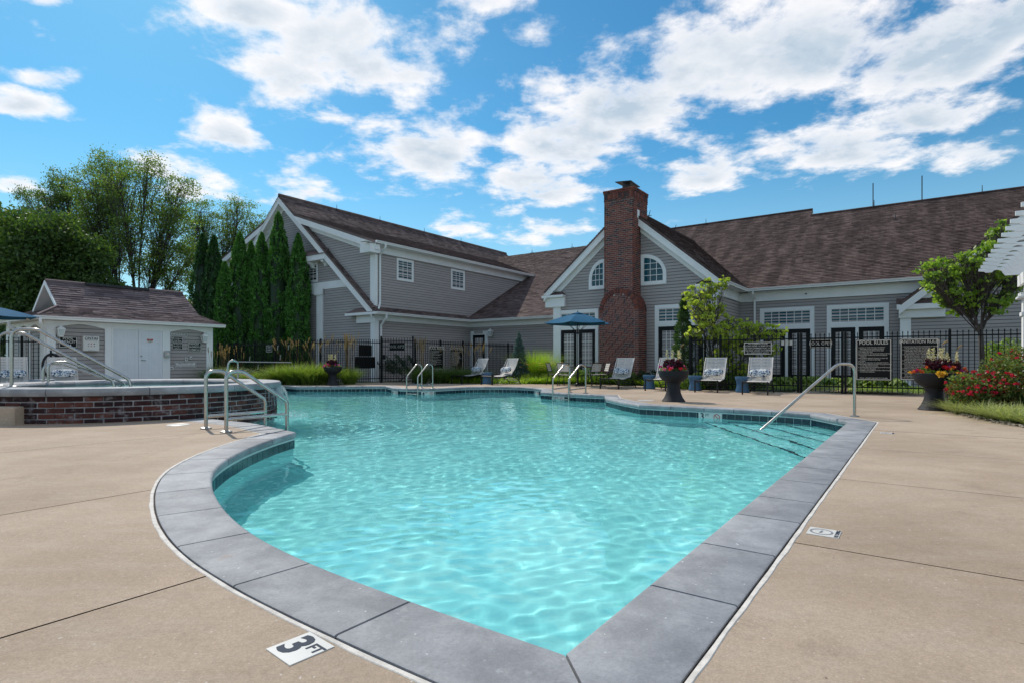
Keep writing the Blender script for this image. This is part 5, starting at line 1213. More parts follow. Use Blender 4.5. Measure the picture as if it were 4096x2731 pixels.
SR = ['1. ANYONE WHO HAS OR HAS HAD DIARRHEA IN THE PAST', ' TWO (2) WEEKS SHALL NOT USE THE POOL.', '2. ANYONE WHO HAS AN AREA OF EXPOSED', ' SUBEPIDERMAL TISSUE, OPEN BLISTERS, CUTS,', ' ETC., IS ADVISED NOT TO USE THE POOL.', '3. ALL PERSONS SHALL TAKE A CLEANSING SHOWER', ' BEFORE USING THE POOL.  A BATHER LEAVING', ' TO USE THE TOILET SHALL TAKE ANOTHER CLEANSING', ' SHOWER BEFORE RETURNING TO THE POOL.', '4. SPITTING, SPOUTING OF WATER, BLOWING', ' AND SIMILAR BEHAVIOR IN THE POOL IS', '5. NO RUNNING OR ROUGH PLAY IS PERMITTED', ' POOL, ON THE RUNWAYS, ON DIVING', ' ON PLATFORMS, IN DRESSING ROOMS.', '6. STREET CLOTHES NOT ALLOWED', '7. NO GLASS, FOOD OR ALCOHOL', ' AREA.', '8. ALL DIAPER AGE', ' WITH TIGHT FITTING', ' SWIM DIAPER.', '9. DO NOT CHANGE DIAPERS']
rules('pool_rules_board', 'large black POOL RULES board on the right fence', (3423, 3567, 1357, 1520), 'POOL RULES', PR, 'POOL HOURS 9:00 AM TO 9:00 PM', .15)
rules('sanitation_board', 'large black SANITATION RULES board behind the planted bowl', (3600, 3756, 1352, 1520), 'SANITATION RULES', SR, None, .125)
NS = ['NO SWIMMING ALONE', 'ANYONE UNDER 14 YEARS OF AGE', 'AND NON-SWIMMERS SHALL NOT', 'USE THE POOL UNLESS ACCOMPANIED', 'BY A RESPONSIBLE ADULT.']
p, w_, h_ = on_f(2975, 3089, 1367, 1418); sign('no_swimming_alone_sign', 'black NO SWIMMING ALONE sign on the fence above two chaises', w_, h_, p, -ANG, [(l, 0, h_ * (.86 - .18 * k), h_ * .175, 'CENTER', .78) for k, l in enumerate(NS)])
p, w_, h_ = on_f(3004, 3072, 1428, 1464); sign('life_preserver_sign', 'small black life preserver notice half hidden behind a chaise back', w_, h_, p, -ANG, [(l, 0, h_ * (.83 - .165 * k), h_ * .13, 'CENTER', .85) for k, l in enumerate(['Anyone, age 5 or under, shall', 'wear a life preserver in the', 'pool or on the pool deck.', 'Flotation devices are no', 'substitute for a life jacket.'])])
p, w_, h_ = on_f(3239, 3327, 1356, 1392, FV + .03); sign('pool_open_sign', 'black POOL OPEN sign behind the pickets of the right gate', w_, h_, p, -ANG, [('POOL OPEN', 0, h_ / 2, h_ * .5, 'CENTER', .82)])
p, w_, h_ = on_f(3125, 3170, 1361, 1381, FV + .03); sign('blank_plate', 'blank pale plate behind the fence left of the right gate', w_, h_, p, -ANG, [], 'tile_white', border=False)
aG = math.atan2(0, 1)
def on_y(px0, px1, py0, py1, Y): return ((((px0 + px1) / 2 - CX) / FPX * Y), Y, EYE + (HY - py1) / FPX * Y), (px1 - px0) / FPX * Y, (py1 - py0) / FPX * Y
p, w_, h_ = on_y(1558, 1618, 1371, 1402, 25.0); sign('pool_open_sign', 'black POOL OPEN sign on the far gate', w_, h_, p, 0, [('POOL OPEN', 0, h_ / 2, h_ * .48, 'CENTER', .85)], border=False, ink='sign_white')
dxy = (P3[0] - P2_[0], P3[1] - P2_[1]); a23 = math.atan2(dxy[1], dxy[0])
for nm, lb, q in (('blank_board', 'upper blank black board on the fence left of the far gate', (1432, 1490, 1380, 1424)), ('blank_board', 'lower wide blank black board on the fence left of the far gate', (1415, 1506, 1426, 1471))):
    t_ = 24.66; p, w_, h_ = on_y(*q, t_); sign(nm, lb, w_, h_, p, a23, [], border=False)
def on_a(px0, px1, py0, py1, sh=.05):      # board on the fence that runs along the restroom wall
    def s_at(px): tx = (px - CX) / FPX; s = (tx * 24.95 + 4.22) / (SA - tx * CA); return s
    s0, s1 = s_at(px0), s_at(px1); s = (s0 + s1) / 2; Y = 24.95 + CA * s; return (-4.22 + SA * s + CA * sh, Y - SA * sh, EYE + (HY - py1) / FPX * Y), s1 - s0, (py1 - py0) / FPX * Y
AR = R(54.5)
rules('pool_rules_board', 'narrow looking POOL RULES board on the far fence behind the ladder', None, 'POOL RULES', PR, 'POOL HOURS 9:00 AM TO 9:00 PM', .21, rz=AR, place=on_a(1714, 1771, 1384, 1478))
rules('sanitation_board', 'SANITATION RULES board on the far fence behind brown plumes', None, 'SANITATION RULES', SR, None, .13, rz=AR, place=on_a(1795, 1848, 1388, 1484))
u0, z1 = onv(1065, 1381, LV - .05); u1, _ = onv(1089, 1381, LV - .05); z0 = onv(1077, 1408, LV - .05)[1]
sign('lifesaving_sign', 'small LIFESAVING EQUIPMENT sign on the far fence', u1 - u0, z1 - z0, W2((u0 + u1) / 2, LV - .05) + (z0,), -ANG, [('LIFESAVING', 0, (z1 - z0) * .68, .085, 'CENTER', .62), ('EQUIPMENT', 0, (z1 - z0) * .32, .085, 'CENTER', .62)], 'sign_black', 'sign_white')
# life hook pole on its fence hooks
a_, b_ = onv(918, 1446, LV - .12), onv(1166, 1449, LV - .12); w0 = W2(a_[0], LV - .12); w1 = W2(b_[0], LV - .12)
lp_ = thing('life_pole', 'long silver life hook pole hung on the far fence', 'pole', w0 + (0,)); MB().tube([(0, 0, a_[1]), (w1[0] - w0[0], w1[1] - w0[1], b_[1])], .025, 8).build('pole', 'sign_white', lp_)
HKL = ['upper left', 'upper middle', 'lower left', 'lower right', 'topmost left', 'topmost right']
for hk_, (px, py) in enumerate(((1001, 1435), (1123, 1430), (1034, 1468), (1093, 1468), (1113, 1392), (1156, 1390))):
    u_, z_ = onv(px, py, LV - .05); hk = thing('fence_hook', HKL[hk_] + ' white equipment hook on the far fence', 'hook', W2(u_, LV - .05) + (z_,), -ANG, 'equipment hooks on the far fence')
    MB().tube([(0, .02, .12), (0, -.02, .1), (0, -.03, -.05), (.03, -.06, -.1), (.07, -.08, -.06)], .012, 5).build('hook', 'sign_white', hk)

# ------------------------------------------------------------------ stainless rails and ladders
def flange(m, p): m.lathe([(.075, 0), (.075, .012), (.045, .022)], 20, p)
def rail(name, label, base, dirv, pts, r=.024, group=None, rad=.16, bar=None, flanges=True, cat='handrail'):
    """bent tube; pts are (distance along dirv, height); base is world xyz"""
    a = math.atan2(dirv[1], dirv[0]); t = thing(name, label, cat, base, a, group); MB().tube(bend_path([(d, 0, z) for d, z in pts], rad, 8), r, 14).build('tube', 'steel', t, True)
    if bar: MB().tube([(bar[0], 0, bar[1]), (bar[2], 0, bar[3])], r * .92, 12).build('cross_bar', 'steel', t, True)
    if flanges: m = MB(); flange(m, (pts[0][0], 0, 0)); m.build('base_flange', 'steel_dull', t)
    return t
dr = (.64, .77)
for b, lb in (((-4.30, 8.04), 'left curved steel grab rail of the pair beside the spa'), ((-3.81, 7.63), 'right curved steel grab rail of the pair beside the spa')):
    rail('grab_rail', lb, b + (.006,), dr, [(0, 0), (0, .80), (.22, .80), (.86, .36), (.86, -.75)], .025, 'grab rails beside the spa', [.15, .15, .10], (0, .165, .86, .175))
rail('handrail', 'slanting steel handrail entering the pool at the right steps', (5.86, 9.79, 0), (-1, -.07), [(0, 0), (0, .90), (.30, .90), (1.66, -.22), (1.82, -.52)], .024, None, [.2, .2, .05])
def ladder(label, legs, dv, bars=True):
    l = thing('pool_ladder', label, 'ladder', (legs[0][0], legs[0][1], 0), 0); lx, ly = legs[1][0] - legs[0][0], legs[1][1] - legs[0][1]
    for ox, oy in ((0, 0), (lx, ly)):
        P = [(0, -.9), (0, .42), (.50, .86), (.72, .80), (.72, 0)]; pts = [(ox + d * dv[0] - .12 * dv[0], oy + d * dv[1] - .12 * dv[1], z) for d, z in P]
        s_ = MB().tube(bend_path(pts, [.12, .16, .14], 7), .024, 12).build('side_rail', 'steel', l, True)
        m = MB(); flange(m, pts[-1]); m.build('base_flange', 'steel_dull', s_); MB().tube([(ox - .12 * dv[0], oy - .12 * dv[1], .12), (pts[-1][0], pts[-1][1], .16)], .02, 10).build('cross_bar', 'steel', l, True)
    for z in (-.16, -.45, -.74): MB().box(0, math.hypot(lx, ly), -.05, .05, -.012, .012).build('tread', 'steel_dull', l, loc=(-.12 * dv[0], -.12 * dv[1], z), rot=(0, 0, math.atan2(ly, lx)))
ladder('steel pool ladder in front of the far gate', ((-3.50, 19.50), (-3.08, 19.22)), (SA, CA))
ladder('steel pool ladder in front of the umbrella table', ((1.30, 17.0), (1.72, 16.5)), (.76, .65))
# rails of the spa
rail('spa_handrail', 'long steel handrail sloping down into the spa at the left edge', (-8.22, 9.40, .53), (.90, .42), [(0, 0), (0, .94), (.34, .94), (1.62, .10), (1.72, -.4)], .026, 'spa handrails', [.2, .22, .1])
rail('spa_handrail', 'second steel handrail behind the long one at the left edge', (-8.75, 9.75, .53), (.90, .42), [(0, 0), (0, .90), (.34, .90), (1.62, .06), (1.72, -.4)], .026, 'spa handrails', [.2, .22, .1])
rail('spa_step_rail', 'low steel rail on the far rim of the spa, left one', (-9.62, 11.75, .53), (.72, .69), [(0, -.1), (0, .36), (.3, .36), (1.25, -.05), (1.3, -.4)], .022, 'low rails on the far spa rim', .15, None, False)
rail('spa_step_rail', 'low steel rail on the far rim of the spa, right one', (-9.36, 11.55, .53), (.72, .69), [(0, -.1), (0, .40), (.3, .40), (1.3, -.05), (1.35, -.4)], .022, 'low rails on the far spa rim', .15, None, False)
sr = thing('spa_step_rail', 'small steel stair rail beyond the right rim of the spa', 'handrail', att(915, 13.9) + (0,)); MB().tube(bend_path([(-.16, 0, 0), (.0, 0, .92), (.05, .1, .98), (.08, .3, .92), (.08, .3, 0)], .06, 5), .022, 10).build('tube', 'steel', sr, True)
# concrete step block against the spa
sb = thing('spa_step', 'tan concrete step block against the spa at the left edge', 'step', (-8.5, 8.95, 0)); MB().cbox(-1.3, 1.14, -.5, .5, 0, .27, .02).build('block', 'deck', sb)
# lids and markers set in the deck
for p, r_, lb in (((-4.97, 8.52), .16, 'round pale skimmer lid in front of the spa'), ((3.22, 13.75), .20, 'round white skimmer lid near the centre planter'), ((2.6, 14.7), .14, 'second white lid close behind the coping corner')):
    l = thing('skimmer_lid', lb, 'lid', p + (0,)); MB().lathe([(r_, 0), (r_, .006), (r_ * .93, .009), (r_ * .88, .007)], 32).build('lid', 'tile_white', l)
def deck_tile(name, label, c, s, rz, txts, ring_=None):
    t = thing(name, label, 'marker', (c[0], c[1], .0005), rz); MB().cbox(-s / 2, s / 2, -s / 2, s / 2, 0, .003, .0015).build('tile', 'tile_white', t)
    for tx, x, y, sz, rt in txts: link('lettering', text_mesh(tx, sz, 'ink_blue', .03), t, (x, y, .0036), (0, 0, rt))
    if ring_:
        x, y, r_ = ring_; m = MB(); n = 28
        for k in range(n): a0, a1 = 2 * math.pi * k / n, 2 * math.pi * (k + 1) / n; m.poly([(x + q * math.cos(a), y + q * math.sin(a), .0038) for q, a in ((r_, a0), (r_, a1), (r_ * .82, a1), (r_ * .82, a0))])
        d = r_ * .62; e_ = .006; m.poly([(x - d, y - d - e_, .0037), (x - d + e_, y - d, .0037), (x + d, y + d + e_, .0037), (x + d - e_, y + d, .0037)]); m.poly([(x - r_ * .5, y + .01, .0039), (x + r_ * .4, y + .004, .0039), (x + r_ * .5, y - .006, .0039), (x - r_ * .4, y - .004, .0039)]); m.build('no_diving_symbol', 'ink_grey', t)
    return t
deck_tile('depth_marker', 'white 3 FT depth marker tile in the near deck', (-.70, 1.893), .158, R(-41), [('3', -.026, -.004, .165, 0), ('FT', .046, .026, .058, 0)])
deck_tile('no_diving_marker', 'white NO DIVING marker tile in the right deck', (1.728, 3.17), .158, -ANG + R(90), [('NO DIVING', 0, -.066, .028, 0)], (0, .012, .058))
deck_tile('no_diving_marker', 'small distant white marker tile on the right deck', (4.95, 7.55), .158, -ANG + R(90), [('NO DIVING', 0, -.066, .028, 0)], (0, .012, .058))
# depth plaques in the waterline
def plaque(name, label, px, py, num, sym=True):
    best = None
    for k in range(NL):
        p = off(k, .022); n_ = MIT[k]
        if p[1] < 5: continue
        q = CX + p[0] / p[1] * FPX
        if -n_[0] * -p[0] - n_[1] * -p[1] <= 0: continue
        e_ = abs(q - px) + abs(HY + (EYE + .17) * FPX / p[1] - py) * .6
        if best is None or e_ < best[0]: best = (e_, p, n_)
    _, p, n_ = best; t = thing(name, label, 'marker', (p[0], p[1], -.172), math.atan2(-n_[1], -n_[0]) + R(90))
    MB().box(-.235, .235, -.004, .004, -.075, .075).build('tile', 'tile_white', t); put_text(t, num, -.16, 0, .17, 'ink_blue', -.006, .02); put_text(t, 'FT', -.06, .03, .07, 'ink_blue', -.006, .01)
    m = MB(); n = 24; r_ = .062; x = .13
    for k in range(n): a0, a1 = 2 * math.pi * k / n, 2 * math.pi * (k + 1) / n; m.poly([(x + q * math.cos(a), -.0065, q * math.sin(a)) for q, a in ((r_, a0), (r_, a1), (r_ * .78, a1), (r_ * .78, a0))])
    m.poly([(x - .045, -.0064, .036), (x - .036, -.0064, .045), (x + .045, -.0064, -.036), (x + .036, -.0064, -.045)]); m.build('no_diving_symbol', 'ink_red', t)
plaque('depth_plaque', 'white 4 FT plaque on the far waterline left of the ladder', 1578, 1561, '4'); plaque('depth_plaque', 'white 4 FT plaque on the far waterline under the far ladder', 1716, 1566, '4'); plaque('depth_plaque', 'white 5 FT plaque at the far curved waterline', 2145, 1563, '5')
plaque('depth_plaque', 'white 4 FT plaque under the umbrella table ladder', 2235, 1590, '4'); plaque('depth_plaque', 'white 3 FT plaque on the right far waterline', 2838, 1666, '3')

# ------------------------------------------------------------------ pergola at the right edge
pe = thing('white_pergola', 'white pergola with scalloped rafter ends at the right edge', 'pergola', (10.6, 13.0, 0), -ANG)
pr = [(0, .0), (.0, -.06), (.10, -.075), (.12, -.10), (.24, -.10)] + [(.24 + .085 * (1 - math.cos(t)), -.10 + .06 * math.sin(t) - .02 * t / math.pi) for t in [math.pi * k / 8 for k in range(1, 8)]] + [(.42, -.13), (.46, -.19), (4.2, -.19), (4.2, 0)]
rme = None
for k in range(13):
    m = MB().prism(pr, lambda a, z: (a, -.02, z), lambda a, z: (a, .02, z)); 
    if rme is None: rme = m.mesh('rafter', 'trim')
    link('rafter', rme, pe, (0, -k * .56, 3.03))
MB().box(.70, .76, -7.2, .35, 2.60, 2.84).build('beam', 'trim', pe); MB().box(.98, 1.04, -7.2, .35, 2.60, 2.84).build('beam', 'trim', pe)
for y in (-.15, -6.2):
    m = MB(); m.box(.73, 1.01, y - .14, y + .14, -.02, 2.30).box(.70, 1.04, y - .17, y + .17, 1.92, 2.0).box(.64, 1.10, y - .23, y + .23, 2.30, 2.34).box(.68, 1.06, y - .19, y + .19, 2.34, 2.42).box(.765, .975, y - .10, y + .10, 2.42, 2.62); m.box(.69, 1.05, y - .18, y + .18, 0, .25); m.build('column', 'trim', pe)

# ------------------------------------------------------------------ furniture
def strap_panel(m, P0, P1, w, n, th=.006):
    """slatted sling between two 3D lines P0(s), P1(s): n straps, the joint of every other row closed in the middle"""
def make_chaise():
    c = thing('chaise_lounge', 'chaise', 'chaise'); W_ = .31; H_ = .36
    # side frames: front leg, flowing seat rail, arched rear leg
    for s in (-1, 1):
        x = s * (W_ + .02)
        MB().box(x - .018, x + .018, -.025, .02, 0, H_ + .01).build('leg', 'frame_dark', c)
        seat = smooth_path([(x, 0, H_), (x, .30, H_ - .055), (x, .62, H_ - .03), (x, .95, H_ + .015), (x, 1.18, H_ - .01)], 6); MB().tube(seat, .017, 6).build('side_rail', 'frame_dark', c)
        arc = smooth_path([(x, .62, H_ - .035), (x, .95, H_ + .0), (x, 1.28, H_ - .10), (x, 1.52, .10), (x, 1.58, 0)], 6); MB().tube(arc, .019, 6).build('leg', 'frame_dark', c)
        bk = smooth_path([(x * .99, 1.02, H_ - .0), (x * .99, 1.16, H_ + .22), (x * .99, 1.33, H_ + .50), (x * .99, 1.47, H_ + .70)], 5); MB().tube(bk, .015, 6).build('back_rail', 'sling', c)
    m = MB()
    for y, z in ((.0, H_ - .01), (1.30, .22), (1.42, .155), (1.52, .06)): m.tube([(-W_, y, z), (W_, y, z)], .013, 6)
    m.build('cross_bar', 'frame_dark', c)
    # seat straps
    m = MB(); prof = smooth_path([(0, 0, H_ + .006), (0, .25, H_ - .022), (0, .55, H_ - .024), (0, .85, H_ + .004), (0, 1.04, H_ + .008)], 7); n = len(prof) - 1
    for k in range(n):
        a, b = prof[k], prof[k + 1]; b2 = a + (b - a) * .80
        m.add([(-W_, a.y, a.z), (W_, a.y, a.z), (W_, b2.y, b2.z), (-W_, b2.y, b2.z)], [(0, 1, 2, 3)])
    m.build('seat_straps', 'sling', c)
    # back: solid sling with slots, long and short in turn
    B0 = Vector((0, 1.03, H_ + .015)); B1 = Vector((0, 1.47, H_ + .70)); L = (B1 - B0).length; rows = 17; d = (B1 - B0) / L; bul = Vector((0, -.35, .22)).normalized()
    def bp(x, s): q = B0 + d * s + bul * (-.055 * math.sin(math.pi * s / L)); return (x, q.y, q.z)
    m = MB(); hg = L / rows
    for k in range(rows):
        s0, s1 = k * hg, k * hg + hg * .78; s2 = (k + 1) * hg
        for a, b in ((-W_, W_),): m.add([bp(a, s0), bp(b, s0), bp(b, s1), bp(a, s1)], [(0, 1, 2, 3)])
        segs = [(-W_, -W_ * .82), (-W_ * .06, W_ * .06), (W_ * .82, W_)] if k % 2 else [(-W_, -W_ * .84), (W_ * .84, W_)]
        if k == rows - 1: segs = [(-W_, W_)]
        for a, b in segs: m.add([bp(a, s1), bp(b, s1), bp(b, s2), bp(a, s2)], [(0, 1, 2, 3)])
    m.build('backrest_straps', 'sling', c); return c
def make_pillow():
    m = MB(); nx, nu = 14, 16; V = []; F = []
    for i in range(nx + 1):
        x = -.285 + .57 * i / nx; e = 1 - abs(2 * i / nx - 1) ** 5 * .55
        for j in range(nu): th = 2 * math.pi * j / nu; V.append((x * (1 + .03 * math.cos(2 * th)), .075 * e * math.cos(th), .125 * (e * .85 + .15) * math.sin(th)))
    F = [(i * nu + j, i * nu + (j + 1) % nu, (i + 1) * nu + (j + 1) % nu, (i + 1) * nu + j) for i in range(nx) for j in range(nu)] + [tuple(range(nu)), tuple(nx * nu + j for j in range(nu - 1, -1, -1))]
    return m.add(V, F).mesh('lumbar_pillow', 'pillow', True)
pme = make_pillow(); ch0 = make_chaise(); used = [False]
def chaise(label, plabel, x, y, rz, ps=1.0):
    c = ch0 if not used[0] else copy_tree(ch0); used[0] = True
    c.location = (x, y, .001); c.rotation_euler = (0, 0, rz); tag(c, label, 'chaise', 'strap chaises round the pool')
    if plabel:
        q = Vector((0, 1.045, .36 + .235)); q.rotate(c.rotation_euler); p = link('lumbar_pillow', pme, None, (x + q.x, y + q.y, q.z + .001)); p.rotation_euler = (R(-32), random.uniform(-.04, .04), rz); tag(p, plabel, 'pillow', 'blue print lumbar pillows')
for l, pl_, px, py, a in (('pale strap chaise left of the centre planter, by the chimney', 'blue printed pillow on the chaise by the chimney', 2455, 1553.5, -33), ('pale strap chaise partly hidden behind the centre planter', None, 2637, 1560.5, -33), ('pale strap chaise between two blue tables in front of the fence', 'printed pillow on the chaise between two blue tables', 2838, 1566.5, -31), ('rightmost pale strap chaise below the no swimming alone sign', 'printed pillow on the rightmost chaise', 3031, 1575.5, -30), ('left one of the two far chaises beside the spruce', 'printed pillow on the left one of the two far chaises', 1831, 1534, -46), ('right one of the two far chaises beside the spruce', 'printed pillow on the right one of the two far chaises', 1950, 1538, -46)):
    g_ = ground(px, py); sh_ = .34 if px > 2400 else .05; chaise(l, pl_, g_.x - SA * sh_, g_.y - CA * sh_, R(a))
for l, pl_, px, t_, a in (('pale chaise behind the spa cut by the left frame edge', 'printed pillow on the chaise at the left frame edge', 60, 14.9, 44), ('pale chaise behind the spa in front of the shed', 'printed pillow on the chaise in front of the shed', 275, 15.8, 44)):
    x, y = att(px, t_); chaise(l, pl_, x, y, R(a))
def side_table(label, px, py, navy=False):
    g_ = ground(px, py); t = thing('side_table', label, 'table', (g_.x, g_.y, 0), random.uniform(0, 1), 'blue hourglass side tables')
    MB().lathe([(.20, 0), (.205, .01), (.20, .06), (.172, .17), (.165, .23), (.175, .31), (.205, .40), (.215, .445), (.21, .455)], 40).build('body', 'blue_plastic', t, True); MB().lathe([(.205, .455), (.217, .46), (.217, .472), (.208, .478), (.19, .476)], 40).build('table_top', 'blue_plastic', t, True)
for l, px, py in (('blue hourglass side table by the chaise nearest the chimney', 2597, 1554), ('blue hourglass side table right of the centre planter', 2780, 1560.5), ('blue hourglass side table between the two rightmost chaises', 2970, 1568), ('blue hourglass side table between the two far chaises', 1948, 1534.5)): side_table(l, px, py)
g_ = att(168, 15.2); t = thing('side_table', 'dark blue side table behind the spa between two chaises', 'table', g_ + (0,), .6); MB().lathe([(.24, 0), (.20, .2), (.26, .44), (.265, .455), (.24, .46)], 4).build('body', 'blue_plastic', t)
# planters
def petals(n, base, spread, zlo, zhi, s, rng, flat=.6):
    P = np.stack([rng.normal(0, spread, n), rng.normal(0, spread, n), rng.uniform(zlo, zhi, n)], 1) + np.array(base); return P
def leaf_quads(P, L, Wd, rng, up=.0, out=None, droop=0.0, jit=.35):
    """diamond leaves at points P; returns verts, faces"""
    n = len(P); d = rng.normal(size=(n, 3)); 
    if out is not None: d = d * .7 + out * 1.2
    d[:, 2] += up - droop; d /= np.linalg.norm(d, axis=1, keepdims=True) + 1e-9
    r_ = rng.normal(size=(n, 3)); r_[:, 2] *= .6; s = np.cross(d, r_); s /= np.linalg.norm(s, axis=1, keepdims=True) + 1e-9
    l = (L * rng.uniform(1 - jit, 1 + jit, n))[:, None]; w_ = (Wd * rng.uniform(1 - jit, 1 + jit, n))[:, None]
    V = np.stack([P - d * l * .5, P + s * w_ * .5 - d * l * .05, P + d * l * .5, P - s * w_ * .5 - d * l * .05], 1).reshape(-1, 3); F = np.arange(4 * n).reshape(n, 4); return V, F
def leaves(name, mat, parent, P, L, Wd, rng, **k):
    V, F = leaf_quads(np.asarray(P), L, Wd, rng, **k); return link(name, mesh_np(name, V, F, mat), parent)
def ball(rng, n, r, c=(0, 0, 0), shell=.0):
    d = rng.normal(size=(n, 3)); d /= np.linalg.norm(d, axis=1, keepdims=True); q = rng.uniform(shell ** 3, 1, n) ** (1 / 3); return d * q[:, None] * np.array(r) + np.array(c)
def planter(label, flabel, x, y, seed, s=1.0, scheme=0, plants=True):
    p = thing('bowl_planter', label, 'planter', (x, y, 0), 0, 'dark pedestal bowl planters')
    prof = [(.272, 0), (.275, .012), (.262, .03), (.215, .10), (.178, .19), (.158, .28), (.150, .36), (.158, .42), (.178, .455)]; MB().lathe([(r_ * s, z * s) for r_, z in prof], 48).build('pedestal', 'planter_clay', p, True)
    prof = [(.17, .455), (.19, .465), (.255, .505), (.31, .565), (.345, .635), (.358, .70), (.362, .735), (.350, .742), (.335, .735), (.325, .68)]; MB().lathe([(r_ * s, z * s) for r_, z in prof], 48).build('bowl', 'planter_clay', p, True)
    MB().lathe([(.33 * s, .66 * s), (.33 * s, .70 * s), (.2 * s, .73 * s), (.0, .74 * s)], 32).build('potting_soil', 'soil', p)
    rng = np.random.default_rng(seed); f = thing('planter_flowers', flabel, 'flowers', (x, y, .70 * s)); q = np.array
    for k in range(5):      # dark foliage spires with pale flower spikes
        a = k * 1.26 + seed; cx, cy = .15 * math.cos(a), .15 * math.sin(a)
        if k == 4: cx = cy = 0
        leaves('dark_foliage', 'leaf_burgundy', f, ball(rng, 130, (.075, .075, .16), (cx, cy, .17)), .075, .045, rng)
        if k < 4:
            P = np.stack([rng.normal(cx, .022, 90), rng.normal(cy, .022, 90), rng.uniform(.28, .52, 90)], 1); P[:, :2] = (P[:, :2] - [cx, cy]) * (1.2 - (P[:, 2:3] - .28) * 3.2) + [cx, cy]; leaves('flower_spike', 'petal_cream', f, P, .032, .018, rng, up=1.2)
    leaves('filler_leaves', 'leaf_shrub', f, ball(rng, 300, (.33, .33, .08), (0, 0, .06)), .06, .03, rng)
    n1 = [('petal_red', 60), ('petal_magenta', 60), ('petal_pink', 60), ('petal_yellow', 45)] if scheme == 0 else [('petal_red', 80), ('petal_orange', 70), ('petal_magenta', 45), ('petal_yellow', 25)] if scheme == 1 else [('petal_pink', 130), ('petal_magenta', 60), ('petal_orange', 40)]
    for mt, n in n1:
        C_ = []
        for b in range(max(3, n // 12)):
            a = rng.uniform(0, 6.28); r_ = rng.uniform(.20, .37); c_ = q([r_ * math.cos(a), r_ * math.sin(a), rng.uniform(.05, .16) if r_ < .33 else rng.uniform(.02, .10)])
            C_.append(ball(rng, 12, (.045, .045, .03), c_))
        leaves('blossoms', mt, f, np.concatenate(C_), .045, .045, rng)
    if scheme == 1:      # big yellow petunia clump on the camera side
        leaves('petunias', 'petal_yellow', f, ball(rng, 70, (.10, .05, .05), (-.10, -.33, .03)), .07, .07, rng); 
    m = MB(); m.tube(smooth_path([(.1, 0, .2), (.14, 0, .45), (.18, 0, .6), (.25, -.03, .66)], 5), [.004] * 10 + [.018] * 3 + [.02, .012, .003], 6); m.build('grass_plume', 'plume', f)
g_ = ground(1331, 1539.5); planter('dark bowl planter in front of the tall grass clump', 'pink flowers in the far left bowl planter', g_.x, g_.y, 2, .98, 2)
g_ = ground(2694, 1604); planter('dark bowl planter standing alone in the centre', 'red, pink and burgundy flowers in the centre bowl planter', g_.x, g_.y, 3, .98, 0)
g_ = ground(3736, 1638); planter('nearest dark bowl planter beside the rose bush', 'red and yellow flowers with cream spikes in the nearest bowl planter', g_.x, g_.y, 4, .97, 1)
g_ = ground(3800, 1618); planter('dark bowl planter mostly hidden behind the nearest one', 'flowers of the hidden bowl planter', g_.x, g_.y, 5, .9, 1)

# umbrella table set
def umbrella(label, x, y, Rr, ztop, zrim, n=6, rot=0):
    u = thing('patio_umbrella', label, 'umbrella', (x, y, 0), rot); m = MB(); seg = 8; V = []; F = []
    for k in range(n):      # each gore sags between its ribs
        a0, a1 = 2 * math.pi * k / n, 2 * math.pi * (k + 1) / n; b = len(V); cols = 6
        for i in range(seg + 1):
            t = i / seg; 
            for j in range(cols + 1):
                s = j / cols; a = a0 + (a1 - a0) * s; e = 4 * s * (1 - s); rr = Rr * (.03 + .97 * t); px_ = rr * ((1 - s) * math.cos(a0) + s * math.cos(a1)) * (1 - .07 * e * t * t); py_ = rr * ((1 - s) * math.sin(a0) + s * math.sin(a1)) * (1 - .07 * e * t * t)
                V.append((px_, py_, ztop - (ztop - zrim) * (t ** 1.25) - .035 * e * t))
        F += [(b + i * (cols + 1) + j, b + i * (cols + 1) + j + 1, b + (i + 1) * (cols + 1) + j + 1, b + (i + 1) * (cols + 1) + j) for i in range(seg) for j in range(cols)]
    MB().add(V, F).build('canopy', 'umbrella_cloth', u, True)
    V2 = [(v[0] * .22 / 1, v[1] * .22, ztop + .05 - .09 * (math.hypot(v[0], v[1]) / Rr) ** 1.2) for v in V]; MB().add(V2, F).build('vent_cap', 'umbrella_cloth', u, True)
    MB().tube([(0, 0, .02), (0, 0, ztop + .02)], .019, 12).build('pole', 'frame_dark', u, True); MB().lathe([(.035, zrim - .42), (.04, zrim - .38), (.03, zrim - .30)], 12).lathe([(.03, ztop - .06), (.035, ztop), (.012, ztop + .10)], 12).build('hub', 'frame_dark', u)
    for k in range(n):
        a = 2 * math.pi * k / n; c_, s_ = math.cos(a), math.sin(a); rb = MB().tube([(c_ * Rr * t, s_ * Rr * t, ztop - .02 - (ztop - zrim) * t ** 1.25) for t in (.03, .3, .6, .85, .99)], .009, 5).build('rib', 'frame_dark', u)
        MB().tube(smooth_path([(c_ * .03, s_ * .03, zrim - .36), (c_ * Rr * .28, s_ * Rr * .28, zrim - .05), (c_ * Rr * .50, s_ * Rr * .50, ztop - .03 - (ztop - zrim) * .5 ** 1.25)], 4), .010, 5).build('strut', 'frame_dark', rb)
    return u
TX, TY = att(2311, 22.4)
umbrella('blue umbrella over the table in front of the chimney gable', TX, TY, 1.36, 2.80, 2.40, 6, .2)
dt = thing('dining_table', 'round dark patio table under the blue umbrella', 'table', (TX, TY, 0)); MB().lathe([(.60, .70), (.61, .71), (.61, .725), (.60, .73), (.03, .73)], 40).build('table_top', 'frame_dark', dt); MB().tube([(.0, 0, .06), (0, 0, .70)], .04, 12).build('pedestal', 'frame_dark', dt); MB().lathe([(.28, 0), (.28, .03), (.10, .06), (.045, .1)], 28).build('base', 'frame_dark', dt)
m = MB(); 
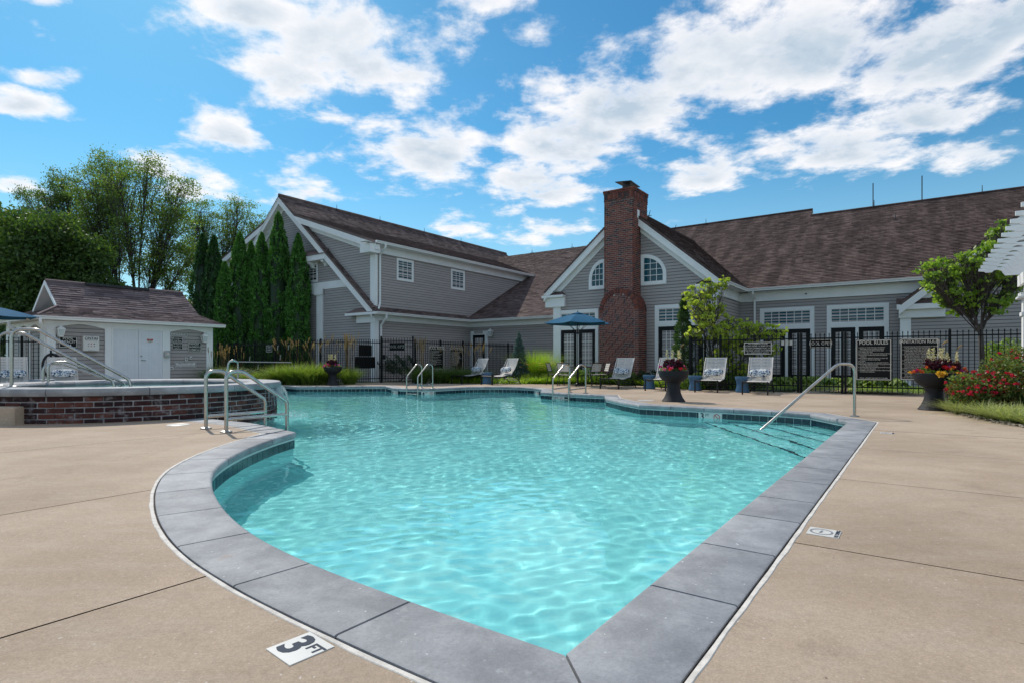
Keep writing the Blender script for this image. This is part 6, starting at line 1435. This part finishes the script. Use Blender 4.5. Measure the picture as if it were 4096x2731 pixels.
for k in range(3): a = k * 2.1 + .4; m.tube([(.5 * math.cos(a), .5 * math.sin(a), .02), (.46 * math.cos(a), .46 * math.sin(a), .70)], .014, 6)
m.build('legs', 'frame_dark', dt)
def make_chair():
    c = thing('patio_chair', 'chair', 'chair'); w_ = .25
    for s in (-1, 1):
        MB().tube(bend_path([(s * w_, -.24, 0), (s * w_, -.26, .43)], .02), .013, 6).build('leg', 'frame_dark', c); MB().tube(smooth_path([(s * w_ * 1.03, .30, 0), (s * w_, .23, .30), (s * w_, .22, .46), (s * w_, .27, .70), (s * w_, .33, .86)], 5), .014, 6).build('leg', 'frame_dark', c)
        MB().tube([(s * w_, -.26, .42), (s * w_, .22, .42)], .012, 6).build('seat_rail', 'frame_dark', c)
    MB().tube(smooth_path([(-w_, .33, .86), (-.12, .355, .875), (.12, .355, .875), (w_, .33, .86)], 4), .014, 6).tube([(-w_, .235, .54), (w_, .235, .54)], .011, 6).build('back_frame', 'frame_dark', c)
    for k in range(4): z = .56 + k * .074; y = .238 + (z - .54) * .29; MB().add([(-w_ + .01, y, z), (w_ - .01, y, z), (w_ - .01, y + .019, z + .064), (-w_ + .01, y + .019, z + .064)], [(0, 1, 2, 3)]).build('back_slat', 'sling', c)
    for k in range(6): y = -.25 + k * .077; MB().box(-w_ + .01, w_ - .01, y, y + .062, .425, .432).build('seat_slat', 'sling', c)
    return c
c0_ = make_chair(); first = True
for l, px, t_, fa in (('leftmost patio chair at the umbrella table', 2222, 22.75, None), ('patio chair seen from behind, left of the umbrella pole', 2268, 21.75, None), ('patio chair seen from behind, right of the umbrella pole', 2365, 21.8, None), ('rightmost patio chair at the umbrella table', 2402, 22.6, None)):
    c = c0_ if first else copy_tree(c0_); first = False; x, y = att(px, t_); c.location = (x, y, .001); c.rotation_euler = (0, 0, math.atan2(TY - y, TX - x) + R(90)); tag(c, l, 'chair', 'patio chairs round the umbrella table')
x, y = att(-78, 16.6); umbrella('blue umbrella cut by the left frame edge', x, y, 1.42, 2.58, 2.24, 6, .3)

# ------------------------------------------------------------------ trees and plants
def tree(name, label, base, lobes, fork, r0, leafm, barkm, nleaf, ls, seed, group=None, cl=.32, droop=.3, tips=26, fork_xy=(0, 0), cat='tree', lean=(0, 0)):
    """lobes: (x, y, z, radius[, flat]) relative to the base; limbs run from the fork to every lobe, twigs to the leaf clusters"""
    rng = np.random.default_rng(seed); rnd = random.Random(seed); t = thing(name, label, cat, base + (0,), 0, group); tb = MB(); P = []; O = []
    tb.tube(smooth_path([(0, 0, -.1), (fork_xy[0] * .4, fork_xy[1] * .4, fork * .5), (fork_xy[0], fork_xy[1], fork)], 4), [r0 * (1.25 - .5 * k / 8) for k in range(9)], 9)
    tot = sum(l[3] ** 2 for l in lobes)
    for l in lobes:
        c_ = Vector(l[:3]); R_ = l[3]; fl = l[4] if len(l) > 4 else .8; f0 = Vector((fork_xy[0], fork_xy[1], fork * rnd.uniform(.75, 1.0)))
        mid = f0.lerp(c_, .5) + Vector((rnd.uniform(-.2, .2) * R_, rnd.uniform(-.2, .2) * R_, -.12 * R_)); rl = r0 * .36 * math.sqrt(R_ / max(q[3] for q in lobes)); pth = smooth_path([f0, mid, c_], 5); tb.tube(pth, [rl * (1 - .72 * k / 10) for k in range(11)], 6)
        nt_ = max(6, int(tips * R_ ** 2 / tot * len(lobes)))
        for k in range(nt_):
            d = rng.normal(size=3); d /= np.linalg.norm(d); q = rng.uniform(.45, 1.0) ** .5; tip = Vector((c_.x + d[0] * R_ * q, c_.y + d[1] * R_ * q, c_.z + d[2] * R_ * fl * q)); st = pth[rnd.randint(5, 10)]
            m2 = st.lerp(tip, .55) + Vector((rnd.uniform(-.1, .1), rnd.uniform(-.1, .1), .08)) * R_; tb.tube(smooth_path([st, m2, tip], 3), [rl * .18 * (1 - .8 * j / 6) + .003 for j in range(7)], 4, False)
            n = int(nleaf * .3 * (R_ ** 2 / tot) / nt_); along = rng.uniform(.35, 1.12, n)[:, None]; S_ = np.array(st); T_ = np.array(tip); M_ = np.array(m2)
            pt = S_ * (1 - along) ** 2 + M_ * 2 * along * (1 - along) + T_ * along ** 2; pt += rng.normal(size=(n, 3)) * cl * R_ * np.array([.34, .34, .22]); P.append(pt)
    for l in lobes:      # small leaf sprays through the outer part of every lobe
        ns = max(7, int(14 * math.sqrt(nleaf / 4000) * l[3] ** .3)); n = int(nleaf * .7 * (l[3] ** 2 / tot) / ns); fl = l[4] if len(l) > 4 else .8
        for k in range(ns):
            d = rng.normal(size=3); d /= np.linalg.norm(d); q = rng.uniform(.55, 1.12); c_ = np.array(l[:3]) + d * np.array([1, 1, fl]) * l[3] * q; P.append(c_ + rng.normal(size=(n, 3)) * l[3] * cl * np.array([.26, .26, .13]))
    tb.build('trunk', barkm, t, True); P = np.concatenate(P); leaves('crown', leafm, t, P, ls[0], ls[1], rng, droop=droop); return t
def lobe_px(base_px, t, items):      # lobes from photograph positions at the tree's distance
    bx = (base_px - CX) / FPX * t; return [((px - CX) / FPX * t - bx, dy, EYE + (HY - py) / FPX * t, r_ / FPX * t, *ex) for px, py, r_, dy, *ex in items]
t_ = 40; tree('locust_tree', 'airy honey locust with a dark upright trunk right of centre behind the shed', att(556, t_), lobe_px(556, t_, [(590, 680, 75, 0), (680, 740, 70, 1), (520, 760, 80, -1), (620, 820, 85, 1), (700, 880, 70, 0), (560, 930, 85, -1), (660, 980, 90, 0), (740, 1010, 70, 1), (600, 1060, 80, 0), (700, 1110, 70, 0)]), 3.4, .26, 'leaf_locust', 'bark', 20000, (.16, .07), 31, 'honey locust trees behind the shed', .8, .5, 80)
t_ = 42; tree('locust_tree', 'tallest honey locust with pale sky showing through behind the shed', att(484, t_), lobe_px(484, t_, [(450, 660, 75, 0), (380, 690, 65, 1), (420, 760, 85, -1), (350, 800, 75, 1), (480, 830, 80, 0), (400, 900, 80, -1), (340, 960, 80, 1), (450, 1000, 75, 0), (390, 1060, 70, 0)]), 3.6, .24, 'leaf_locust', 'bark', 20000, (.16, .07), 32, 'honey locust trees behind the shed', .8, .5, 80)
t_ = 44; tree('locust_tree', 'sprawling locust reaching out over the dark maple at the left', att(330, t_), lobe_px(330, t_, [(250, 720, 55, 0), (180, 770, 50, 1), (110, 780, 42, 0), (80, 840, 40, 1), (230, 810, 60, -1), (300, 790, 60, 0), (160, 870, 55, 0), (270, 890, 65, 0), (310, 960, 60, 1)]), 4.2, .22, 'leaf_locust_dark', 'bark', 14000, (.16, .065), 33, 'honey locust trees behind the shed', .8, .5, 60)
t_ = 48; tree('locust_tree', 'lower pale locust between the shed and the wing gable', att(880, t_), lobe_px(880, t_, [(800, 850, 65, 0), (880, 870, 55, 1), (950, 830, 62, 0), (1010, 880, 55, 1), (820, 930, 70, -1), (900, 960, 70, 0), (980, 960, 60, 0), (780, 1010, 60, 0), (1060, 900, 45, 1), (860, 1050, 70, 0), (770, 1090, 50, 0)]), 3.6, .22, 'leaf_locust', 'bark', 17000, (.16, .07), 34, 'honey locust trees behind the shed', .8, .5, 80)
t_ = 33; tree('maple_tree', 'dense dark green maple left of the shed roof', att(170, t_), lobe_px(170, t_, [(130, 920, 100, 0, .75), (260, 950, 95, -1), (340, 1010, 80, 0), (60, 1000, 110, 1), (190, 1060, 120, -1), (330, 1110, 100, 0), (90, 1150, 120, 0), (240, 1190, 110, -1), (390, 1150, 65, 1), (30, 1250, 110, 0), (180, 1280, 100, 0), (-40, 1100, 120, 0), (320, 1220, 90, 1)]), 1.6, .24, 'leaf_maple', 'bark', 46000, (.18, .145), 35, 'dark maples behind the shed', .8, .25, 110)
t_ = 37; tree('maple_tree', 'dark maple cut by the left frame edge', att(-120, t_), lobe_px(-120, t_, [(-60, 900, 120, 0), (20, 960, 100, 1), (-150, 1000, 140, 0), (-40, 1080, 140, -1), (20, 1200, 120, 0), (-120, 1230, 140, 0)]), 1.6, .24, 'leaf_maple', 'bark', 14000, (.25, .21), 36, 'dark maples behind the shed', .8, .25, 60)
for k, (px, t2, lb) in enumerate(((430, 52, 'distant dark tree low behind the shed ridge'), (700, 56, 'distant dark tree behind the locust trunks'), (200, 55, 'distant dark tree behind the maple'), (940, 54, 'distant dark tree behind the columnar evergreens'))):
    tree('background_tree', lb, att(px, t2), lobe_px(px, t2, [(px, 1230, 90, 0), (px - 90, 1280, 90, 0), (px + 90, 1280, 90, 1), (px, 1340, 120, 0), (px + 150, 1340, 90, 0)]), 1.2, .2, 'leaf_locust_dark', 'bark', 5000, (.34, .26), 40 + k, 'distant trees', .6, .2, 40)
def arborvitae(label, px, ytop, t, Rm, seed, mat='leaf_arbor', n=10000, zb=.15):
    rng = np.random.default_rng(seed); x, y = att(px, t); h = EYE + (HY - ytop) / FPX * t; a = thing('columnar_arborvitae', label, 'evergreen', (x, y, 0), 0, 'columnar evergreens by the wing')
    nc = 420; zc_ = rng.uniform(0, 1, nc) ** .9; tc_ = rng.uniform(0, 2 * math.pi, nc); k_ = rng.integers(0, nc, n); ln = rng.normal(0, 1, n)
    z = np.clip(zc_[k_] + ln * .12 / h, 0, 1.0); th = tc_[k_] + rng.normal(0, .07, n) / Rm * np.exp(-np.abs(ln) * .3); prof = np.minimum(1, ((1 - z) * 2.6) ** .62) * (.78 + .22 * np.minimum(1, z * 4))
    r_ = Rm * prof * (1 + .10 * np.sin(th * 3 + z * 11 + seed)) * (rng.uniform(.84, 1.08, nc)[k_] + rng.uniform(-.10, .06, n)); P = np.stack([r_ * np.cos(th), r_ * np.sin(th), zb + z * (h - zb)], 1)
    out = np.stack([np.cos(th) * .55, np.sin(th) * .55, np.full(n, 1.0)], 1); leaves('foliage', mat, a, P, .17, .065, rng, out=out, jit=.6)
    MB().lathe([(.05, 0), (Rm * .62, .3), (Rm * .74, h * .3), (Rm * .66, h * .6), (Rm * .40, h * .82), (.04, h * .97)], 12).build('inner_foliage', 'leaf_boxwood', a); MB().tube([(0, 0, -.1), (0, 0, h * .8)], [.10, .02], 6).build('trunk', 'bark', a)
for k, (px, yt, t_, Rm, lb, mt) in enumerate(((811, 938, 32.0, .62, 'leftmost tall columnar evergreen in shade', 'leaf_arbor_shaded'), (856, 946, 31.6, .60, 'second tall shaded columnar evergreen from the shed', 'leaf_arbor_shaded'), (878, 1040, 31.2, .52, 'short columnar evergreen behind the shortest one', 'leaf_arbor_shaded'), (899, 1052, 30.6, .50, 'shortest columnar evergreen in the row', 'leaf_arbor'), (960, 932, 30.9, .60, 'broad columnar evergreen left of the narrow one', 'leaf_arbor'), (1004, 970, 31.0, .42, 'narrowest columnar evergreen in the row', 'leaf_arbor'), (1046, 934, 30.6, .56, 'columnar evergreen directly left of the tallest one', 'leaf_arbor'), (1113, 852, 30.4, .66, 'tallest columnar evergreen in front of the wing gable', 'leaf_arbor'), (1193, 938, 30.0, .56, 'rightmost columnar evergreen beside the gable pilaster', 'leaf_arbor'))):
    arborvitae(lb, px, yt, t_, Rm, 60 + k, mt)

def blades(name, mat, parent, base, L, lean, w_, rng, seg=4, curl=1.6, up=1.0):
    """curved tapering blades from base points; lean: mean outward tilt"""
    n = len(base); th = rng.uniform(0, 2 * math.pi, n); le = np.abs(rng.normal(lean, lean * .45, n)); l = L * rng.uniform(.55, 1.1, n); dx, dy = np.cos(th), np.sin(th); rows = []
    for k in range(seg + 1):
        t = k / seg; hor = l * (le * t + le * curl * t * t * .5); ver = l * up * (t - .32 * np.minimum(le, 1.6) * t * t); ww = w_ * (1 - t) ** .7 + .0008
        c_ = np.stack([base[:, 0] + dx * hor, base[:, 1] + dy * hor, base[:, 2] + ver], 1); s = np.stack([-dy, dx, np.zeros(n)], 1) * (ww * .5); rows.append((c_ - s, c_ + s))
    V = np.stack([p for r_ in rows for p in r_], 1).reshape(-1, 3); b = (np.arange(n) * (seg + 1) * 2)[:, None]; F = np.concatenate([b + np.array([[2 * k, 2 * k + 1, 2 * k + 3, 2 * k + 2]]) for k in range(seg)])
    return link(name, mesh_np(name, V, F, mat), parent)
def disc(rng, n, r_, ell=1.0): a = rng.uniform(0, 2 * math.pi, n); q = np.sqrt(rng.uniform(0, 1, n)) * r_; return np.stack([q * np.cos(a), q * np.sin(a) * ell, np.zeros(n)], 1)
def grass(label, x, y, seed, r_=.28, L=1.1, lean=.45, n=1100, mat='blade_green', w_=.011, plumes=0, ph=1.7, pm='plume', name='ornamental_grass', group='ornamental grasses', upright=False, cat='grass clump'):
    rng = np.random.default_rng(seed); g_ = thing(name, label, cat, (x, y, 0), 0, group); blades('blades', mat, g_, disc(rng, n, r_), L, lean, w_, rng)
    if plumes:
        rnd = random.Random(seed); P = []; st = MB()
        for k in range(plumes):
            a = rnd.uniform(0, 6.28); le = (.10 if upright else .32) * rnd.uniform(.3, 1.4); hh = ph * rnd.uniform(.82, 1.08); b0 = (rnd.uniform(-1, 1) * r_ * .6, rnd.uniform(-1, 1) * r_ * .6, 0); tip = Vector((b0[0] + le * hh * math.cos(a), b0[1] + le * hh * math.sin(a), hh)); nod = Vector((math.cos(a), math.sin(a), -.25)) * (.02 if upright else .10)
            st.tube(smooth_path([b0, (b0[0] * .6 + tip.x * .4, b0[1] * .6 + tip.y * .4, hh * .55), tip - Vector((0, 0, .22)), tip], 3), .0028, 4, False)
            m_ = 44; s = rng.uniform(0, 1, m_); T = np.array(tip) ; P.append(np.stack([T[0] + nod.x * s + rng.normal(0, .008, m_), T[1] + nod.y * s + rng.normal(0, .008, m_), T[2] - .22 + .24 * s + nod.z * s * s + rng.normal(0, .006, m_)], 1))
        st.build('stems', pm, g_); leaves('plumes', pm, g_, np.concatenate(P), .055, .013, rng, up=1.5)
    return g_
for k, (px, t_, L, pl_, lb) in enumerate(((1120, 23.4, .85, 4, 'leftmost clump of the big lit grass group'), (1180, 23.2, .98, 8, 'broad lit grass clump with nodding plumes, second of the group'), (1245, 23.1, .95, 9, 'lit grass clump with nodding plumes directly left of the far planter'), (1295, 23.5, .9, 8, 'grass clump with plumes behind the far planter'))):
    x, y = att(px, t_); grass(lb, x, y, 80 + k, .36, L * 1.05, .66, 780, 'blade_green', .030, pl_, 1.9)
for k, (px, t_, L, pl_, ph, lb) in enumerate(((1398, 23.4, .75, 26, 1.95, 'upright feather grass right of the far planter'), (1682, 23.9, .85, 22, 1.8, 'feather grass with tan plumes behind the far ladder'))):
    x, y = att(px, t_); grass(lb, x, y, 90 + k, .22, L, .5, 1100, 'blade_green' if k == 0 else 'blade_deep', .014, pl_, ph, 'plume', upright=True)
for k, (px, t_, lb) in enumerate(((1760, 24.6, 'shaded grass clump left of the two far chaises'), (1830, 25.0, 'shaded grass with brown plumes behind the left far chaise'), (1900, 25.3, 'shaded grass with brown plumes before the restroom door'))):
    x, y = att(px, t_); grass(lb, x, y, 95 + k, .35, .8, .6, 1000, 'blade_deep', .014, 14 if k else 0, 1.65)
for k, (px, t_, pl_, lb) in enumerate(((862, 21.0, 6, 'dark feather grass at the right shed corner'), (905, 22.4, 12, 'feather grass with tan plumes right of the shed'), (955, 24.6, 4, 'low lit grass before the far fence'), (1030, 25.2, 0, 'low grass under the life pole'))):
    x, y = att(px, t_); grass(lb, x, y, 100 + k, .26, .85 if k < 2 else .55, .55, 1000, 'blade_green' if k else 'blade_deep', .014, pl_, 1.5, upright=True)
x, y = att(2150, 26.2); grass('rounded green fountain grass beside the gable corner board', x, y, 110, .45, 1.55, .42, 2200, 'blade_lime', .013)
# lit border of low grass along the deck, one mass
rng = np.random.default_rng(5); pts = []
edge = [(-3.1, 24.4), (.8, 23.75), (3.6, 23.5), (4.9, 22.75), (5.35, 20.9), (6.2, 19.4)]
for (a, b), n in zip(zip(edge, edge[1:]), (700, 3000, 1500, 1400, 800)):
    s = rng.uniform(0, 1, n); q = rng.uniform(0, .9, n); dx, dy = b[0] - a[0], b[1] - a[1]; l = math.hypot(dx, dy); pts.append(np.stack([a[0] + dx * s - dy / l * q * -1 * -1, a[1] + dy * s + dx / l * q, np.zeros(n)], 1))
bd = blades('border_grass', 'blade_lime', None, np.concatenate(pts), .36, .8, .030, rng); tag(bd, 'bright low border grass along the deck edge before the gable', None, None, 'stuff')
rng = np.random.default_rng(6); n = 4200; px_ = rng.uniform(880, 1330, n); tt = rng.uniform(24.3, 26.0, n); pts = np.stack([(px_ - CX) / FPX * tt, tt, np.zeros(n)], 1)
bd = blades('bed_grass', 'blade_green', None, pts, .38, .7, .016, rng); tag(bd, 'low rough grass at the foot of the far fence', None, None, 'stuff')
rng = np.random.default_rng(8); n = 5000; u_ = rng.uniform(-6.2, 4.5, n); v_ = rng.uniform(20.4, 25.6, n); pts = np.stack([u_ * CA + v_ * SA, -u_ * SA + v_ * CA, np.zeros(n)], 1)
bd = blades('bed_lawn', 'blade_lime', None, pts, .12, .6, .014, rng); tag(bd, 'short lawn between the right fence and the wing', None, None, 'stuff')
MB().poly([W2(u, v) + (-.012,) for u, v in ((-1.75, 19.25), (4.2, 19.25), (4.2, 21.2), (-1.75, 21.2))]).build('mulch', 'mulch'); bpy.data.objects['mulch']['kind'] = 'structure'
MB().poly([W2(u, v) + (-.010,) for u, v in ((-3.2, 19.0), (-1.9, 19.0), (-1.9, 26.4), (-3.2, 26.4))]).build('path', 'deck'); bpy.data.objects['path']['kind'] = 'structure'
# conifers and shrubs
def conifer(name, label, px, t, h, Rm, mat, seed, n=3200, cone=True):
    rng = np.random.default_rng(seed); c_ = thing(name, label, 'evergreen', att(px, t) + (0,)); z = rng.uniform(0, 1, n); z = 1 - np.sqrt(1 - z) if cone else z
    tier = .72 + .28 * np.abs(np.sin(z * 26)); th = rng.uniform(0, 6.283, n); r_ = Rm * (1 - z) ** .9 * tier * np.sqrt(rng.uniform(.12, 1, n)) if cone else Rm * np.minimum(1, ((1 - z) * 2) ** .7) * tier * np.sqrt(rng.uniform(.2, 1, n)); P = np.stack([r_ * np.cos(th), r_ * np.sin(th), .05 + z * h], 1)
    leaves('foliage', mat, c_, P, .13, .035, rng, out=np.stack([np.cos(th), np.sin(th), np.full(n, .35)], 1)); MB().tube([(0, 0, 0), (0, 0, h * .97)], [.05, .008], 6).build('trunk', 'bark', c_)
conifer('blue_spruce', 'small blue spruce beside the right far chaise', 2076, 25.6, 2.25, .62, 'leaf_spruce', 121, 5200); conifer('slim_conifer', 'slim dark conifer beside the right gable doors', 2733, 20.3, 3.2, .38, 'leaf_juniper', 122, 4200, False)
t_ = 19.75; tree('redbud_tree', 'young lime leaved redbud in front of the gable corner', att(2842, t_), lobe_px(2842, t_, [(2790, 1185, 48, 0), (2850, 1150, 42, .3), (2895, 1130, 26, 0), (2760, 1215, 34, -.3), (2800, 1270, 52, -.3), (2870, 1240, 44, .2), (2780, 1340, 42, 0), (2860, 1330, 48, -.2), (2930, 1290, 40, .2), (2920, 1370, 45, 0)]), 1.3, .05, 'leaf_redbud', 'bark_light', 3000, (.12, .10), 131, None, .42, .55, 90)
t_ = 19.6; tree('redbud_tree', 'low spreading redbud arching over the fence', att(2960, t_), lobe_px(2960, t_, [(2985, 1310, 42, 0), (3050, 1320, 44, .2), (3110, 1330, 34, 0), (2950, 1380, 50, -.2), (3020, 1390, 44, .2), (2900, 1430, 50, 0), (2850, 1450, 45, .2), (3100, 1400, 26, 0), (2960, 1480, 45, .2), (2880, 1510, 40, .2)]), .9, .05, 'leaf_redbud', 'bark_light', 3000, (.12, .10), 132, None, .42, .55, 90)
t_ = 15.7; tree('shade_tree', 'small leafy tree with dark leaning trunk behind the right fence', att(3933, t_), lobe_px(3933, t_, [(3745, 1085, 55, 0, .7), (3710, 1130, 40, -.2), (3800, 1130, 60, .2), (3850, 1050, 58, 0), (3790, 1190, 45, 0), (3900, 1090, 62, -.2), (3920, 1160, 60, .2), (3950, 1010, 50, 0), (3985, 950, 42, 0), (4010, 905, 32, 0), (3990, 1090, 60, .2), (4040, 1130, 50, -.2), (3860, 1200, 40, 0), (4030, 1000, 40, .3), (4075, 1060, 40, 0), (3880, 1225, 42, .2), (3945, 1225, 42, -.2), (3995, 1190, 48, 0), (3820, 1205, 40, .2)]), 1.95, .068, 'leaf_oak', 'bark', 6200, (.125, .075), 133, None, .8, .45, 110, (-.08, 0))
def shrub(name, label, x, y, r_, n, mat, seed, ls=(.07, .045), zc=None, group=None, cat='shrub'):
    rng = np.random.default_rng(seed); s = thing(name, label, cat, (x, y, 0), 0, group); P = ball(rng, n, r_, (0, 0, zc if zc is not None else r_[2] * .9), .45); P = P[P[:, 2] > .02]; lump = 1 + .12 * np.sin(P[:, 0:1] * 13 + P[:, 2:3] * 9) ; P = P * lump; leaves('foliage', mat, s, P, ls[0], ls[1], rng)
    m = MB(); rnd = random.Random(seed)
    for k in range(7): a = rnd.uniform(0, 6.28); m.tube([(0, 0, 0), (r_[0] * .4 * math.cos(a), r_[1] * .4 * math.sin(a), r_[2] * .8), (r_[0] * .7 * math.cos(a), r_[1] * .7 * math.sin(a), r_[2] * 1.4)], [.012, .008, .003], 5)
    m.build('stems', 'bark', s); return s
for k, (px, t_, r_, lb) in enumerate(((2425, 23.4, (.75, .45, .26), 'low green shrub at the left foot of the chimney'), (2500, 22.6, (.45, .4, .28), 'low green shrub behind the chimney chaise'), (2335, 24.0, (.75, .5, .34), 'green shrub behind the umbrella pole'), (2590, 22.4, (.6, .4, .30), 'dark low shrub right of the chimney'), (2230, 25.0, (.5, .4, .24), 'low flowering plant at the gable corner'))):
    x, y = att(px, t_); shrub('low_shrub', lb, x, y, r_, 1500, 'leaf_shrub' if k != 3 else 'leaf_boxwood', 140 + k)
x, y = att(4015, 16.6); shrub('leafy_bush', 'pale leafy bush behind the right fence end', x, y, (.55, .5, .42), 1500, 'leaf_hosta', 150, (.09, .055), 1.05)
x, y = att(10, 27.0); shrub('dark_hedge', 'dark hedge behind the fence at the left frame edge', x, y, (3.6, 1.0, 1.5), 9000, 'leaf_maple', 152, (.16, .12), 1.2)
x, y = att(1600, 27.0); shrub('clipped_hedge', 'dark clipped hedge seen through the far gate', x, y, (1.0, .5, .42), 3600, 'leaf_boxwood', 151, (.06, .04), .75)
for k, px in enumerate((2850, 2910, 3010, 2760)): x, y = att(px, 19.9 - .2 * k); shrub('ground_shrub', ['dark undergrowth behind the chaise between blue tables', 'dark undergrowth left of the life preserver notice', 'dark undergrowth behind the rightmost chaise', 'dark undergrowth behind the centre planter'][k], x, y, (.55, .35, .30), 1000, 'leaf_shrub', 155 + k)
# black eyed susans
for k, (px, t_) in enumerate(((2105, 24.9), (2140, 24.7), (2185, 24.6), (2390, 23.4 + 1), (2225, 24.5))):
    rng = np.random.default_rng(160 + k); x, y = att(px, t_); s = thing('coneflower_clump', ['yellow coneflowers below the fountain grass, leftmost clump', 'yellow coneflowers below the fountain grass, second clump', 'yellow coneflowers nearest the corner board', 'yellow coneflowers behind the right patio chairs', 'sparse yellow coneflowers left of the patio chairs'][k], 'flowers', (x, y, 0), 0, 'yellow coneflowers'); blades('leaves', 'blade_green', s, disc(rng, 160, .3), .5, .35, .02, rng)
    hd = MB()
    for j in range(15 if k < 3 else 8):
        c_ = (rng.normal(0, .24), rng.normal(0, .2), rng.uniform(.55, .92)); 
        for q in range(8): a = q * .785; hd.poly([(c_[0], c_[1], c_[2]), (c_[0] + .05 * math.cos(a - .25), c_[1] + .05 * math.sin(a - .25), c_[2] + .008), (c_[0] + .075 * math.cos(a), c_[1] + .075 * math.sin(a), c_[2] - .012), (c_[0] + .05 * math.cos(a + .25), c_[1] + .05 * math.sin(a + .25), c_[2] + .008)])
    hd.build('flower_heads', 'petal_susan', s)
# hostas behind the right fence
hrng = np.random.default_rng(170)
HL = ['lime hosta behind the fence, %s from the left of the row' % w_ for w_ in ('first', 'second', 'third', 'fourth', 'fifth', 'sixth', 'seventh', 'eighth', 'ninth', 'tenth', 'eleventh', 'twelfth', 'thirteenth', 'fourteenth', 'fifteenth', 'sixteenth')]
for k in range(16):
    px = 3120 + k * 31 + hrng.uniform(-6, 6); v_ = 20.0 + (k % 3) * .45 + hrng.uniform(-.1, .1)
    if 3205 < px < 3300: v_ += .9
    u_ = onv(px, 1500, v_)[0]; x, y = W2(u_, v_); s = thing('hosta', HL[k], 'plant', (x, y, 0), hrng.uniform(0, 6), 'hostas behind the right fence'); m = MB(); n = 26
    for j in range(n):
        a = 2 * math.pi * j / n * 1.618 * 3; l = hrng.uniform(.22, .36); e = hrng.uniform(.25, .9); d = Vector((math.cos(a), math.sin(a), 0)); sd = Vector((-math.sin(a), math.cos(a), 0)); P0 = d * .05 + Vector((0, 0, .12 + .22 * e)); P1 = d * (.08 + l * .45) + Vector((0, 0, .20 + .26 * e)); P2b = d * (.08 + l) + Vector((0, 0, .10 + .20 * e)); w_ = l * .36
        m.add([P0, P1 + sd * w_ + Vector((0, 0, .03)), P2b, P1 - sd * w_ + Vector((0, 0, .03)), P1], [(0, 1, 4), (1, 2, 4), (2, 3, 4), (3, 0, 4)])
    m.build('leaves', 'leaf_hosta', s)
# rose bed at the right
BED = [(7.25, 7.9), (7.45, 8.7), (7.75, 9.6), (8.15, 10.5), (8.75, 11.6), (10.2, 13.0), (13.5, 11), (13.5, 4.5), (8.6, 4.5), (7.5, 6.4)]
b_ = thing('rose_bed', 'mulched planting bed edged with pebbles under the roses', 'bed', (8.5, 9, 0)); m = MB(); m.poly([(x - 8.5, y - 9, .012) for x, y in BED]); m.build('mulch', 'mulch', b_); pm_ = MB(); rnd = random.Random(9)
for (a, b2) in zip(BED[:6], BED[1:6]):
    for k in range(70):
        s = rnd.random(); q = rnd.gauss(.03, .05); x = a[0] + (b2[0] - a[0]) * s + q - 8.5; y = a[1] + (b2[1] - a[1]) * s - q * .4 - 9; r_ = rnd.uniform(.010, .026); pm_.lathe([(.001, 0), (r_, .002), (r_ * .8, r_ * .7), (.001, r_)], 6, (x, y, .006))
tag(pm_.build('pebbles', 'pebble', b_), kind='stuff')
def rose(label, x, y, r_, zc, seed, n=3000, nb=44):
    rng = np.random.default_rng(seed); s = shrub('rose_bush', label, x, y, r_, n, 'leaf_rose', seed, (.055, .034), zc, 'red rose bushes', 'rose bush'); leaves('rusty_leaves', 'leaf_rust', s, ball(rng, int(n * .12), r_, (0, 0, zc), .8), .055, .035, rng)
    d = rng.normal(size=(nb, 3)); d[:, 1] -= .5; d[:, 2] = np.abs(d[:, 2]) * .9 - .15; d /= np.linalg.norm(d, axis=1, keepdims=True); C_ = d * np.array(r_) * rng.uniform(.95, 1.08, (nb, 1)) + np.array([0, 0, zc]); C_ = C_[C_[:, 2] > .15]
    [leaves('rose_bloom', 'petal_rose', s, ball(rng, 11, tuple(q_ * rng.uniform(.5, 1.25) for q_ in (.034, .034, .024)), c_), .038, .034, rng) for c_ in C_]
rose('tall red rose bush at the right edge', 8.98, 10.0, (.66, .55, .55), .60, 180, 8000, 90); rose('lower red rose bush nearer the planter', 8.40, 10.35, (.46, .45, .34), .40, 181, 4600, 46); rose('red rose bush cut by the right frame edge', 9.15, 9.25, (.70, .55, .44), .50, 182, 6000, 50)
for k, (x, y, L) in enumerate(((8.02, 9.66, .33), (7.86, 9.28, .33), (8.32, 10.75, .32), (7.76, 8.85, .30), (8.30, 9.40, .33), (8.65, 11.3, .30), (7.66, 8.35, .30), (8.15, 8.75, .32), (8.10, 10.25, .32))):
    grass(['striped liriope tuft at the bed edge below the roses', 'striped liriope tuft nearest the pebble edge', 'striped liriope tuft beside the hidden planter', 'dark striped tuft at the lower right bed edge', 'liriope tuft under the tall rose bush', 'liriope tuft behind the nearest planter', 'liriope tuft cut by the right frame edge', 'liriope tuft deep under the roses', 'liriope tuft left of the lower rose bush'][k], x, y, 190 + k, .13, L, .85, 420, 'blade_varieg', .013, name='liriope', group='striped liriope edging', cat='grass tuft')
